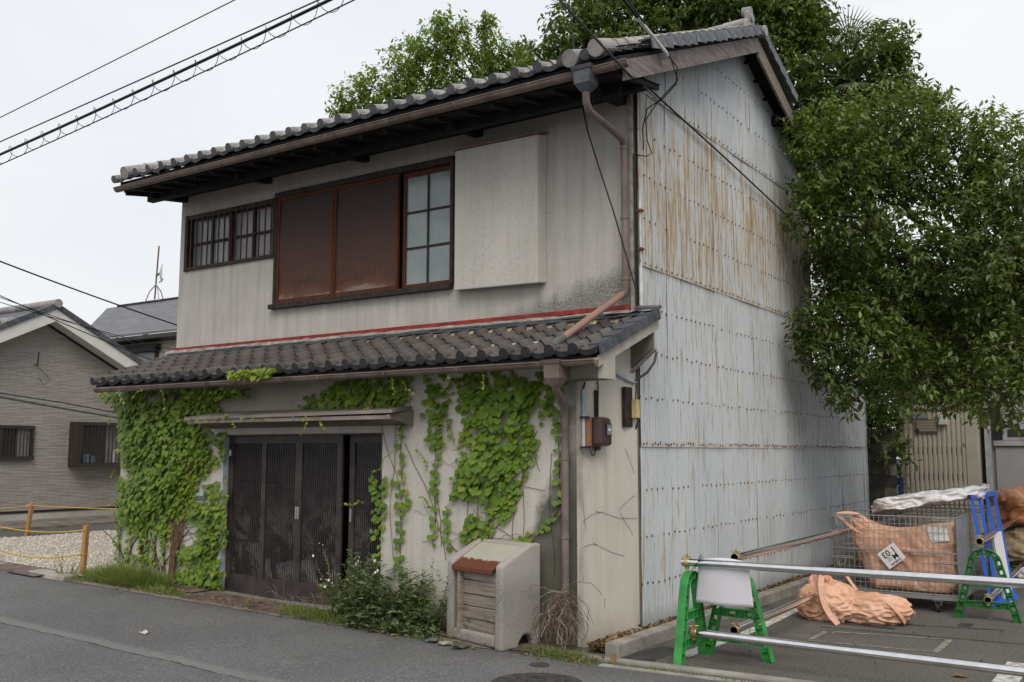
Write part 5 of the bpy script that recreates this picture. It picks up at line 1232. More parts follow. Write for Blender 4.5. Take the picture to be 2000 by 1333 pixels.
# ---------------------------------------------------------------- cage carts
def cage(x0,x1,y0,y1,z0,z1,lb,detail=True,rot=0):
    t = thing('cage_cart',lb,'cage cart',((x0+x1)/2,(y0+y1)/2,-.1))
    r = .0032
    def panel(a,b_,nx,nz,name,parent=t):
        """wires between corner columns a,b (x,y)"""
        m_ = MB()
        for i in range(nx+1):
            u = i/nx; x = a[0]+(b_[0]-a[0])*u; y = a[1]+(b_[1]-a[1])*u; m_.tube([(x,y,z0),(x,y,z1)],r if 0 < i < nx else .007,4,cap=False)
        for j in range(nz+1):
            z = z0+(z1-z0)*j/nz; m_.tube([(a[0],a[1],z),(b_[0],b_[1],z)],r if 0 < j < nz else .007,4,cap=False)
        return m_.build(name,M['zinc'],parent,kind='stuff')
    fp = panel((x0,y0),(x1,y0),23 if detail else 16,10,'wire_panel'); panel((x0,y1),(x1,y1),23 if detail else 16,10,'wire_panel'); panel((x0,y0),(x0,y1),16,10,'wire_panel'); panel((x1,y0),(x1,y1),16,10,'wire_panel')
    zm = z0+(z1-z0)*.54
    MB().tube([(x0,y0-.012,zm),(x1,y0-.012,zm)],.008,6).build('hinge_rail',M['zinc'],t)
    hm = MB()
    for i in range(90 if detail else 0): x = x0+.01+i*(x1-x0-.02)/90; hm.tube([(x,y0-.02,zm-.012),(x+.007,y0-.02,zm+.014)],.0028,4)
    if detail: hm.build('hinge_coil',M['zinc'],t,kind='stuff')
    # latches
    for (lx,lz) in ((x0+.10,zm-.11),(x1-.11,zm-.11),(x0+.10,z1-.03),(x1-.12,z1-.03)):
        l_ = MB(); l_.tube([(lx-.12,y0-.016,lz),(lx+.12,y0-.016,lz)],.006,6); l_.tube([(lx-.12,y0-.016,lz+.018),(lx+.12,y0-.016,lz+.018)],.005,6)
        l_.tube([(lx-.055,y0-.02,lz),(lx-.055,y0-.026,lz-.07),(lx-.03,y0-.026,lz-.09)],.005,6); l_.tube([(lx+.035,y0-.02,lz),(lx+.035,y0-.026,lz-.07),(lx-.02,y0-.026,lz-.08)],.005,6); l_.build('latch',M['zinc'],t)
    d_ = MB(); d_.box(x0-.015,x1+.015,y0-.015,y0+.02,z0-.055,z0-.01); d_.box(x0-.015,x1+.015,y1-.02,y1+.015,z0-.055,z0-.01); d_.box(x0-.015,x0+.02,y0+.02,y1-.02,z0-.055,z0-.01); d_.box(x1-.02,x1+.015,y0+.02,y1-.02,z0-.055,z0-.01)
    d_.build('deck_frame',M['alu'],t)
    g_ = MB()
    for i in range(17): y = y0+(y1-y0)*i/16; g_.tube([(x0,y,z0-.004),(x1,y,z0-.004)],r,4,cap=False)
    for i in range(22): x = x0+(x1-x0)*i/21; g_.tube([(x,y0,z0-.004),(x,y1,z0-.004)],r,4,cap=False)
    g_.build('deck_mesh',M['zinc'],t,kind='stuff')
    for (cx_,cy_) in ((x0+.1,y0+.06),(x1-.22,y0+.06),(x0+.1,y1-.08),(x1-.1,y1-.08)):
        c = MB(); c.box(cx_-.05,cx_+.05,cy_-.05,cy_+.05,z0-.075,z0-.055); c.box(cx_-.03,cx_-.024,cy_-.02,cy_+.03,-.03,z0-.075); c.box(cx_+.024,cx_+.03,cy_-.02,cy_+.03,-.03,z0-.075)
        o = c.build('caster',M['alu'],t); MB().tube([(cx_-.018,cy_,-.045),(cx_+.018,cy_,-.045)],.056,18,smooth=False).build('wheel',M['rubber'],o)
    return t
CG = cage(1.00,2.345,3.15,4.12,.10,.955,'wire cage cart holding an orange sack, tag plate on its front')
o = MB().box(2.352,2.362,3.17,3.75,.12,.93).build('side_board',M['alu'],CG)
CG2 = cage(1.25,2.50,4.30,5.25,.10,1.0,'second wire cage behind the tagged one, mostly hidden by a white sheet',False)
# sign plate with lettering
def text_mesh(body,size,mat,name,parent,loc,rotm,bold=0):
    cu = bpy.data.curves.new(name,'FONT'); cu.body = body; cu.size = size; cu.align_x = 'CENTER'; cu.align_y = 'CENTER'; cu.extrude = .0006; cu.offset = bold
    o = bpy.data.objects.new(name,cu); COL.objects.link(o); bpy.context.view_layer.update()
    me = bpy.data.meshes.new_from_object(o); bpy.data.objects.remove(o); me.materials.clear(); me.materials.append(mat)
    o2 = bpy.data.objects.new(name,me); COL.objects.link(o2); o2.parent = parent; o2.location = loc; o2.rotation_euler = rotm; return o2
tg = thing('tag_plate','white square tag plate turned on its corner, lettered M 103','sign',(1.66,3.115,.505)); tg.rotation_euler = (pi/2-.03,radians(-218),0)
bm_ = MB(); bm_.box(-.118,.118,-.105,.105,-.002,.002); o = bm_.build('plate',M['signw'],tg,world=False); bevel(o,.001)
text_mesh('1 03',.098,M['signk'],'lettering',tg,(0,-.050,.0035),(0,0,0),.0012)
text_mesh('M',.088,M['signk'],'lettering',tg,(-.035,.022,.0035),(0,0,0),.0016)
text_mesh('DAIKAN',.036,M['signk'],'lettering',tg,(0,.080,.0035),(0,0,0),.0005)
em = MB()
for a,b_ in (((.02,.0),(.06,.004)),((.02,.036),(.06,.04)),((.02,.004),(.024,.036)),((.056,.004),(.06,.036)),((.033,.016),(.047,.020)),((.033,.020),(.037,.028))): em.box(a[0],b_[0],a[1]+.0,b_[1],.003,.0042)
em.build('emblem',M['cable_g'],tg,world=False)
# sack in the cage
t = thing('caged_sack','large orange sack slumped inside the wire cage cart','sack',(1.7,3.5,.1))
def cs(v):
    zz_ = (v.z-.12)/.8; shift = (1-zz_)*.20 if v.x < 1.7 else 0
    x = v.x+shift*max(0,(1.7-v.x)/.6)*1.3
    top = .79+.12*max(0,min(1,(1.35-x)/.3))+.10*max(0,min(1,(x-1.75)/.5))**1.2-.012*sin(x*9)
    x = max(x,1.07+.30*(1-min(1,max(0,zz_))))
    return (min(x,2.325),max(3.175,v.y),min(max(v.z,.115),top+.035*noise.noise(v*3)))
lump('cloth',(1.72,3.55,.54),(.62,.38,.50),M['orange'],4.4,.08,6,.115,5.0,cs,t,.9)
strap([(1.03,3.18,.945),(1.10,3.2,.89),(1.20,3.2,.80),(1.34,3.19,.73)],.035,M['strap'],parent=t)
strap([(1.04,3.2,.95),(1.14,3.3,.962),(1.26,3.35,.94),(1.36,3.3,.87),(1.45,3.22,.78)],.04,M['strap'],parent=t)
o = MB().grid(lambda u,v: (2.04+.20*u+.04*v,3.172-.01*sin(u*3),.84-.17*v+.03*u),4,4).build('label_patch',M['signw'],t)
MB().grid(lambda u,v: (1.47+.30*u,3.170,.245-.085*v),4,4).build('label_patch',M['strap'],t)
for i,(a,b_,c_,s_) in enumerate(((1.36,3.9,1.0,.12),(1.72,4.0,1.0,.10))):
    pass
t = thing('white_sheet','rumpled white sheet with black bands heaped over the rear cage','sheet',(1.8,4.5,1.0))
def ws(v):
    k_ = (v.x-1.15)/1.35; top = 1.03+.25*max(0,min(1,k_))**.8+.05*noise.noise(v*2.6)+.03*noise.noise(v*7)
    return (v.x,v.y,top-.13*(1-min(1,max(0,(v.z-.9)/.16))))
lump('cloth',(1.85,4.45,1.0),(.66,.62,.20),M['white_cloth'],9.1,.10,6,.86,3,ws,t,1.2)
for a in ([(1.55,4.25,1.05),(1.75,4.3,1.13),(1.95,4.4,1.17),(2.2,4.5,1.20)],[(1.6,4.6,1.12),(1.75,4.65,1.17),(1.9,4.8,1.19)]): strap(a,.06,M['rubber'],'black_band',parent=t,th=.006)
t = thing('torn_sack','small torn orange sack corner sticking up at the back of the cage','sack',(1.3,4.3,.97)); lump('cloth',(1.33,4.3,.99),(.16,.1,.06),M['orange'],1.3,.35,4,None,2,None,t)
# blue frame leaning behind the trestle
t = thing('steel_ladder','blue steel frame of parallel rails leaning beside the cage cart','ladder',(2.55,4.2,-.1))
A0 = Vector((2.58,3.82,-.08)); T_ = Vector((2.40,3.95,1.165)); D_ = Vector((.17,.55,.02))
for i,u in enumerate((0,.33,.66,1.0)): MB().bar(A0+D_*u,T_+D_*u,.035,.035,(1,0,0)).build('rail',M['blue'],t)
MB().bar(T_-D_*.08,T_+D_*1.1,.045,.045).build('top_bar',M['blue'],t); MB().bar(A0-D_*.08+Vector((0,0,.04)),A0+D_*1.1+Vector((0,0,.04)),.045,.045).build('bottom_bar',M['blue'],t)
MB().bar(T_-D_*.085,T_-D_*.08-D_*.02,.05,.05).build('end_cap',M['rubber'],t)
t = MB().hexa([(2.66,4.1,-.1),(2.72,4.35,-.1),(2.75,4.33,-.1),(2.69,4.08,-.1),(2.55,4.2,.74),(2.61,4.45,.74),(2.64,4.43,.74),(2.58,4.18,.74)]).build('leaning_board',M['signw']); tag(t,'narrow white board leaning behind the blue frame','board')
t = MB().hexa([(.44,9.1,-.1),(.52,9.1,-.1),(.52,9.13,-.1),(.44,9.13,-.1),(.44,9.12,1.25),(.52,9.12,1.25),(.52,9.15,1.25),(.44,9.15,1.25)]).build('standing_board',M['blue_d']); tag(t,'dark blue board standing between the block wall and the beige shed','board')
# sacks at the right
SK = [((2.82,7.3,.88),(.75,.4,.30),'orange_d',5.5,'upper deep orange sack heap at the right edge, looped strap on top'),((2.80,7.2,.35),(.7,.35,.28),'tan_cloth',3.3,'tan sack slumped beneath the orange sacks at the right edge'),((3.1,6.9,-.02),(.5,.3,.12),'tan_cloth',8.8,'flat tan sack on the ground at the right edge'),((2.62,6.55,.0),(.16,.14,.12),'white_cloth',2.1,'small clear plastic bag beside the far trestle foot'),((2.65,7.35,.58),(.25,.2,.16),'white_cloth',6.1,'white bag squeezed between the sacks behind the far trestle')]
for c,s_,mt,sd_,lb in SK:
    o = lump('sack',(0,0,0),s_,M[mt],sd_,.3,5,None,2.4); o.location = c; tag(o,lb,'sack')
o = strap([(2.36,6.85,1.0),(2.42,6.8,1.12),(2.54,6.8,1.14),(2.62,6.8,1.05),(2.58,6.8,.98)],.05,M['strap']); tag(o,'looped peach strap on the orange sack heap at the right edge','strap')

# ---------------------------------------------------------------- back of the lot
BW = thing('block_wall','dark shaded concrete block wall behind the metal-clad house','wall',(.2,8.95,-.1))
bmh = MB().box(0,.39,0,.12,0,.19).mesh('block',M['block'])
for r_i in range(11):
    for c_i in range(3):
        x = -.75+c_i*.4+(.2 if r_i%2 else 0)
        if x > .1: continue
        link('block',bmh,BW,loc=(x,8.95+rr.uniform(-.004,.004),-.1+r_i*.2))
MB().box(-.75,.44,8.97,9.05,-.1,1.99).build('core',M['conc_dk'],BW)
S = thing('beige_shed','beige ribbed metal shed with a louvred vent','shed',(1.05,10,-.1))
sx0,sx1,sy = .41,1.66,9.5
MB().box(sx0,sx1,sy+.02,sy+1.2,-.1,2.44).build('body',M['shed'],S)
MB().box(sx0-.02,sx1+.03,sy-.03,sy+1.22,2.445,2.52).build('roof',M['shed'],S)
rib = MB().prism([(0,0),(.012,-.018),(.05,-.018),(.062,0)],'z',-.08,2.38).mesh('rib',M['shed'])
for i in range(13):
    x = sx0+.07+i*.078
    link('rib',rib,S,loc=(x,sy+.02,0))
dk = MB()
for i in range(12):
    x = sx0+.07+.0625+i*.078
    for z in (.3,.75,1.2,1.65): dk.box(x+.002,x+.013,sy+.012,sy+.019,z,z+.13)
dk.build('slot',M['shed_dk'],S,kind='stuff')
MB().box(sx1-.17,sx1,sy-.004,sy+.02,-.08,2.40).build('corner_post',M['shed'],S)
v_ = MB().box(sx0+.28,sx0+.64,sy-.03,sy+.0,2.03,2.26).build('vent',M['shed_dk'],S)
for i in range(7): MB().bar((sx0+.30,sy-.032,2.06+i*.027),(sx0+.62,sy-.032,2.06+i*.027),.012,.012).build('louvre',M['shed'],v_)
MB().box(sx0+.18,sx0+.5,sy-.02,sy+.0,2.28,2.36).build('lamp_plate',M['alu'],S)
o = MB().box(sx0+.66,sx0+.80,sy-.08,sy+.0,2.16,2.38).build('wall_box',M['conduit_w'],S); bevel(o,.012)
for x,z in ((sx0+.05,1.82),(sx1-.19,1.83)): MB().tube([(x,sy-.012,z),(x,sy+.01,z)],.028,14,smooth=False).build('bolt',M['alu'],S)
B2 = thing('grey_annex','grey panelled building with a silver-framed window at the right edge','building',(3.5,10,-.1))
MB().box(1.83,8,9.9,12,-.1,3.2).build('wall',M['greywall'],B2)
MB().box(1.74,1.84,9.8,9.9,-.1,3.2).build('corner_post',M['aluf'],B2)
MB().box(1.90,7,9.84,9.9,-.1,1.78).build('lower_panel',M['greywall'],B2)
MB().box(1.88,7,9.80,9.9,1.80,1.89).build('sill',M['aluf'],B2)
wn_ = MB().box(2.02,3.6,9.84,9.89,1.90,2.2).build('window',M['aluf'],B2)
MB().box(2.10,3.5,9.83,9.84,1.95,2.08).build('pane',M['glass_dk'],wn_)
MB().box(1.86,2.0,9.85,9.9,1.9,2.6).build('dark_gap',M['black_trim'],B2)

# ---------------------------------------------------------------- neighbours on the left
N1 = thing('siding_house','grey-brown house with horizontal siding, white gable trim and barred windows','house',(-18,2,.2))
y0,y1,yp = -3.2,6.9,2.45; ez = 4.33
wz = lambda y: ez-.50*abs(y-yp)+.02
m_ = MB(); m_.add([(-15,y0,.46),(-15,5.2,.46),(-15,5.2,wz(5.2)),(-15,yp,wz(yp)),(-15,y0,wz(y0))],[(0,1,2,3,4)]); m_.add([(-15,5.2,.46),(-24,5.2,.46),(-24,5.2,wz(5.2)),(-15,5.2,wz(5.2))],[(0,1,2,3)])
m_.add([(-15,y0,.46),(-24,y0,.46),(-24,y0,wz(y0)),(-15,y0,wz(y0))],[(3,2,1,0)])
m_.build('wall',M['siding'],N1)
MB().box(-24,-14.99,-3.25,5.25,.15,.43).build('foundation',M['conc_w'],N1)
MB().box(-15.02,-14.975,-3.25,5.24,.43,.475).build('base_flashing',M['black_trim'],N1)
for s_,nm in ((-1,'l'),(1,'r')):
    ye = yp+s_*(5.7 if s_ < 0 else 3.3)
    z_ = lambda y,o_: ez+.29-.50*abs(y-yp)+o_
    a,b_ = yp,ye
    MB().hexa([(-14.62,a,z_(a,-.26)),(-14.58,a,z_(a,-.26)),(-14.58,b_,z_(b_,-.26)),(-14.62,b_,z_(b_,-.26)),(-14.62,a,z_(a,0)),(-14.58,a,z_(a,0)),(-14.58,b_,z_(b_,0)),(-14.62,b_,z_(b_,0))]).build('bargeboard',M['white_trim'],N1)
    MB().add([(-14.62,a,z_(a,-.23)),(-15,a,z_(a,-.23)),(-15,b_,z_(b_,-.23)),(-14.62,b_,z_(b_,-.23))],[(0,1,2,3)]).build('soffit',M['white_trim'],N1)
    rf_ = MB().hexa([(-24,a,z_(a,.0)),(-14.56,a,z_(a,.0)),(-14.56,b_,z_(b_,.0)),(-24,b_,z_(b_,.0)),(-24,a,z_(a,.07)),(-14.56,a,z_(a,.07)),(-14.56,b_,z_(b_,.07)),(-24,b_,z_(b_,.07))]).build('roof',M['tile_dk'],N1)
    if s_ < 0:
        tm = tile_mesh('roof_tile',M['tile_up'],.29); A = math.atan(.5)
        for r_i in range(10):
            for c_i in range(10):
                y = ye+2.2+r_i*.26*cos(A)*1.3-.2
                if y > yp-.1: continue
                link('roof_tile',tm,rf_,loc=(-14.95-c_i*.29,y,z_(y,.11)),rot=(A-.05,0,0))
    vm = MB().box(-.16,.012,-.0,.27,-.09,.02).mesh('verge_tile',M['tile_dk']); A = math.atan(.5)
    for i in range(12):
        y = yp+s_*i*.255
        if abs(y-yp) > abs(b_-yp)-.1: break
        link('verge_tile',vm,rf_,loc=(-14.56,y,z_(y,.10)),rot=((A if s_ < 0 else -A)+(0),0,0) if s_ > 0 else (A,0,0)) if s_ > 0 else link('verge_tile',vm,rf_,loc=(-14.56,y-.25,z_(y-.25,.10)),rot=(A,0,0))
MB().add([(-14.985,yp,wz(yp)-.02),(-14.985,5.2,wz(5.2)-.02),(-14.985,5.2,wz(5.2)+.06),(-14.985,yp,wz(yp)+.06)],[(0,1,2,3)]).build('shadow_strip',M['black_trim'],N1)  # flat black strip standing in for shadow below the gable soffit
for i in range(14): link('ridge_tile',MB().tube([(0,0,0),(-.32,0,0)],.09,10).mesh('ridge_tile',M['tile_up']) if i == 0 else bpy.data.meshes['ridge_tile.001'] if 'ridge_tile.001' in bpy.data.meshes else rg,N1,loc=(-14.5-i*.3,yp,ez+.40))
def barwin(y0,y1,z0,z1,d_,n_,deep=False):
    f = MB(); x = -15
    f.box(x,x+d_,y0,y0+.05,z0,z1); f.box(x,x+d_,y1-.05,y1,z0,z1); f.box(x,x+d_+.01,y0-.01,y1+.01,z1-.05,z1+.02); f.box(x,x+d_+.01,y0-.01,y1+.01,z0-.03,z0+.05)
    w_ = f.build('barred_window',M['dark_alu'],N1)
    MB().add([(x+.02,y0,z0),(x+.02,y1,z0),(x+.02,y1,z1),(x+.02,y0,z1)],[(0,1,2,3)]).build('pane',M['glass_dk'],w_)
    MB().add([(x+.03,y0+.5*(y1-y0),z0+.05),(x+.03,y1-.08,z0+.05),(x+.03,y1-.08,z1-.05),(x+.03,y0+.5*(y1-y0),z1-.05)],[(0,1,2,3)]).build('curtain',M['curtain'],w_)
    bm2 = MB().box(-.008,.008,-.008,.008,z0+.02,z1-.02).mesh('window_bar',M['dark_alu'])
    for i in range(n_): link('window_bar',bm2,w_,loc=(x+d_-.01,y0+(y1-y0)*(i+1)/(n_+1),0))
    return w_
barwin(1.62,2.33,1.53,2.18,.07,9)
wb = barwin(3.2,4.75,1.38,2.28,.30,17)
MB().box(-14.99,-14.71,3.13,3.2,1.36,2.30).build('side_frame',M['dark_alu'],wb)
MB().tube([(-14.85,3.45,1.44),(-14.85,3.45,1.62)],.07,10).build('blue_jar',M['blue_tint'],wb); MB().tube([(-14.85,3.62,1.44),(-14.85,3.62,1.58)],.05,10).build('blue_jar',M['blue_tint'],wb)
MB().tube([(-14.85,4.12,1.44),(-14.85,4.12,1.62),(-14.85,4.12,1.72)],[.06,.04,.03],8).build('figurine',M['pinkish'],wb)
MB().tube([(-14.98,2.28,3.45),(-14.88,2.28,3.45),(-14.85,2.28,3.72)],.014,8).build('cable_mast',M['dark_alu'],N1)
MB().tube([(-14.95,2.28,3.45),(-14.9,2.45,3.3),(-14.9,2.6,3.15),(-14.9,2.45,3.05),(-14.92,2.35,3.2)],.006,6).build('cable_loop',M['cable'],N1)

N2 = thing('slate_roof_house','cream house with grey slate roof and one shaded upstairs window','house',(-14,8,.2))
MB().box(-19.2,-9,6.7,11,.2,4.54).build('wall',M['cream_wall'],N2)
m_ = MB(); m_.hexa([(-19.9,6.2,4.62),(-8.5,6.2,4.62),(-8.5,8.8,5.98),(-22.0,8.8,5.98),(-19.9,6.2,4.68),(-8.5,6.2,4.68),(-8.5,8.8,6.08),(-22.0,8.8,6.08)])
m_.add([(-19.9,6.2,4.68),(-22.6,8.8,6.08),(-22.6,11.4,4.68),(-22.0,8.8,6.08)],[(0,3,1),(1,3,2)])
m_.build('roof',M['slate'],N2)
MB().box(-22.0,-8.5,8.74,8.86,6.06,6.12).build('ridge_cap',M['black_trim'],N2)
MB().box(-19.8,-8.5,6.22,6.72,4.50,4.56).build('soffit',M['black_trim'],N2)
MB().box(-19.9,-8.5,6.14,6.24,4.50,4.60).build('gutter',M['dark_alu'],N2)
w_ = MB().box(-18.72,-17.0,6.66,6.70,3.4,4.42).build('window',M['dark_alu'],N2)
MB().box(-18.66,-17.9,6.64,6.66,3.44,4.28).build('pane',M['curtain'],w_); MB().box(-17.85,-17.1,6.63,6.66,3.44,4.28).build('pane',M['curtain'],w_)
MB().box(-19.0,-16.9,6.5,6.66,4.24,4.42).build('shutter_case',M['black_trim'],w_)
A_ = thing('tv_antenna','rooftop mast with a white satellite dish on tripod legs, on the slate roof','antenna',(-20.2,8.8,6.1))
MB().tube([(-20.24,8.8,6.15),(-20.14,8.8,7.75)],.022,8).build('mast',M['nail'],A_)
for dx,dy in ((-.35,-.1),(.3,-.1),(0,.3)): MB().tube([(-20.2,8.8,6.6),(-20.2+dx*.6,8.8+dy*.6,6.4),(-20.2+dx,8.8+dy,6.08)],.016,6).build('leg',M['alu'],A_)
dz_ = MB(); cx_,cy_,cz_ = -19.96,8.72,6.90
dz_.grid(lambda u,v: (cx_+.07*(u*u)*1.0+.14*u*cos(v*2*pi), cy_-.10*u*cos(v*2*pi)+.05*u*u, cz_+.30*u*sin(v*2*pi)),6,24); dz_.build('dish',M['conduit_w'],A_)
MB().tube([(-20.2,8.8,6.86),(-19.96,8.74,6.9)],.03,8).build('dish_arm',M['cable_g'],A_); MB().tube([(-19.96,8.72,6.62),(-19.66,8.62,6.64),(-19.6,8.6,6.70)],.014,6).build('feed_arm',M['alu'],A_)
N3 = thing('far_roof','small corner of a distant tiled roof at the left edge','house',(-30,4,.3))
MB().prism([(4.8,.3),(9.4,.3),(9.4,5.4),(8.0,6.6),(4.8,7.4)],'x',-34,-29.2).build('wall',M['cream_wall'],N3)
MB().hexa([(-34,9.6,5.55),(-29,9.6,5.55),(-29,4.6,7.75),(-34,4.6,7.75),(-34,9.6,5.7),(-29,9.6,5.7),(-29,4.6,7.9),(-34,4.6,7.9)]).build('roof',M['slate'],N3)

# rope fence around the gravel lot
def stake(x,y,h_,tilt,lb):
    t = thing('wooden_stake',lb,'stake',(x,y,gz(x)),group='stakes carrying the yellow rope')
    o = MB().box(-.03,.03,-.03,.03,-.05,h_).build('stake',M['post'],t,world=False); bevel(o,.004); o.rotation_euler = (0,tilt,.15)
    for z in (h_-.06,h_*.45): MB().tube([(.045*cos(a/10*2*pi),.045*sin(a/10*2*pi),z) for a in range(11)],.007,5).build('rope_knot',M['rope'],t,world=False)
stake(-7.30,-1.28,.66,.05,'orange-brown wooden stake nearest the ivy-clad wall')
stake(-12.4,.85,.60,.16,'leaning wooden stake at the left, far side of the gravel')
def ropeline(a,b_,sag,lb):
    P = [Vector(a).lerp(Vector(b_),i/30) for i in range(31)]
    for i,p in enumerate(P): u = i/30; p.z -= sag*4*u*(1-u)
    tag(MB().tube(P,.009,5).build('yellow_rope',M['rope']),lb,'rope')
ropeline((-7.30,-1.28,.67),(-11.3,-1.25,.92),.18,'upper yellow rope sagging from the near stake to the left edge')
ropeline((-7.30,-1.28,.37),(-10.6,-1.25,.55),.20,'lower yellow rope sagging from the near stake to the left edge')
ropeline((-12.31,.85,.73),(-7.25,2.4,.78),.05,'far yellow rope running from the leaning stake to the old house')
ropeline((-12.31,.85,.73),(-12.4,-2.5,.68),.05,'short far rope from the leaning stake out of the frame')

# ---------------------------------------------------------------- ivy
def lobed(kind):
    if kind == 'A': ol = [(0,0),(.30,-.14),(.55,.10),(.30,.34),(.34,.62),(.10,.62),(0,1.0),(-.10,.62),(-.34,.62),(-.30,.34),(-.55,.10),(-.30,-.14)]
    else: ol = [(0,.02),(.26,-.12),(.50,.06),(.54,.36),(.36,.60),(.16,.70),(0,.92),(-.16,.70),(-.36,.60),(-.54,.36),(-.50,.06),(-.26,-.12)]
    vs = [(0,.34,.045)]+[(x,y,-.05*(x*x+abs(y-.34)*.6)-.02) for x,y in ol]
    n_ = len(ol); return np.array(vs), np.array([(0,1+i,1+(i+1)%n_) for i in range(n_)])
def inpoly(x,z,poly):
    c = False; j = len(poly)-1
    for i in range(len(poly)):
        xi,zi = poly[i]; xj,zj = poly[j]
        if (zi > z) != (zj > z) and x < (xj-xi)*(z-zi)/(zj-zi)+xi: c = not c
        j = i
    return c
def edged(x,z,poly):
    best = 9
    for i in range(len(poly)):
        x0,z0 = poly[i]; x1,z1 = poly[(i+1)%len(poly)]; dx,dz = x1-x0,z1-z0; l2 = dx*dx+dz*dz+1e-9
        u = max(0,min(1,((x-x0)*dx+(z-z0)*dz)/l2)); best = min(best,hypot(x-x0-u*dx,z-z0-u*dz))
    return best
def ivy(data,kinds_mat,label,root,seed):
    R = random.Random(seed); t = thing('ivy_vine',label,'ivy',root)
    leaves = {}   # kind -> list (pos, tip dir, normal, size, mat)
    def leafat(x,z,y,size,kind,mat,spread=.45):
        a = -pi/2+R.gauss(0,spread); tip = Vector((cos(a),0,sin(a)))
        nrm = Vector((R.gauss(0,.28),-1,R.gauss(.42,.25))).normalized()
        tip = (tip-nrm*tip.dot(nrm)).normalized()
        leaves.setdefault((kind,mat),[]).append((x,y,z,tip,nrm,size))
    stems = []
    for kd,pts in data:
        if kd in 'ABC':
            xs_ = [p[0] for p in pts]; zs_ = [p[1] for p in pts]; area = 0
            for i in range(len(pts)): area += pts[i][0]*pts[(i+1)%len(pts)][1]-pts[(i+1)%len(pts)][0]*pts[i][1]
            area = abs(area)/2; dens = 1150 if kd == 'A' else 700 if kd == 'C' else 560
            n_ = int(area*dens); k_ = 0; tries = 0
            while k_ < n_ and tries < n_*12:
                tries += 1; x = R.uniform(min(xs_)-.05,max(xs_)+.05); z = R.uniform(min(zs_)-.05,max(zs_)+.05)
                ins = inpoly(x,z,pts); e = edged(x,z,pts)
                if not ins and (e > .05 or R.random() < .6): continue
                gap = noise.noise(Vector((x*5.5+seed,z*3.2,3)))
                if gap < -.42 and kd != 'C' and e < .16: continue
                lowth = (kd == 'B' and z < 1.75)
                if lowth and gap < -.02-.35*(z-1.0)/.75: continue
                thick = min(.17,e*.5)*(1 if kd == 'A' else .6)+.02
                if R.random() < .10: continue
                y = P_-.015-R.random()*thick-.03*noise.noise(Vector((x*6,z*6,1)))
                base = .074 if kd == 'A' else .080
                size = base*R.uniform(.7,1.25)*(1 if e > .08 else .8)
                young = R.random() < (.05 if e > .1 else .22)
                leafat(x,z,y,size,'A' if kd == 'A' else 'B',kinds_mat[1] if young else kinds_mat[0]); k_ += 1
        else:
            L_ = [Vector((x,0,z)) for x,z in pts]; P = []
            for i in range(len(L_)-1):
                n_ = max(2,int((L_[i+1]-L_[i]).length/.03))
                for k_ in range(n_): P.append(L_[i].lerp(L_[i+1],k_/n_))
            P.append(L_[-1])
            for p in P: p.x += .025*noise.noise(Vector((p.z*4,p.x*4,seed))); p.y = P_-.012
            stems.append((P,.006 if kd == 'S' else .0045))
            for i,p in enumerate(P):
                u = i/len(P)
                if kd == 'S':
                    for _ in range(2): leafat(p.x+R.gauss(0,.035),p.z+R.gauss(0,.02),P_-.03-R.random()*.04,.055*R.uniform(.7,1.2),'A',kinds_mat[0])
                elif i%3 == 0:
                    sd_ = 1 if (i//3)%2 else -1; s_ = (.075 if u < .9 else .05)*R.uniform(.7,1.15)
                    if R.random() < .9: leafat(p.x+sd_*.028,p.z,P_-.03,s_,'B',kinds_mat[0],.3)
                    if R.random() < .8: leafat(p.x-sd_*.03,p.z+.015,P_-.028,s_*.9,'B',kinds_mat[0] if R.random() < .8 else kinds_mat[1],.3)
    # separate leaves (the largest ones), the rest joined
    big_ = []
    for (kd,mt),ls_ in leaves.items():
        for l_ in ls_: big_.append((l_[5]+(P_-l_[1])*.1,(kd,mt),l_))
    big_.sort(key=lambda q_: -q_[0]); top = big_[:260]; rest = big_[260:]
    tm_ = {}
    for kd,mt in leaves: V,F = lobed(kd); tm_[(kd,mt)] = mesh_np('ivy_leaf',V,F,M[mt],False)
    for _,key,(x,y,z,tip,nrm,s_) in top:
        X = tip.cross(nrm).normalized(); mat_ = Matrix((X,tip,nrm)).transposed(); o = link('leaf',tm_[key],t,loc=(x,y,z),rot=mat_); o.scale = (s_,s_,s_)
    for key in leaves:
        ls_ = [q_[2] for q_ in rest if q_[1] == key]
        if not ls_: continue
        pos = np.array([(l_[0],l_[1],l_[2]) for l_ in ls_]); T_ = np.array([l_[3][:] for l_ in ls_]); N_ = np.array([l_[4][:] for l_ in ls_]); X_ = unit(np.cross(T_,N_)); s_ = np.array([l_[5] for l_ in ls_])
        Vt,Ft = lobed(key[0]); V,F = scatter(Vt,Ft,pos,X_,T_,N_,s_); link('foliage',mesh_np('foliage',V,F,M[key[1]],False),t,kind='stuff')
    return t,stems,R
def wall_line(R,x,z,dx,dz,n_,step,wig,y=P_-.008):
    P = [Vector((x,y,z))]; a = atan2(dz,dx)
    for i in range(n_): a += R.gauss(0,wig); x += cos(a)*step; z += sin(a)*step; P.append(Vector((x,y-R.random()*.004,z)))
    return P
tl,stems,R = ivy(IVY_LEFT,('ivy_l','ivy_y'),'dense ivy covering the left end of the lower wall, thick stem at the foot',(-5.98,-.9,0.03),5)
sm = MB()
for k_ in range(9):
    P = [Vector((-5.98+R.uniform(-.035,.035),-.92-R.random()*.04,.0))]
    tx = R.uniform(-6.25,-5.55); 
    for i in range(1,14): u = i/13; P.append(Vector((P[0].x+(tx-P[0].x)*u**1.8+.02*sin(i+k_),-.93+.05*u,u*R.uniform(.95,1.0)*.95)))
    sm.tube(P,[.028*(1-i/16) for i in range(14)],6)
for p,r_ in stems: sm.tube(p,r_,4)
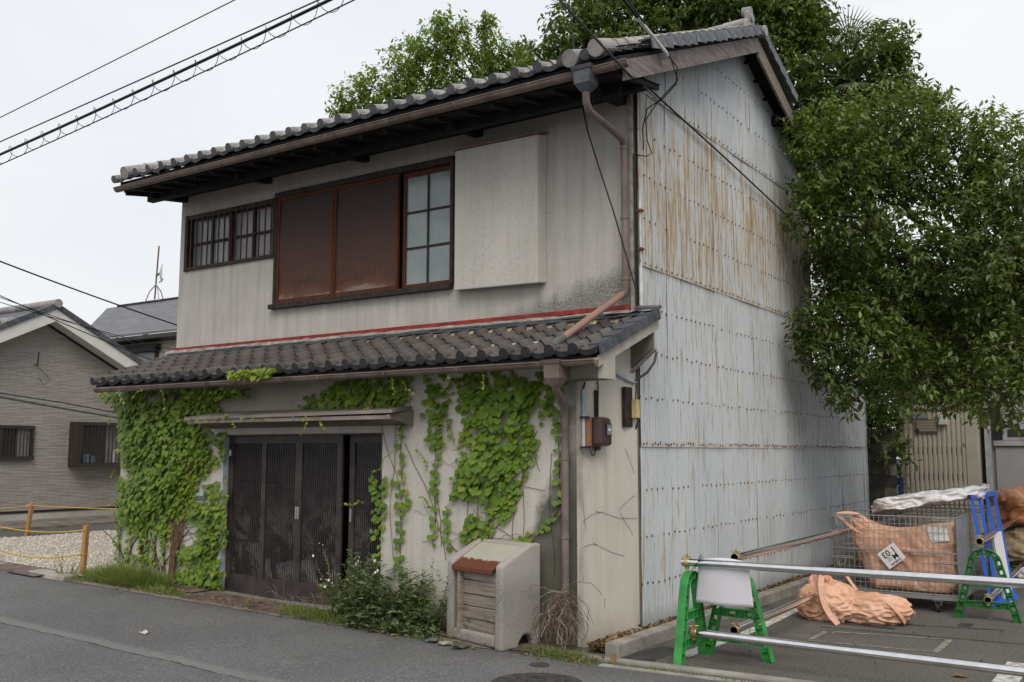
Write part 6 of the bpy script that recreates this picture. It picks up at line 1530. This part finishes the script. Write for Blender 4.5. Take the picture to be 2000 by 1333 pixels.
for x,a in ((-6.68,1.5),(-6.57,1.62),(-7.05,1.55),(-6.3,1.5),(-6.15,1.7)):
    for k_ in range(3): sm.tube(wall_line(R,x+R.uniform(-.02,.02),.03,cos(a),sin(a),18,.05,.10),.006,4)
for k_ in range(16):
    x = R.uniform(-7.1,-5.3); sm.tube(wall_line(R,x,R.uniform(.2,.8),R.choice((-1,1)),R.uniform(-.2,.8),9,.05,.25),.003,4)
sm.build('stem',M['stem'],tl,kind='stuff')
# young tips hanging free under the gutter and over the canopy
def tips(R,t,spots,mat,name='young_shoot'):
    Vt,Ft = lobed('B'); pos = []; T_ = []; sm2 = MB()
    for (x,y,z,dx,dz,n_) in spots:
        P = [Vector((x,y,z))]; a = atan2(dz,dx)
        for i in range(n_):
            a += R.gauss(0,.22); P.append(P[-1]+Vector((cos(a)*.022,R.gauss(0,.006)-.004,sin(a)*.022)))
            pos.append(P[-1]+Vector((R.uniform(-.012,.012),-.004,R.uniform(-.01,.01)))); T_.append(Vector((R.gauss(0,1),-.6,R.gauss(0,1))).normalized())
        sm2.tube(P,.0028,4)
    pos = np.array([p[:] for p in pos]); T_ = np.array([p[:] for p in T_]); N_ = unit(nrs.normal(0,1,T_.shape)*.5+[0,-.8,.6]); N_ = unit(N_-T_*(N_*T_).sum(1,keepdims=True)); X_ = np.cross(T_,N_)
    V,F = scatter(Vt,Ft,pos,X_,T_,N_,nrs.uniform(.014,.034,len(pos))); link(name,mesh_np(name,V,F,M[mat],False),t,kind='stuff'); sm2.build('shoot_stem',M['stem_y'],t,kind='stuff')
tips(R,tl,[(-7.35,-1.02,2.40,-1,-.3,10),(-7.2,-1.15,2.42,-.6,-.8,8),(-7.3,-.95,2.2,-.5,-1,9),(-7.26,-.9,1.45,-.6,-.9,7),(-7.25,-.9,1.05,-.6,-.9,6),(-5.06,-.90,1.4,.4,-.9,8),(-5.08,-.92,1.1,.9,.5,9),(-5.05,-.92,.85,.9,-.4,8),(-5.1,-.9,.7,.8,.8,7),(-6.6,-1.34,2.46,.7,-.8,12),(-6.1,-1.34,2.45,-.9,-.5,12),(-5.8,-1.30,2.44,.4,-.9,13),(-6.9,-1.33,2.44,.8,-.5,10)]+[(-5.35+.16*i,-1.26,2.04+.01*R.random(),1,.05*R.choice((-1,1)),6) for i in range(14) if i not in (9,10)],'ivy_y')
tr_,stems,R = ivy(IVY_RIGHT,('ivy_r','ivy_y'),'fresh green ivy hanging in strands right of the door','' or (-1.3,-.9,0.0),9)
sm = MB()
for p,r_ in stems: sm.tube(p,r_,4)
for x in (-2.42,-1.72,-1.78,-1.46,-1.3,-1.22,-1.16,-.96,-.80,-.44,-2.3):
    sm.tube(wall_line(R,x,R.uniform(.35,.9),R.uniform(-.06,.06),1,int(R.uniform(20,30)),.055,.06),.003,4)
for k_ in range(20):
    x = R.uniform(-2.0,-.4); z = R.uniform(.7,1.7); sm.tube(wall_line(R,x,z,R.choice((-1,1)),R.uniform(-.3,.7),int(R.uniform(8,16)),.022,.12),.0016,4)
for (x,z,dx,dz,n_) in ((-1.1,.95,1,-.25,16),(-1.3,.86,1,-.1,14),(-.6,1.5,-.6,1,10),(-.95,1.35,1,.1,12)): sm.tube(wall_line(R,x,z,dx,dz,n_,.035,.08),.0026,4)
sm.build('stem',M['stem'],tr_,kind='stuff')
tips(R,tr_,[(-2.1,-1.28,2.44,.2,-1,10),(-2.0,-1.25,2.42,.5,-.9,12),(-3.9,-1.32,2.6,-1,.1,8),(-1.35,-1.30,2.44,.0,-1,9),(-.95,-1.30,2.44,.0,-1,8),(-2.5,-1.1,2.3,-.4,-1,14),(-2.35,-.95,2.3,.3,-1,12),(-2.2,-.88,2.2,.1,-1,40),(-1.78,-.88,1.8,-.3,1,16),(-1.62,-.88,1.75,.3,1,16),(-1.95,-.88,1.5,-.4,1,12),(-1.9,-.88,1.1,-.4,1,8),(-1.7,-.88,1.1,.4,.6,8),(-2.3,-.88,1.25,.6,.8,9),(-2.28,-.88,.95,.6,.7,7),(-2.75,-.93,1.15,-.9,-.5,12),(-1.15,-.88,1.0,.5,1,8),(-3.3,-1.28,2.02,-.3,-1,8),(-3.1,-1.28,2.02,.2,-1,6)],'ivy_y')
# leafy cushion lying over the gutter
cu_ = []
Vt,Ft = lobed('B'); n_ = 130; pos = np.stack([nrs.uniform(-4.45,-3.75,n_),nrs.uniform(-1.42,-1.28,n_),2.50+nrs.rand(n_)*.10],1); T_ = unit(np.stack([nrs.normal(0,.7,n_),-np.ones(n_)*.5,nrs.normal(-.5,.5,n_)],1)); N_ = unit(np.stack([nrs.normal(0,.3,n_),-np.ones(n_),np.ones(n_)*.8],1)); N_ = unit(N_-T_*(N_*T_).sum(1,keepdims=True)); V,F = scatter(Vt,Ft,pos,np.cross(T_,N_),T_,N_,nrs.uniform(.04,.08,n_)); link('gutter_foliage',mesh_np('gutter_foliage',V,F,M['ivy_y'],False),tr_,kind='stuff')
n_ = 90; pos = np.stack([nrs.uniform(-5.6,-4.6,n_),nrs.uniform(-1.15,-.9,n_),2.33+nrs.rand(n_)*.12],1); T_ = unit(np.stack([nrs.normal(0,.7,n_),-np.ones(n_)*.5,nrs.normal(-.8,.5,n_)],1)); N_ = unit(np.stack([nrs.normal(0,.3,n_),-np.ones(n_),np.ones(n_)*.4],1)); N_ = unit(N_-T_*(N_*T_).sum(1,keepdims=True)); V,F = scatter(Vt,Ft,pos,np.cross(T_,N_),T_,N_,nrs.uniform(.04,.08,n_)); link('gutter_foliage',mesh_np('gutter_foliage',V,F,M['ivy_r'],False),tl,kind='stuff')
# bare creeper lines on the white side wall
cr_ = MB(); R = random.Random(4)
def wing_line(y,z,a,n_,step,wig,bend=0):
    P = []
    for i in range(n_): P.append(Vector((onwing(y,.006),y,z))); a += R.gauss(0,wig)+bend; y += cos(a)*step; z += sin(a)*step
    return P
for args in ((-.80,1.03,.7,7,.05,.05,-.12),(-.62,1.13,-.1,14,.045,.08),(-.3,1.12,.6,8,.04,.1),(-.28,1.10,-.9,8,.04,.1),(-.80,.80,.5,5,.05,.05,-.15),(-.65,.84,-.35,11,.045,.06),(-.84,1.5,-1.4,12,.05,.06),(-.78,.5,1.8,16,.05,.1),(-.2,1.72,-1.1,8,.04,.05),(-.5,.22,1.6,3,.05,.1)):
    cr_.tube(wing_line(*args),.0018,4)
t = cr_.build('bare_creeper',M['twig']); tag(t,'bare dead creeper twigs clinging to the white side wall','creeper',kind='stuff')

# ---------------------------------------------------------------- weeds, grass, litter
def tuft(name,label,cx_,cy_,rx,ry,n_,h0,h1,mat,lean=.5,cat='grass'):
    pos = []; V = []; F = []
    for i in range(n_):
        a = rnd.random()*2*pi; r_ = sqrt(rnd.random()); x = cx_+cos(a)*r_*rx; y = cy_+sin(a)*r_*ry; h_ = rnd.uniform(h0,h1)*(1-.4*r_)
        d_ = Vector((cos(a)*lean*r_+rnd.gauss(0,.25),sin(a)*lean*r_+rnd.gauss(0,.25)-.1,0)); w_ = Vector((rnd.gauss(0,1),rnd.gauss(0,1),0)).normalized()*rnd.uniform(.003,.006)
        b0 = len(V); z0 = gz(x)
        for k_,(u,ww) in enumerate(((0,1),(.4,.9),(.75,.6),(1,.05))):
            p = Vector((x,y,z0))+d_*h_*u*u+Vector((0,0,h_*(u-.28*u*u*d_.length*1.5))); V += [(p-w_*ww)[:],(p+w_*ww)[:]]
        F += [(b0+2*k_,b0+2*k_+1,b0+2*k_+3,b0+2*k_+2) for k_ in range(3)]
    o = link(name,mesh_np(name,V,F,M[mat],True)); o['kind'] = 'stuff'; o['label'] = label; o['category'] = cat; return o
tuft('grass_tuft','bushy grass tuft at the foot of the ivy near the left corner',-6.45,-1.22,.78,.24,2300,.14,.38,'grass',.9)
tuft('grass_tuft','low grass fringe on the road edge between ivy and drain covers',-5.55,-1.38,.45,.12,420,.05,.14,'grass')
tuft('grass_tuft','sparse grass before the kerb left of the ivy',-7.1,-1.5,.35,.10,120,.05,.16,'grass')
tuft('grass_patch','green grass growing along the drain covers in front of the door',-3.0,-1.36,.62,.13,700,.06,.20,'grass')
tuft('grass_patch','low weeds and grass between the concrete bin and the downpipe',-.15,-1.25,.38,.14,420,.04,.11,'grass')
tuft('grass_patch','thin dry grass along the sill kerb of the parking ground',.9,-1.24,.95,.04,260,.02,.06,'grass')
tuft('grass_patch','short grass in front of the concrete bin',-1.35,-1.45,.38,.06,220,.03,.09,'grass')
TOPS = []
def broad(name,label,cx_,cy_,rx,ry,n_,h0,h1,mat,cat='weed',sc=(.05,.11),w_=.28,jag=False):
    T = np.array([(0,0,0),(w_*.7,.3,.02),(w_,.55,.0),(0,1,-.12),(-w_,.55,0),(-w_*.7,.3,.02),(0,.45,-.04)]); TF = np.array([(0,1,6),(1,2,6),(2,3,6),(3,4,6),(4,5,6),(5,0,6)])
    if jag: T = np.array([(0,0,0),(.06,.2,0),(.22,.28,.03),(.07,.36,0),(.24,.50,.02),(.07,.56,0),(.16,.74,0),(0,1,-.15),(-.16,.74,0),(-.07,.56,0),(-.24,.50,.02),(-.07,.36,0),(-.22,.28,.03),(-.06,.2,0),(0,.5,-.03)]); TF = np.array([(14,i,(i+1)%14) for i in range(14)])
    t = thing(name,label,cat,(cx_,cy_,gz(cx_))); pos = []; Td = []; sm_ = MB(); S_ = []; tops = []
    for i in range(n_):
        a = rnd.random()*2*pi; r_ = sqrt(rnd.random()); x = cx_+cos(a)*r_*rx; y = cy_+sin(a)*r_*ry; h_ = rnd.uniform(h0,h1)*(1-.35*r_)
        tx = Vector((cos(a)*r_*.5+rnd.gauss(0,.15),sin(a)*r_*.35+rnd.gauss(0,.1)-.05,1)).normalized(); P = []
        for k_ in range(8): u = k_/7; P.append(Vector((x,y,gz(x)))+tx*h_*u+Vector((rnd.gauss(0,.006),rnd.gauss(0,.006),-.05*h_*u*u)))
        tops.append(P[-1]); sm_.tube(P,[.005*(1-u_/9) for u_ in range(8)],4)
        nl_ = int(h_/.018)
        for j in range(nl_):
            u = (j+.5)/nl_; p = P[int(u*7)].lerp(P[min(7,int(u*7)+1)],u*7%1); b_ = rnd.random()*2*pi
            pos.append(p[:]); Td.append(Vector((cos(b_),sin(b_),rnd.uniform(-.1,.8))).normalized()[:]); S_.append(rnd.uniform(*sc)*(1.15-.6*u))
    pos = np.array(pos); T_ = np.array(Td); up = np.tile([0,0,1.],(len(pos),1))+nrs.normal(0,.25,(len(pos),3)); N_ = unit(up-T_*(up*T_).sum(1,keepdims=True)); V,F = scatter(T,TF,pos,np.cross(T_,N_),T_,N_,np.array(S_))
    link('foliage',mesh_np('foliage',V,F,M[mat],False),t,kind='stuff'); sm_.build('stem',M['stem_y'],t,kind='stuff'); TOPS[:] = tops; return t
broad('thistle_bush','tall grey-green thistle weeds between the door and the concrete bin',-2.2,-1.22,.52,.20,44,.30,.80,'weed',sc=(.10,.22),jag=True)
broad('thistle_bush','shorter thistle weeds right against the left side of the concrete bin',-1.70,-1.16,.20,.14,26,.45,.95,'weed',sc=(.05,.10),jag=True)
broad('ground_weed','dense low weeds at the foot of the thistles',-2.0,-1.38,.55,.10,60,.08,.24,'weed',sc=(.06,.13),jag=True)
broad('thistle_bush','tallest lanky thistle stems right of the last door panel',-2.48,-1.14,.22,.12,20,.55,1.0,'weed',sc=(.07,.15),jag=True)
tf = broad('flowering_weed','lanky weeds with white seed heads before the right door panel',-2.75,-1.18,.28,.12,24,.45,.95,'weed',sc=(.02,.055))
bl_ = MB()
for i in range(26):
    c = rnd.choice(TOPS)+Vector((rnd.gauss(0,.03),rnd.gauss(0,.02),rnd.gauss(-.01,.03))); r_ = rnd.choice((.005,.006,.007,.013))
    bl_.add([(c.x+v[0]*r_,c.y+v[1]*r_,c.z+v[2]*r_*1.3) for v in ICOV],[tuple(f) for f in ICOF])
bl_.build('bloom',M['bloom'],tf,kind='stuff')
broad('leafy_shrub','small upright leafy shrub in front of the near stake',-7.45,-1.42,.16,.08,14,.18,.45,'weed_l',cat='shrub',sc=(.035,.06),w_=.22)
broad('leafy_shrub','tiny fern-like weed on the drain cover before the door',-3.95,-1.40,.05,.04,4,.12,.24,'weed_l',cat='shrub',sc=(.03,.05))
broad('ground_weed','bright green weeds by the kerb end near the downpipe',.0,-1.22,.25,.08,26,.04,.10,'weed_l',sc=(.02,.045))
broad('ground_weed','bright weeds in front of the third door panel',-3.2,-1.30,.35,.08,26,.07,.17,'weed_l',sc=(.02,.05))
broad('ground_weed','few weeds growing in the leaf litter by the metal wall',.12,3.6,.06,1.2,12,.06,.16,'weed_l',sc=(.02,.05))
# dry arching stalks
st_ = MB()
for i in range(26):
    x = rnd.uniform(-3.7,-2.6); a = rnd.uniform(-.9,.9); L_ = rnd.uniform(.25,.55); P = []
    for k_ in range(9): u = k_/8; P.append((x+a*L_*u,-1.25-rnd.random()*.01,gz(x)+L_*(u-.75*u*u*abs(a)**.5)*.9))
    st_.tube(P,.0028,4)
tag(st_.build('dry_stalks',M['twig']),'dry arching stalks in front of the door panels','stalks',kind='stuff')
# tangle of dry roots round the downpipe foot
rt = MB(); rt2 = MB()
for i in range(130):
    tgt = rt2 if i%5 == 0 else rt
    a = rnd.uniform(-1.5,1.5); p = Vector((-.28+rnd.gauss(0,.04),-.95,rnd.uniform(.25,.44))); P = [p.copy()]; d_ = Vector((sin(a)*.6,-.35+rnd.gauss(0,.3),rnd.gauss(-.1,.4))).normalized()
    for k_ in range(16):
        d_ = (d_+Vector((rnd.gauss(0,.42),rnd.gauss(0,.3)+(.4 if p.y < -1.12 else -.02),-.22+rnd.gauss(0,.25)))).normalized(); p = p+d_*.028
        if p.y > -.87: p.y = -.87
        if p.z < gz(0)+.01: p.z = gz(0)+.01
        P.append(p.copy())
    tgt.tube(P,rnd.uniform(.0015,.003),4)
t = thing('dry_root_tangle','tangle of dry pale roots around the foot of the downpipe','roots',(-.28,-1.0,-.1))
rt.build('dark_root',M['twig'],t,kind='stuff'); rt2.build('pale_root',M['twig_p'],t,kind='stuff')
# leaf litter
def litter(name,label,n_,fpos,s0,s1,par=None):
    T = np.array([(0,0,0),(.32,.5,.16),(0,1,.05),(-.32,.5,.18),(0,.5,0)]); TF = np.array([(0,1,4),(1,2,4),(2,3,4),(3,0,4)])
    pos = np.array([fpos() for _ in range(n_)]); T_ = unit(nrs.normal(0,1,(n_,3))*[1,1,.35]); up = np.tile([0,0,1.],(n_,1))+nrs.normal(0,.6,(n_,3)); N_ = unit(up-T_*(up*T_).sum(1,keepdims=True))
    V,F = scatter(T,TF,pos,np.cross(T_,N_),T_,N_,nrs.uniform(s0,s1,n_)); o = link(name,mesh_np(name,V,F,M['dead'],False)); o['kind'] = 'stuff'; o['label'] = label; o['category'] = 'dead leaves'; return o
def lp():
    v = rnd.random()**1.3*8.2-.95; return (rnd.uniform(-.02,.17)+.01*v,v,-.055+rnd.random()*.045)
litter('leaf_litter','dead leaves filling the strip between the metal wall and the kerb',3600,lp,.035,.075)
litter('leaf_litter','scattered dead leaves and bits along the foot of the front wall',500,lambda: (rnd.uniform(-7,.2),rnd.uniform(-1.55,-1.0),gz(-3)+.0+.0234*(-3)-.0234*0+0) if False else (lambda x: (x,rnd.gauss(-1.33,.13),gz(x)+.02+rnd.random()*.01))(rnd.uniform(-6.2,.3)),.02,.05)
litter('leaf_litter','few fallen leaves on the parking ground near the sacks',60,lambda: (rnd.uniform(.4,3.3),rnd.uniform(-.4,6.5),-.088),.03,.06)
def bigleaf(x,y,s_,a,lb,mat='dead'):
    T = np.array([(0,0,0),(.3,.35,.12),(.22,.8,.2),(0,1,.02),(-.22,.75,.15),(-.3,.35,.1),(0,.5,0)])*s_
    o = link('fallen_leaf',mesh_np('fallen_leaf',T,np.array([(0,1,6),(1,2,6),(2,3,6),(3,4,6),(4,5,6),(5,0,6)]),M[mat],False)); o.location = (x,y,gz(x)+.006); o.rotation_euler = (0,0,a); tag(o,lb,'leaf'); return o
bigleaf(-3.62,-2.95,.13,1.2,'pale curled dry leaf lying alone on the road','dry_pale'); bigleaf(.38,-1.25,.10,.3,'tan dry leaf standing by the end of the sill kerb').rotation_euler = (.9,0,.3)
bigleaf(2.95,-.08,.13,1.9,'brown leaf on the asphalt under the lower silver tube'); bigleaf(-3.9,-1.5,.09,1.4,'pale crumpled leaf on the road by the drain covers')

# ---------------------------------------------------------------- trees
LEAF = np.array([(0,0,0),(.21,.32,.06),(.17,.68,.03),(0,1.05,-.14),(-.17,.68,.03),(-.21,.32,.06),(0,.5,-.02)]); LEAFF = np.array([(0,1,6),(1,2,6),(2,3,6),(3,4,6),(4,5,6),(5,0,6)])
LEAFS = np.array([(0,0,0),(.24,.5,.05),(0,1.05,-.08),(-.24,.5,.05)]); LEAFSF = np.array([(0,1,2),(0,2,3)])
def spray(blobs,per_m2,leaf_len,per_spray,seed,droop=.25,clumpy=1.0,surf=.55,flat=1.0,rag=.42,thr=-.16):
    """returns pos, tip, normal arrays of leaves grown in sprays on the outside of many lumps"""
    R = np.random.RandomState(seed); PP,TT,NN,SS,RR = [],[],[],[],[]
    for (x,y,z,r) in blobs:
        n_ = int(per_m2*4*pi*r*r)
        d_ = unit(R.normal(0,1,(n_,3))); rad = r*(surf+(1-surf)*R.rand(n_)**.5)*(1+rag*np.array([noise.noise(Vector((a*2.6+x,b*2.6+y,c*2.6+z))) for a,b,c in d_]))
        keep = np.array([noise.noise(Vector((a*3.2*clumpy+x*3,b*3.2*clumpy+y,c*3.2*clumpy))) for a,b,c in d_]) > thr
        d_ = d_[keep]; rad = rad[keep]; c_ = np.array([x,y,z])+d_*rad[:,None]*[1,1,flat]
        tw = unit(d_*.8+R.normal(0,.45,d_.shape)+[0,0,.25])
        for k_ in range(per_spray):
            u = (k_+.5)/per_spray; L_ = leaf_len*3.0*(.7+.8*((seed*7+len(c_))%3)/3)
            p = c_+tw*(u-.6)*L_+R.normal(0,leaf_len*.16,c_.shape)
            az = k_*2.4+R.rand(len(c_))*6.28; sd_ = unit(np.cross(tw,R.normal(0,1,tw.shape)))
            s2 = np.cross(tw,sd_); side = sd_*np.cos(az)[:,None]+s2*np.sin(az)[:,None]
            t_ = unit(tw*.45+side*.8+[0,0,-droop]+R.normal(0,.15,side.shape)); up = np.array([0,0,1.])+tw*.5+R.normal(0,.35,t_.shape)
            nn = unit(up-t_*(up*t_).sum(1,keepdims=True)); PP.append(p); TT.append(t_); NN.append(nn); SS.append(leaf_len*R.uniform(.65,1.15,len(p))); RR.append(np.full(len(p),z)+d_[:,2]*r)
    return [np.concatenate(a) for a in (PP,TT,NN,SS,RR)]
def limb(m_,a,b_,r0,r1,R,n_=8,wig=.06):
    a = Vector(a); b_ = Vector(b_); P = []
    for i in range(n_+1):
        u = i/n_; p = a.lerp(b_,u); w_ = wig*(a-b_).length*sin(u*pi); P.append(p+Vector((noise.noise(p*.9+Vector((R,0,0))),noise.noise(p*.9+Vector((0,R,0))),noise.noise(p*.9)))*w_)
    m_.tube(P,[r0+(r1-r0)*i/n_ for i in range(n_+1)],7)
def tree(name,label,blobs,base,fork,per_m2,leaf,nper,mat,seed,trunk_r=.2,young=None,small=False,parts=0,droop=.25,clumpy=1.0,surf=.55,group=None,thr=-.16,rag=.42):
    t = thing(name,label,'tree',base,group=group); m_ = MB(); limb(m_,base,fork,trunk_r,trunk_r*.7,seed); m_.build('trunk',M['bark'],t)
    lm_ = MB(); R = random.Random(seed)
    for (x,y,z,r) in blobs:
        mid = Vector(fork).lerp(Vector((x,y,z)),.55)+Vector((R.uniform(-.2,.2),R.uniform(-.2,.2),R.uniform(-.1,.3)))
        limb(lm_,fork,mid,trunk_r*.38,trunk_r*.2,seed+1); limb(lm_,mid,(x,y,z),trunk_r*.2,trunk_r*.08,seed+2)
        for k_ in range(5):
            d_ = Vector((R.gauss(0,1),R.gauss(0,1),R.gauss(.2,.8))).normalized()*r*.85; limb(lm_,(x,y,z),Vector((x,y,z))+d_,trunk_r*.07,.006,seed+3,5)
    lm_.build('branches',M['bark'],t,kind='stuff')
    P,T_,N_,S_,Rz_ = spray(blobs,per_m2,leaf,nper,seed,droop,clumpy,surf,1.0,rag,thr)
    X_ = np.cross(T_,N_); V0,F0 = (LEAFS,LEAFSF) if small else (LEAF,LEAFF)
    idx = np.arange(len(P))
    if parts:
        cd = np.linalg.norm(P-np.array(CAM),axis=1)/S_; idx = np.argsort(cd); tm_ = mesh_np('leaf',V0,F0,M[mat],True)
        for i in idx[:parts]:
            mt_ = Matrix((X_[i],T_[i],N_[i])).transposed(); o = link('leaf',tm_,t,loc=tuple(P[i]),rot=mt_); o.scale = (S_[i],)*3
        idx = idx[parts:]
    if young:
        hi = np.clip((Rz_[idx]-4.6)/1.8,0,1) if young[1] > .1 else 0
        sel = nrs.rand(len(idx)) < hi*.38+young[1]*np.clip(.25+1.5*np.array([noise.noise(Vector(p*np.array([.9,.9,.9]))) for p in P[idx]])+.3,0.05,1)*2
        for ii,mm in ((idx[sel],young[0]),(idx[~sel],mat)):
            V,F = scatter(V0,F0,P[ii],X_[ii],T_[ii],N_[ii],S_[ii]); link('crown',mesh_np('crown',V,F,M[mm],True),t,kind='stuff')
    else:
        V,F = scatter(V0,F0,P[idx],X_[idx],T_[idx],N_[idx],S_[idx]); link('crown',mesh_np('crown',V,F,M[mat],True),t,kind='stuff')
    return t
NT = tree('broadleaf_tree','large glossy broadleaf tree leaning over the metal wall and the beige shed',NEAR_TREE,(4.9,8.8,-.1),(3.1,7.4,3.3),66,.096,9,'near_leaf',21,.17,('near_young',.16),parts=250)
tw_ = MB(); R = random.Random(8)
for i in range(70):
    a = Vector((R.uniform(1.6,3.6),R.uniform(4.6,6.6),R.uniform(2.5,3.7))); d_ = Vector((R.gauss(.5,.5),R.gauss(-.3,.4),R.gauss(-.35,.35))).normalized()*R.uniform(.4,1.1); limb(tw_,a,a+d_,.010,.003,i,5,.12)
for a,b_ in (((.75,4.9,2.75),(.55,4.5,2.3)),((.6,4.7,2.5),(.75,4.2,2.1)),((.9,5.2,2.9),(.65,4.8,2.45)),((1.0,5,2.5),(1.3,4.4,2.1))): limb(tw_,a,b_,.010,.003,3,6,.15)
tw_.build('bare_twigs',M['twig'],NT,kind='stuff')
tree('camphor_tree','tall dark evergreen rising behind the old house roof',TALL_TREE,(-1.5,11.5,0),(-2.2,11,6),40,.135,9,'tall_leaf',33,.3,('near_young',.05),clumpy=1.3,small=False)
tree('pale_tree','pale green loose-crowned tree behind the roof, left of the dark evergreen',PALE_TREE,(-8.5,14.5,0),(-8.2,14.3,6.5),38,.14,9,'pale_leaf',44,.16,small=False,clumpy=1.8,surf=.3,thr=.0,rag=.6)
tree('shaded_tree','dark shaded tree filling the gap behind the wall end and the shed',BACK_TREE,(2.5,12.5,-.1),(2.4,12.2,3),36,.14,8,'tall_leaf',55,.22,small=True)
PC = (.18,7.9,8.13)
# palm fronds among the crowns
PT = thing('fan_palm','fan palm with narrow grey-green fronds poking out of the trees','palm',(.9,11.4,-.1))
MB().tube([(.9,11.4,-.1),(.3,9.2,4),(PC[0],PC[1],PC[2]-.1)],[.13,.12,.11],8).build('trunk',M['bark'],PT)
for i,(az,el,L_) in enumerate(((2.0,1.35,1.1),(1.0,1.2,1.2),(.2,1.0,1.0),(-.6,.3,1.1),(-1.6,.1,1.1),(2.8,.6,1.0),(3.6,.2,1.1),(-.2,-.3,1.0),(-2.2,-.2,1.1),(1.4,1.5,1.3),(-1.2,-.5,1.1))):
    c = Vector(PC); d_ = Vector((cos(az)*cos(el),sin(az)*cos(el),sin(el))); sd_ = d_.cross(Vector((0,0,1))).normalized() if abs(d_.z) < .98 else Vector((1,0,0)); h_ = c+d_*L_*.55
    f_ = MB(); f_.tube([c,h_],.012,5)
    for k_ in range(15):
        a = (k_-7)/7*.95; q_ = (d_*cos(a)+sd_*sin(a)).normalized(); w_ = q_.cross(d_.cross(sd_)).normalized()*.013; L2 = L_*.62*(1-.25*abs(a))
        f_.add([h_-w_*.3,h_+q_*L2*.5-w_,h_+q_*L2+Vector((0,0,-.14*L2)),h_+q_*L2*.5+w_],[(0,1,2,3)])
    f_.build('frond',M['palm'],PT)
# cool hedge mass closing the view between the trunks
tree('hedge_tree','low dense evergreen mass behind the parking ground',[(x,13.5+.3*sin(x*3),z,1.0) for x in (-.4,.9,2.2,3.5,4.8,6.0) for z in (1.2,2.6,4.0)],(3,13.6,-.1),(3,13.5,1.5),26,.14,6,'tall_leaf',77,.15,small=True)
bpy.context.view_layer.update()
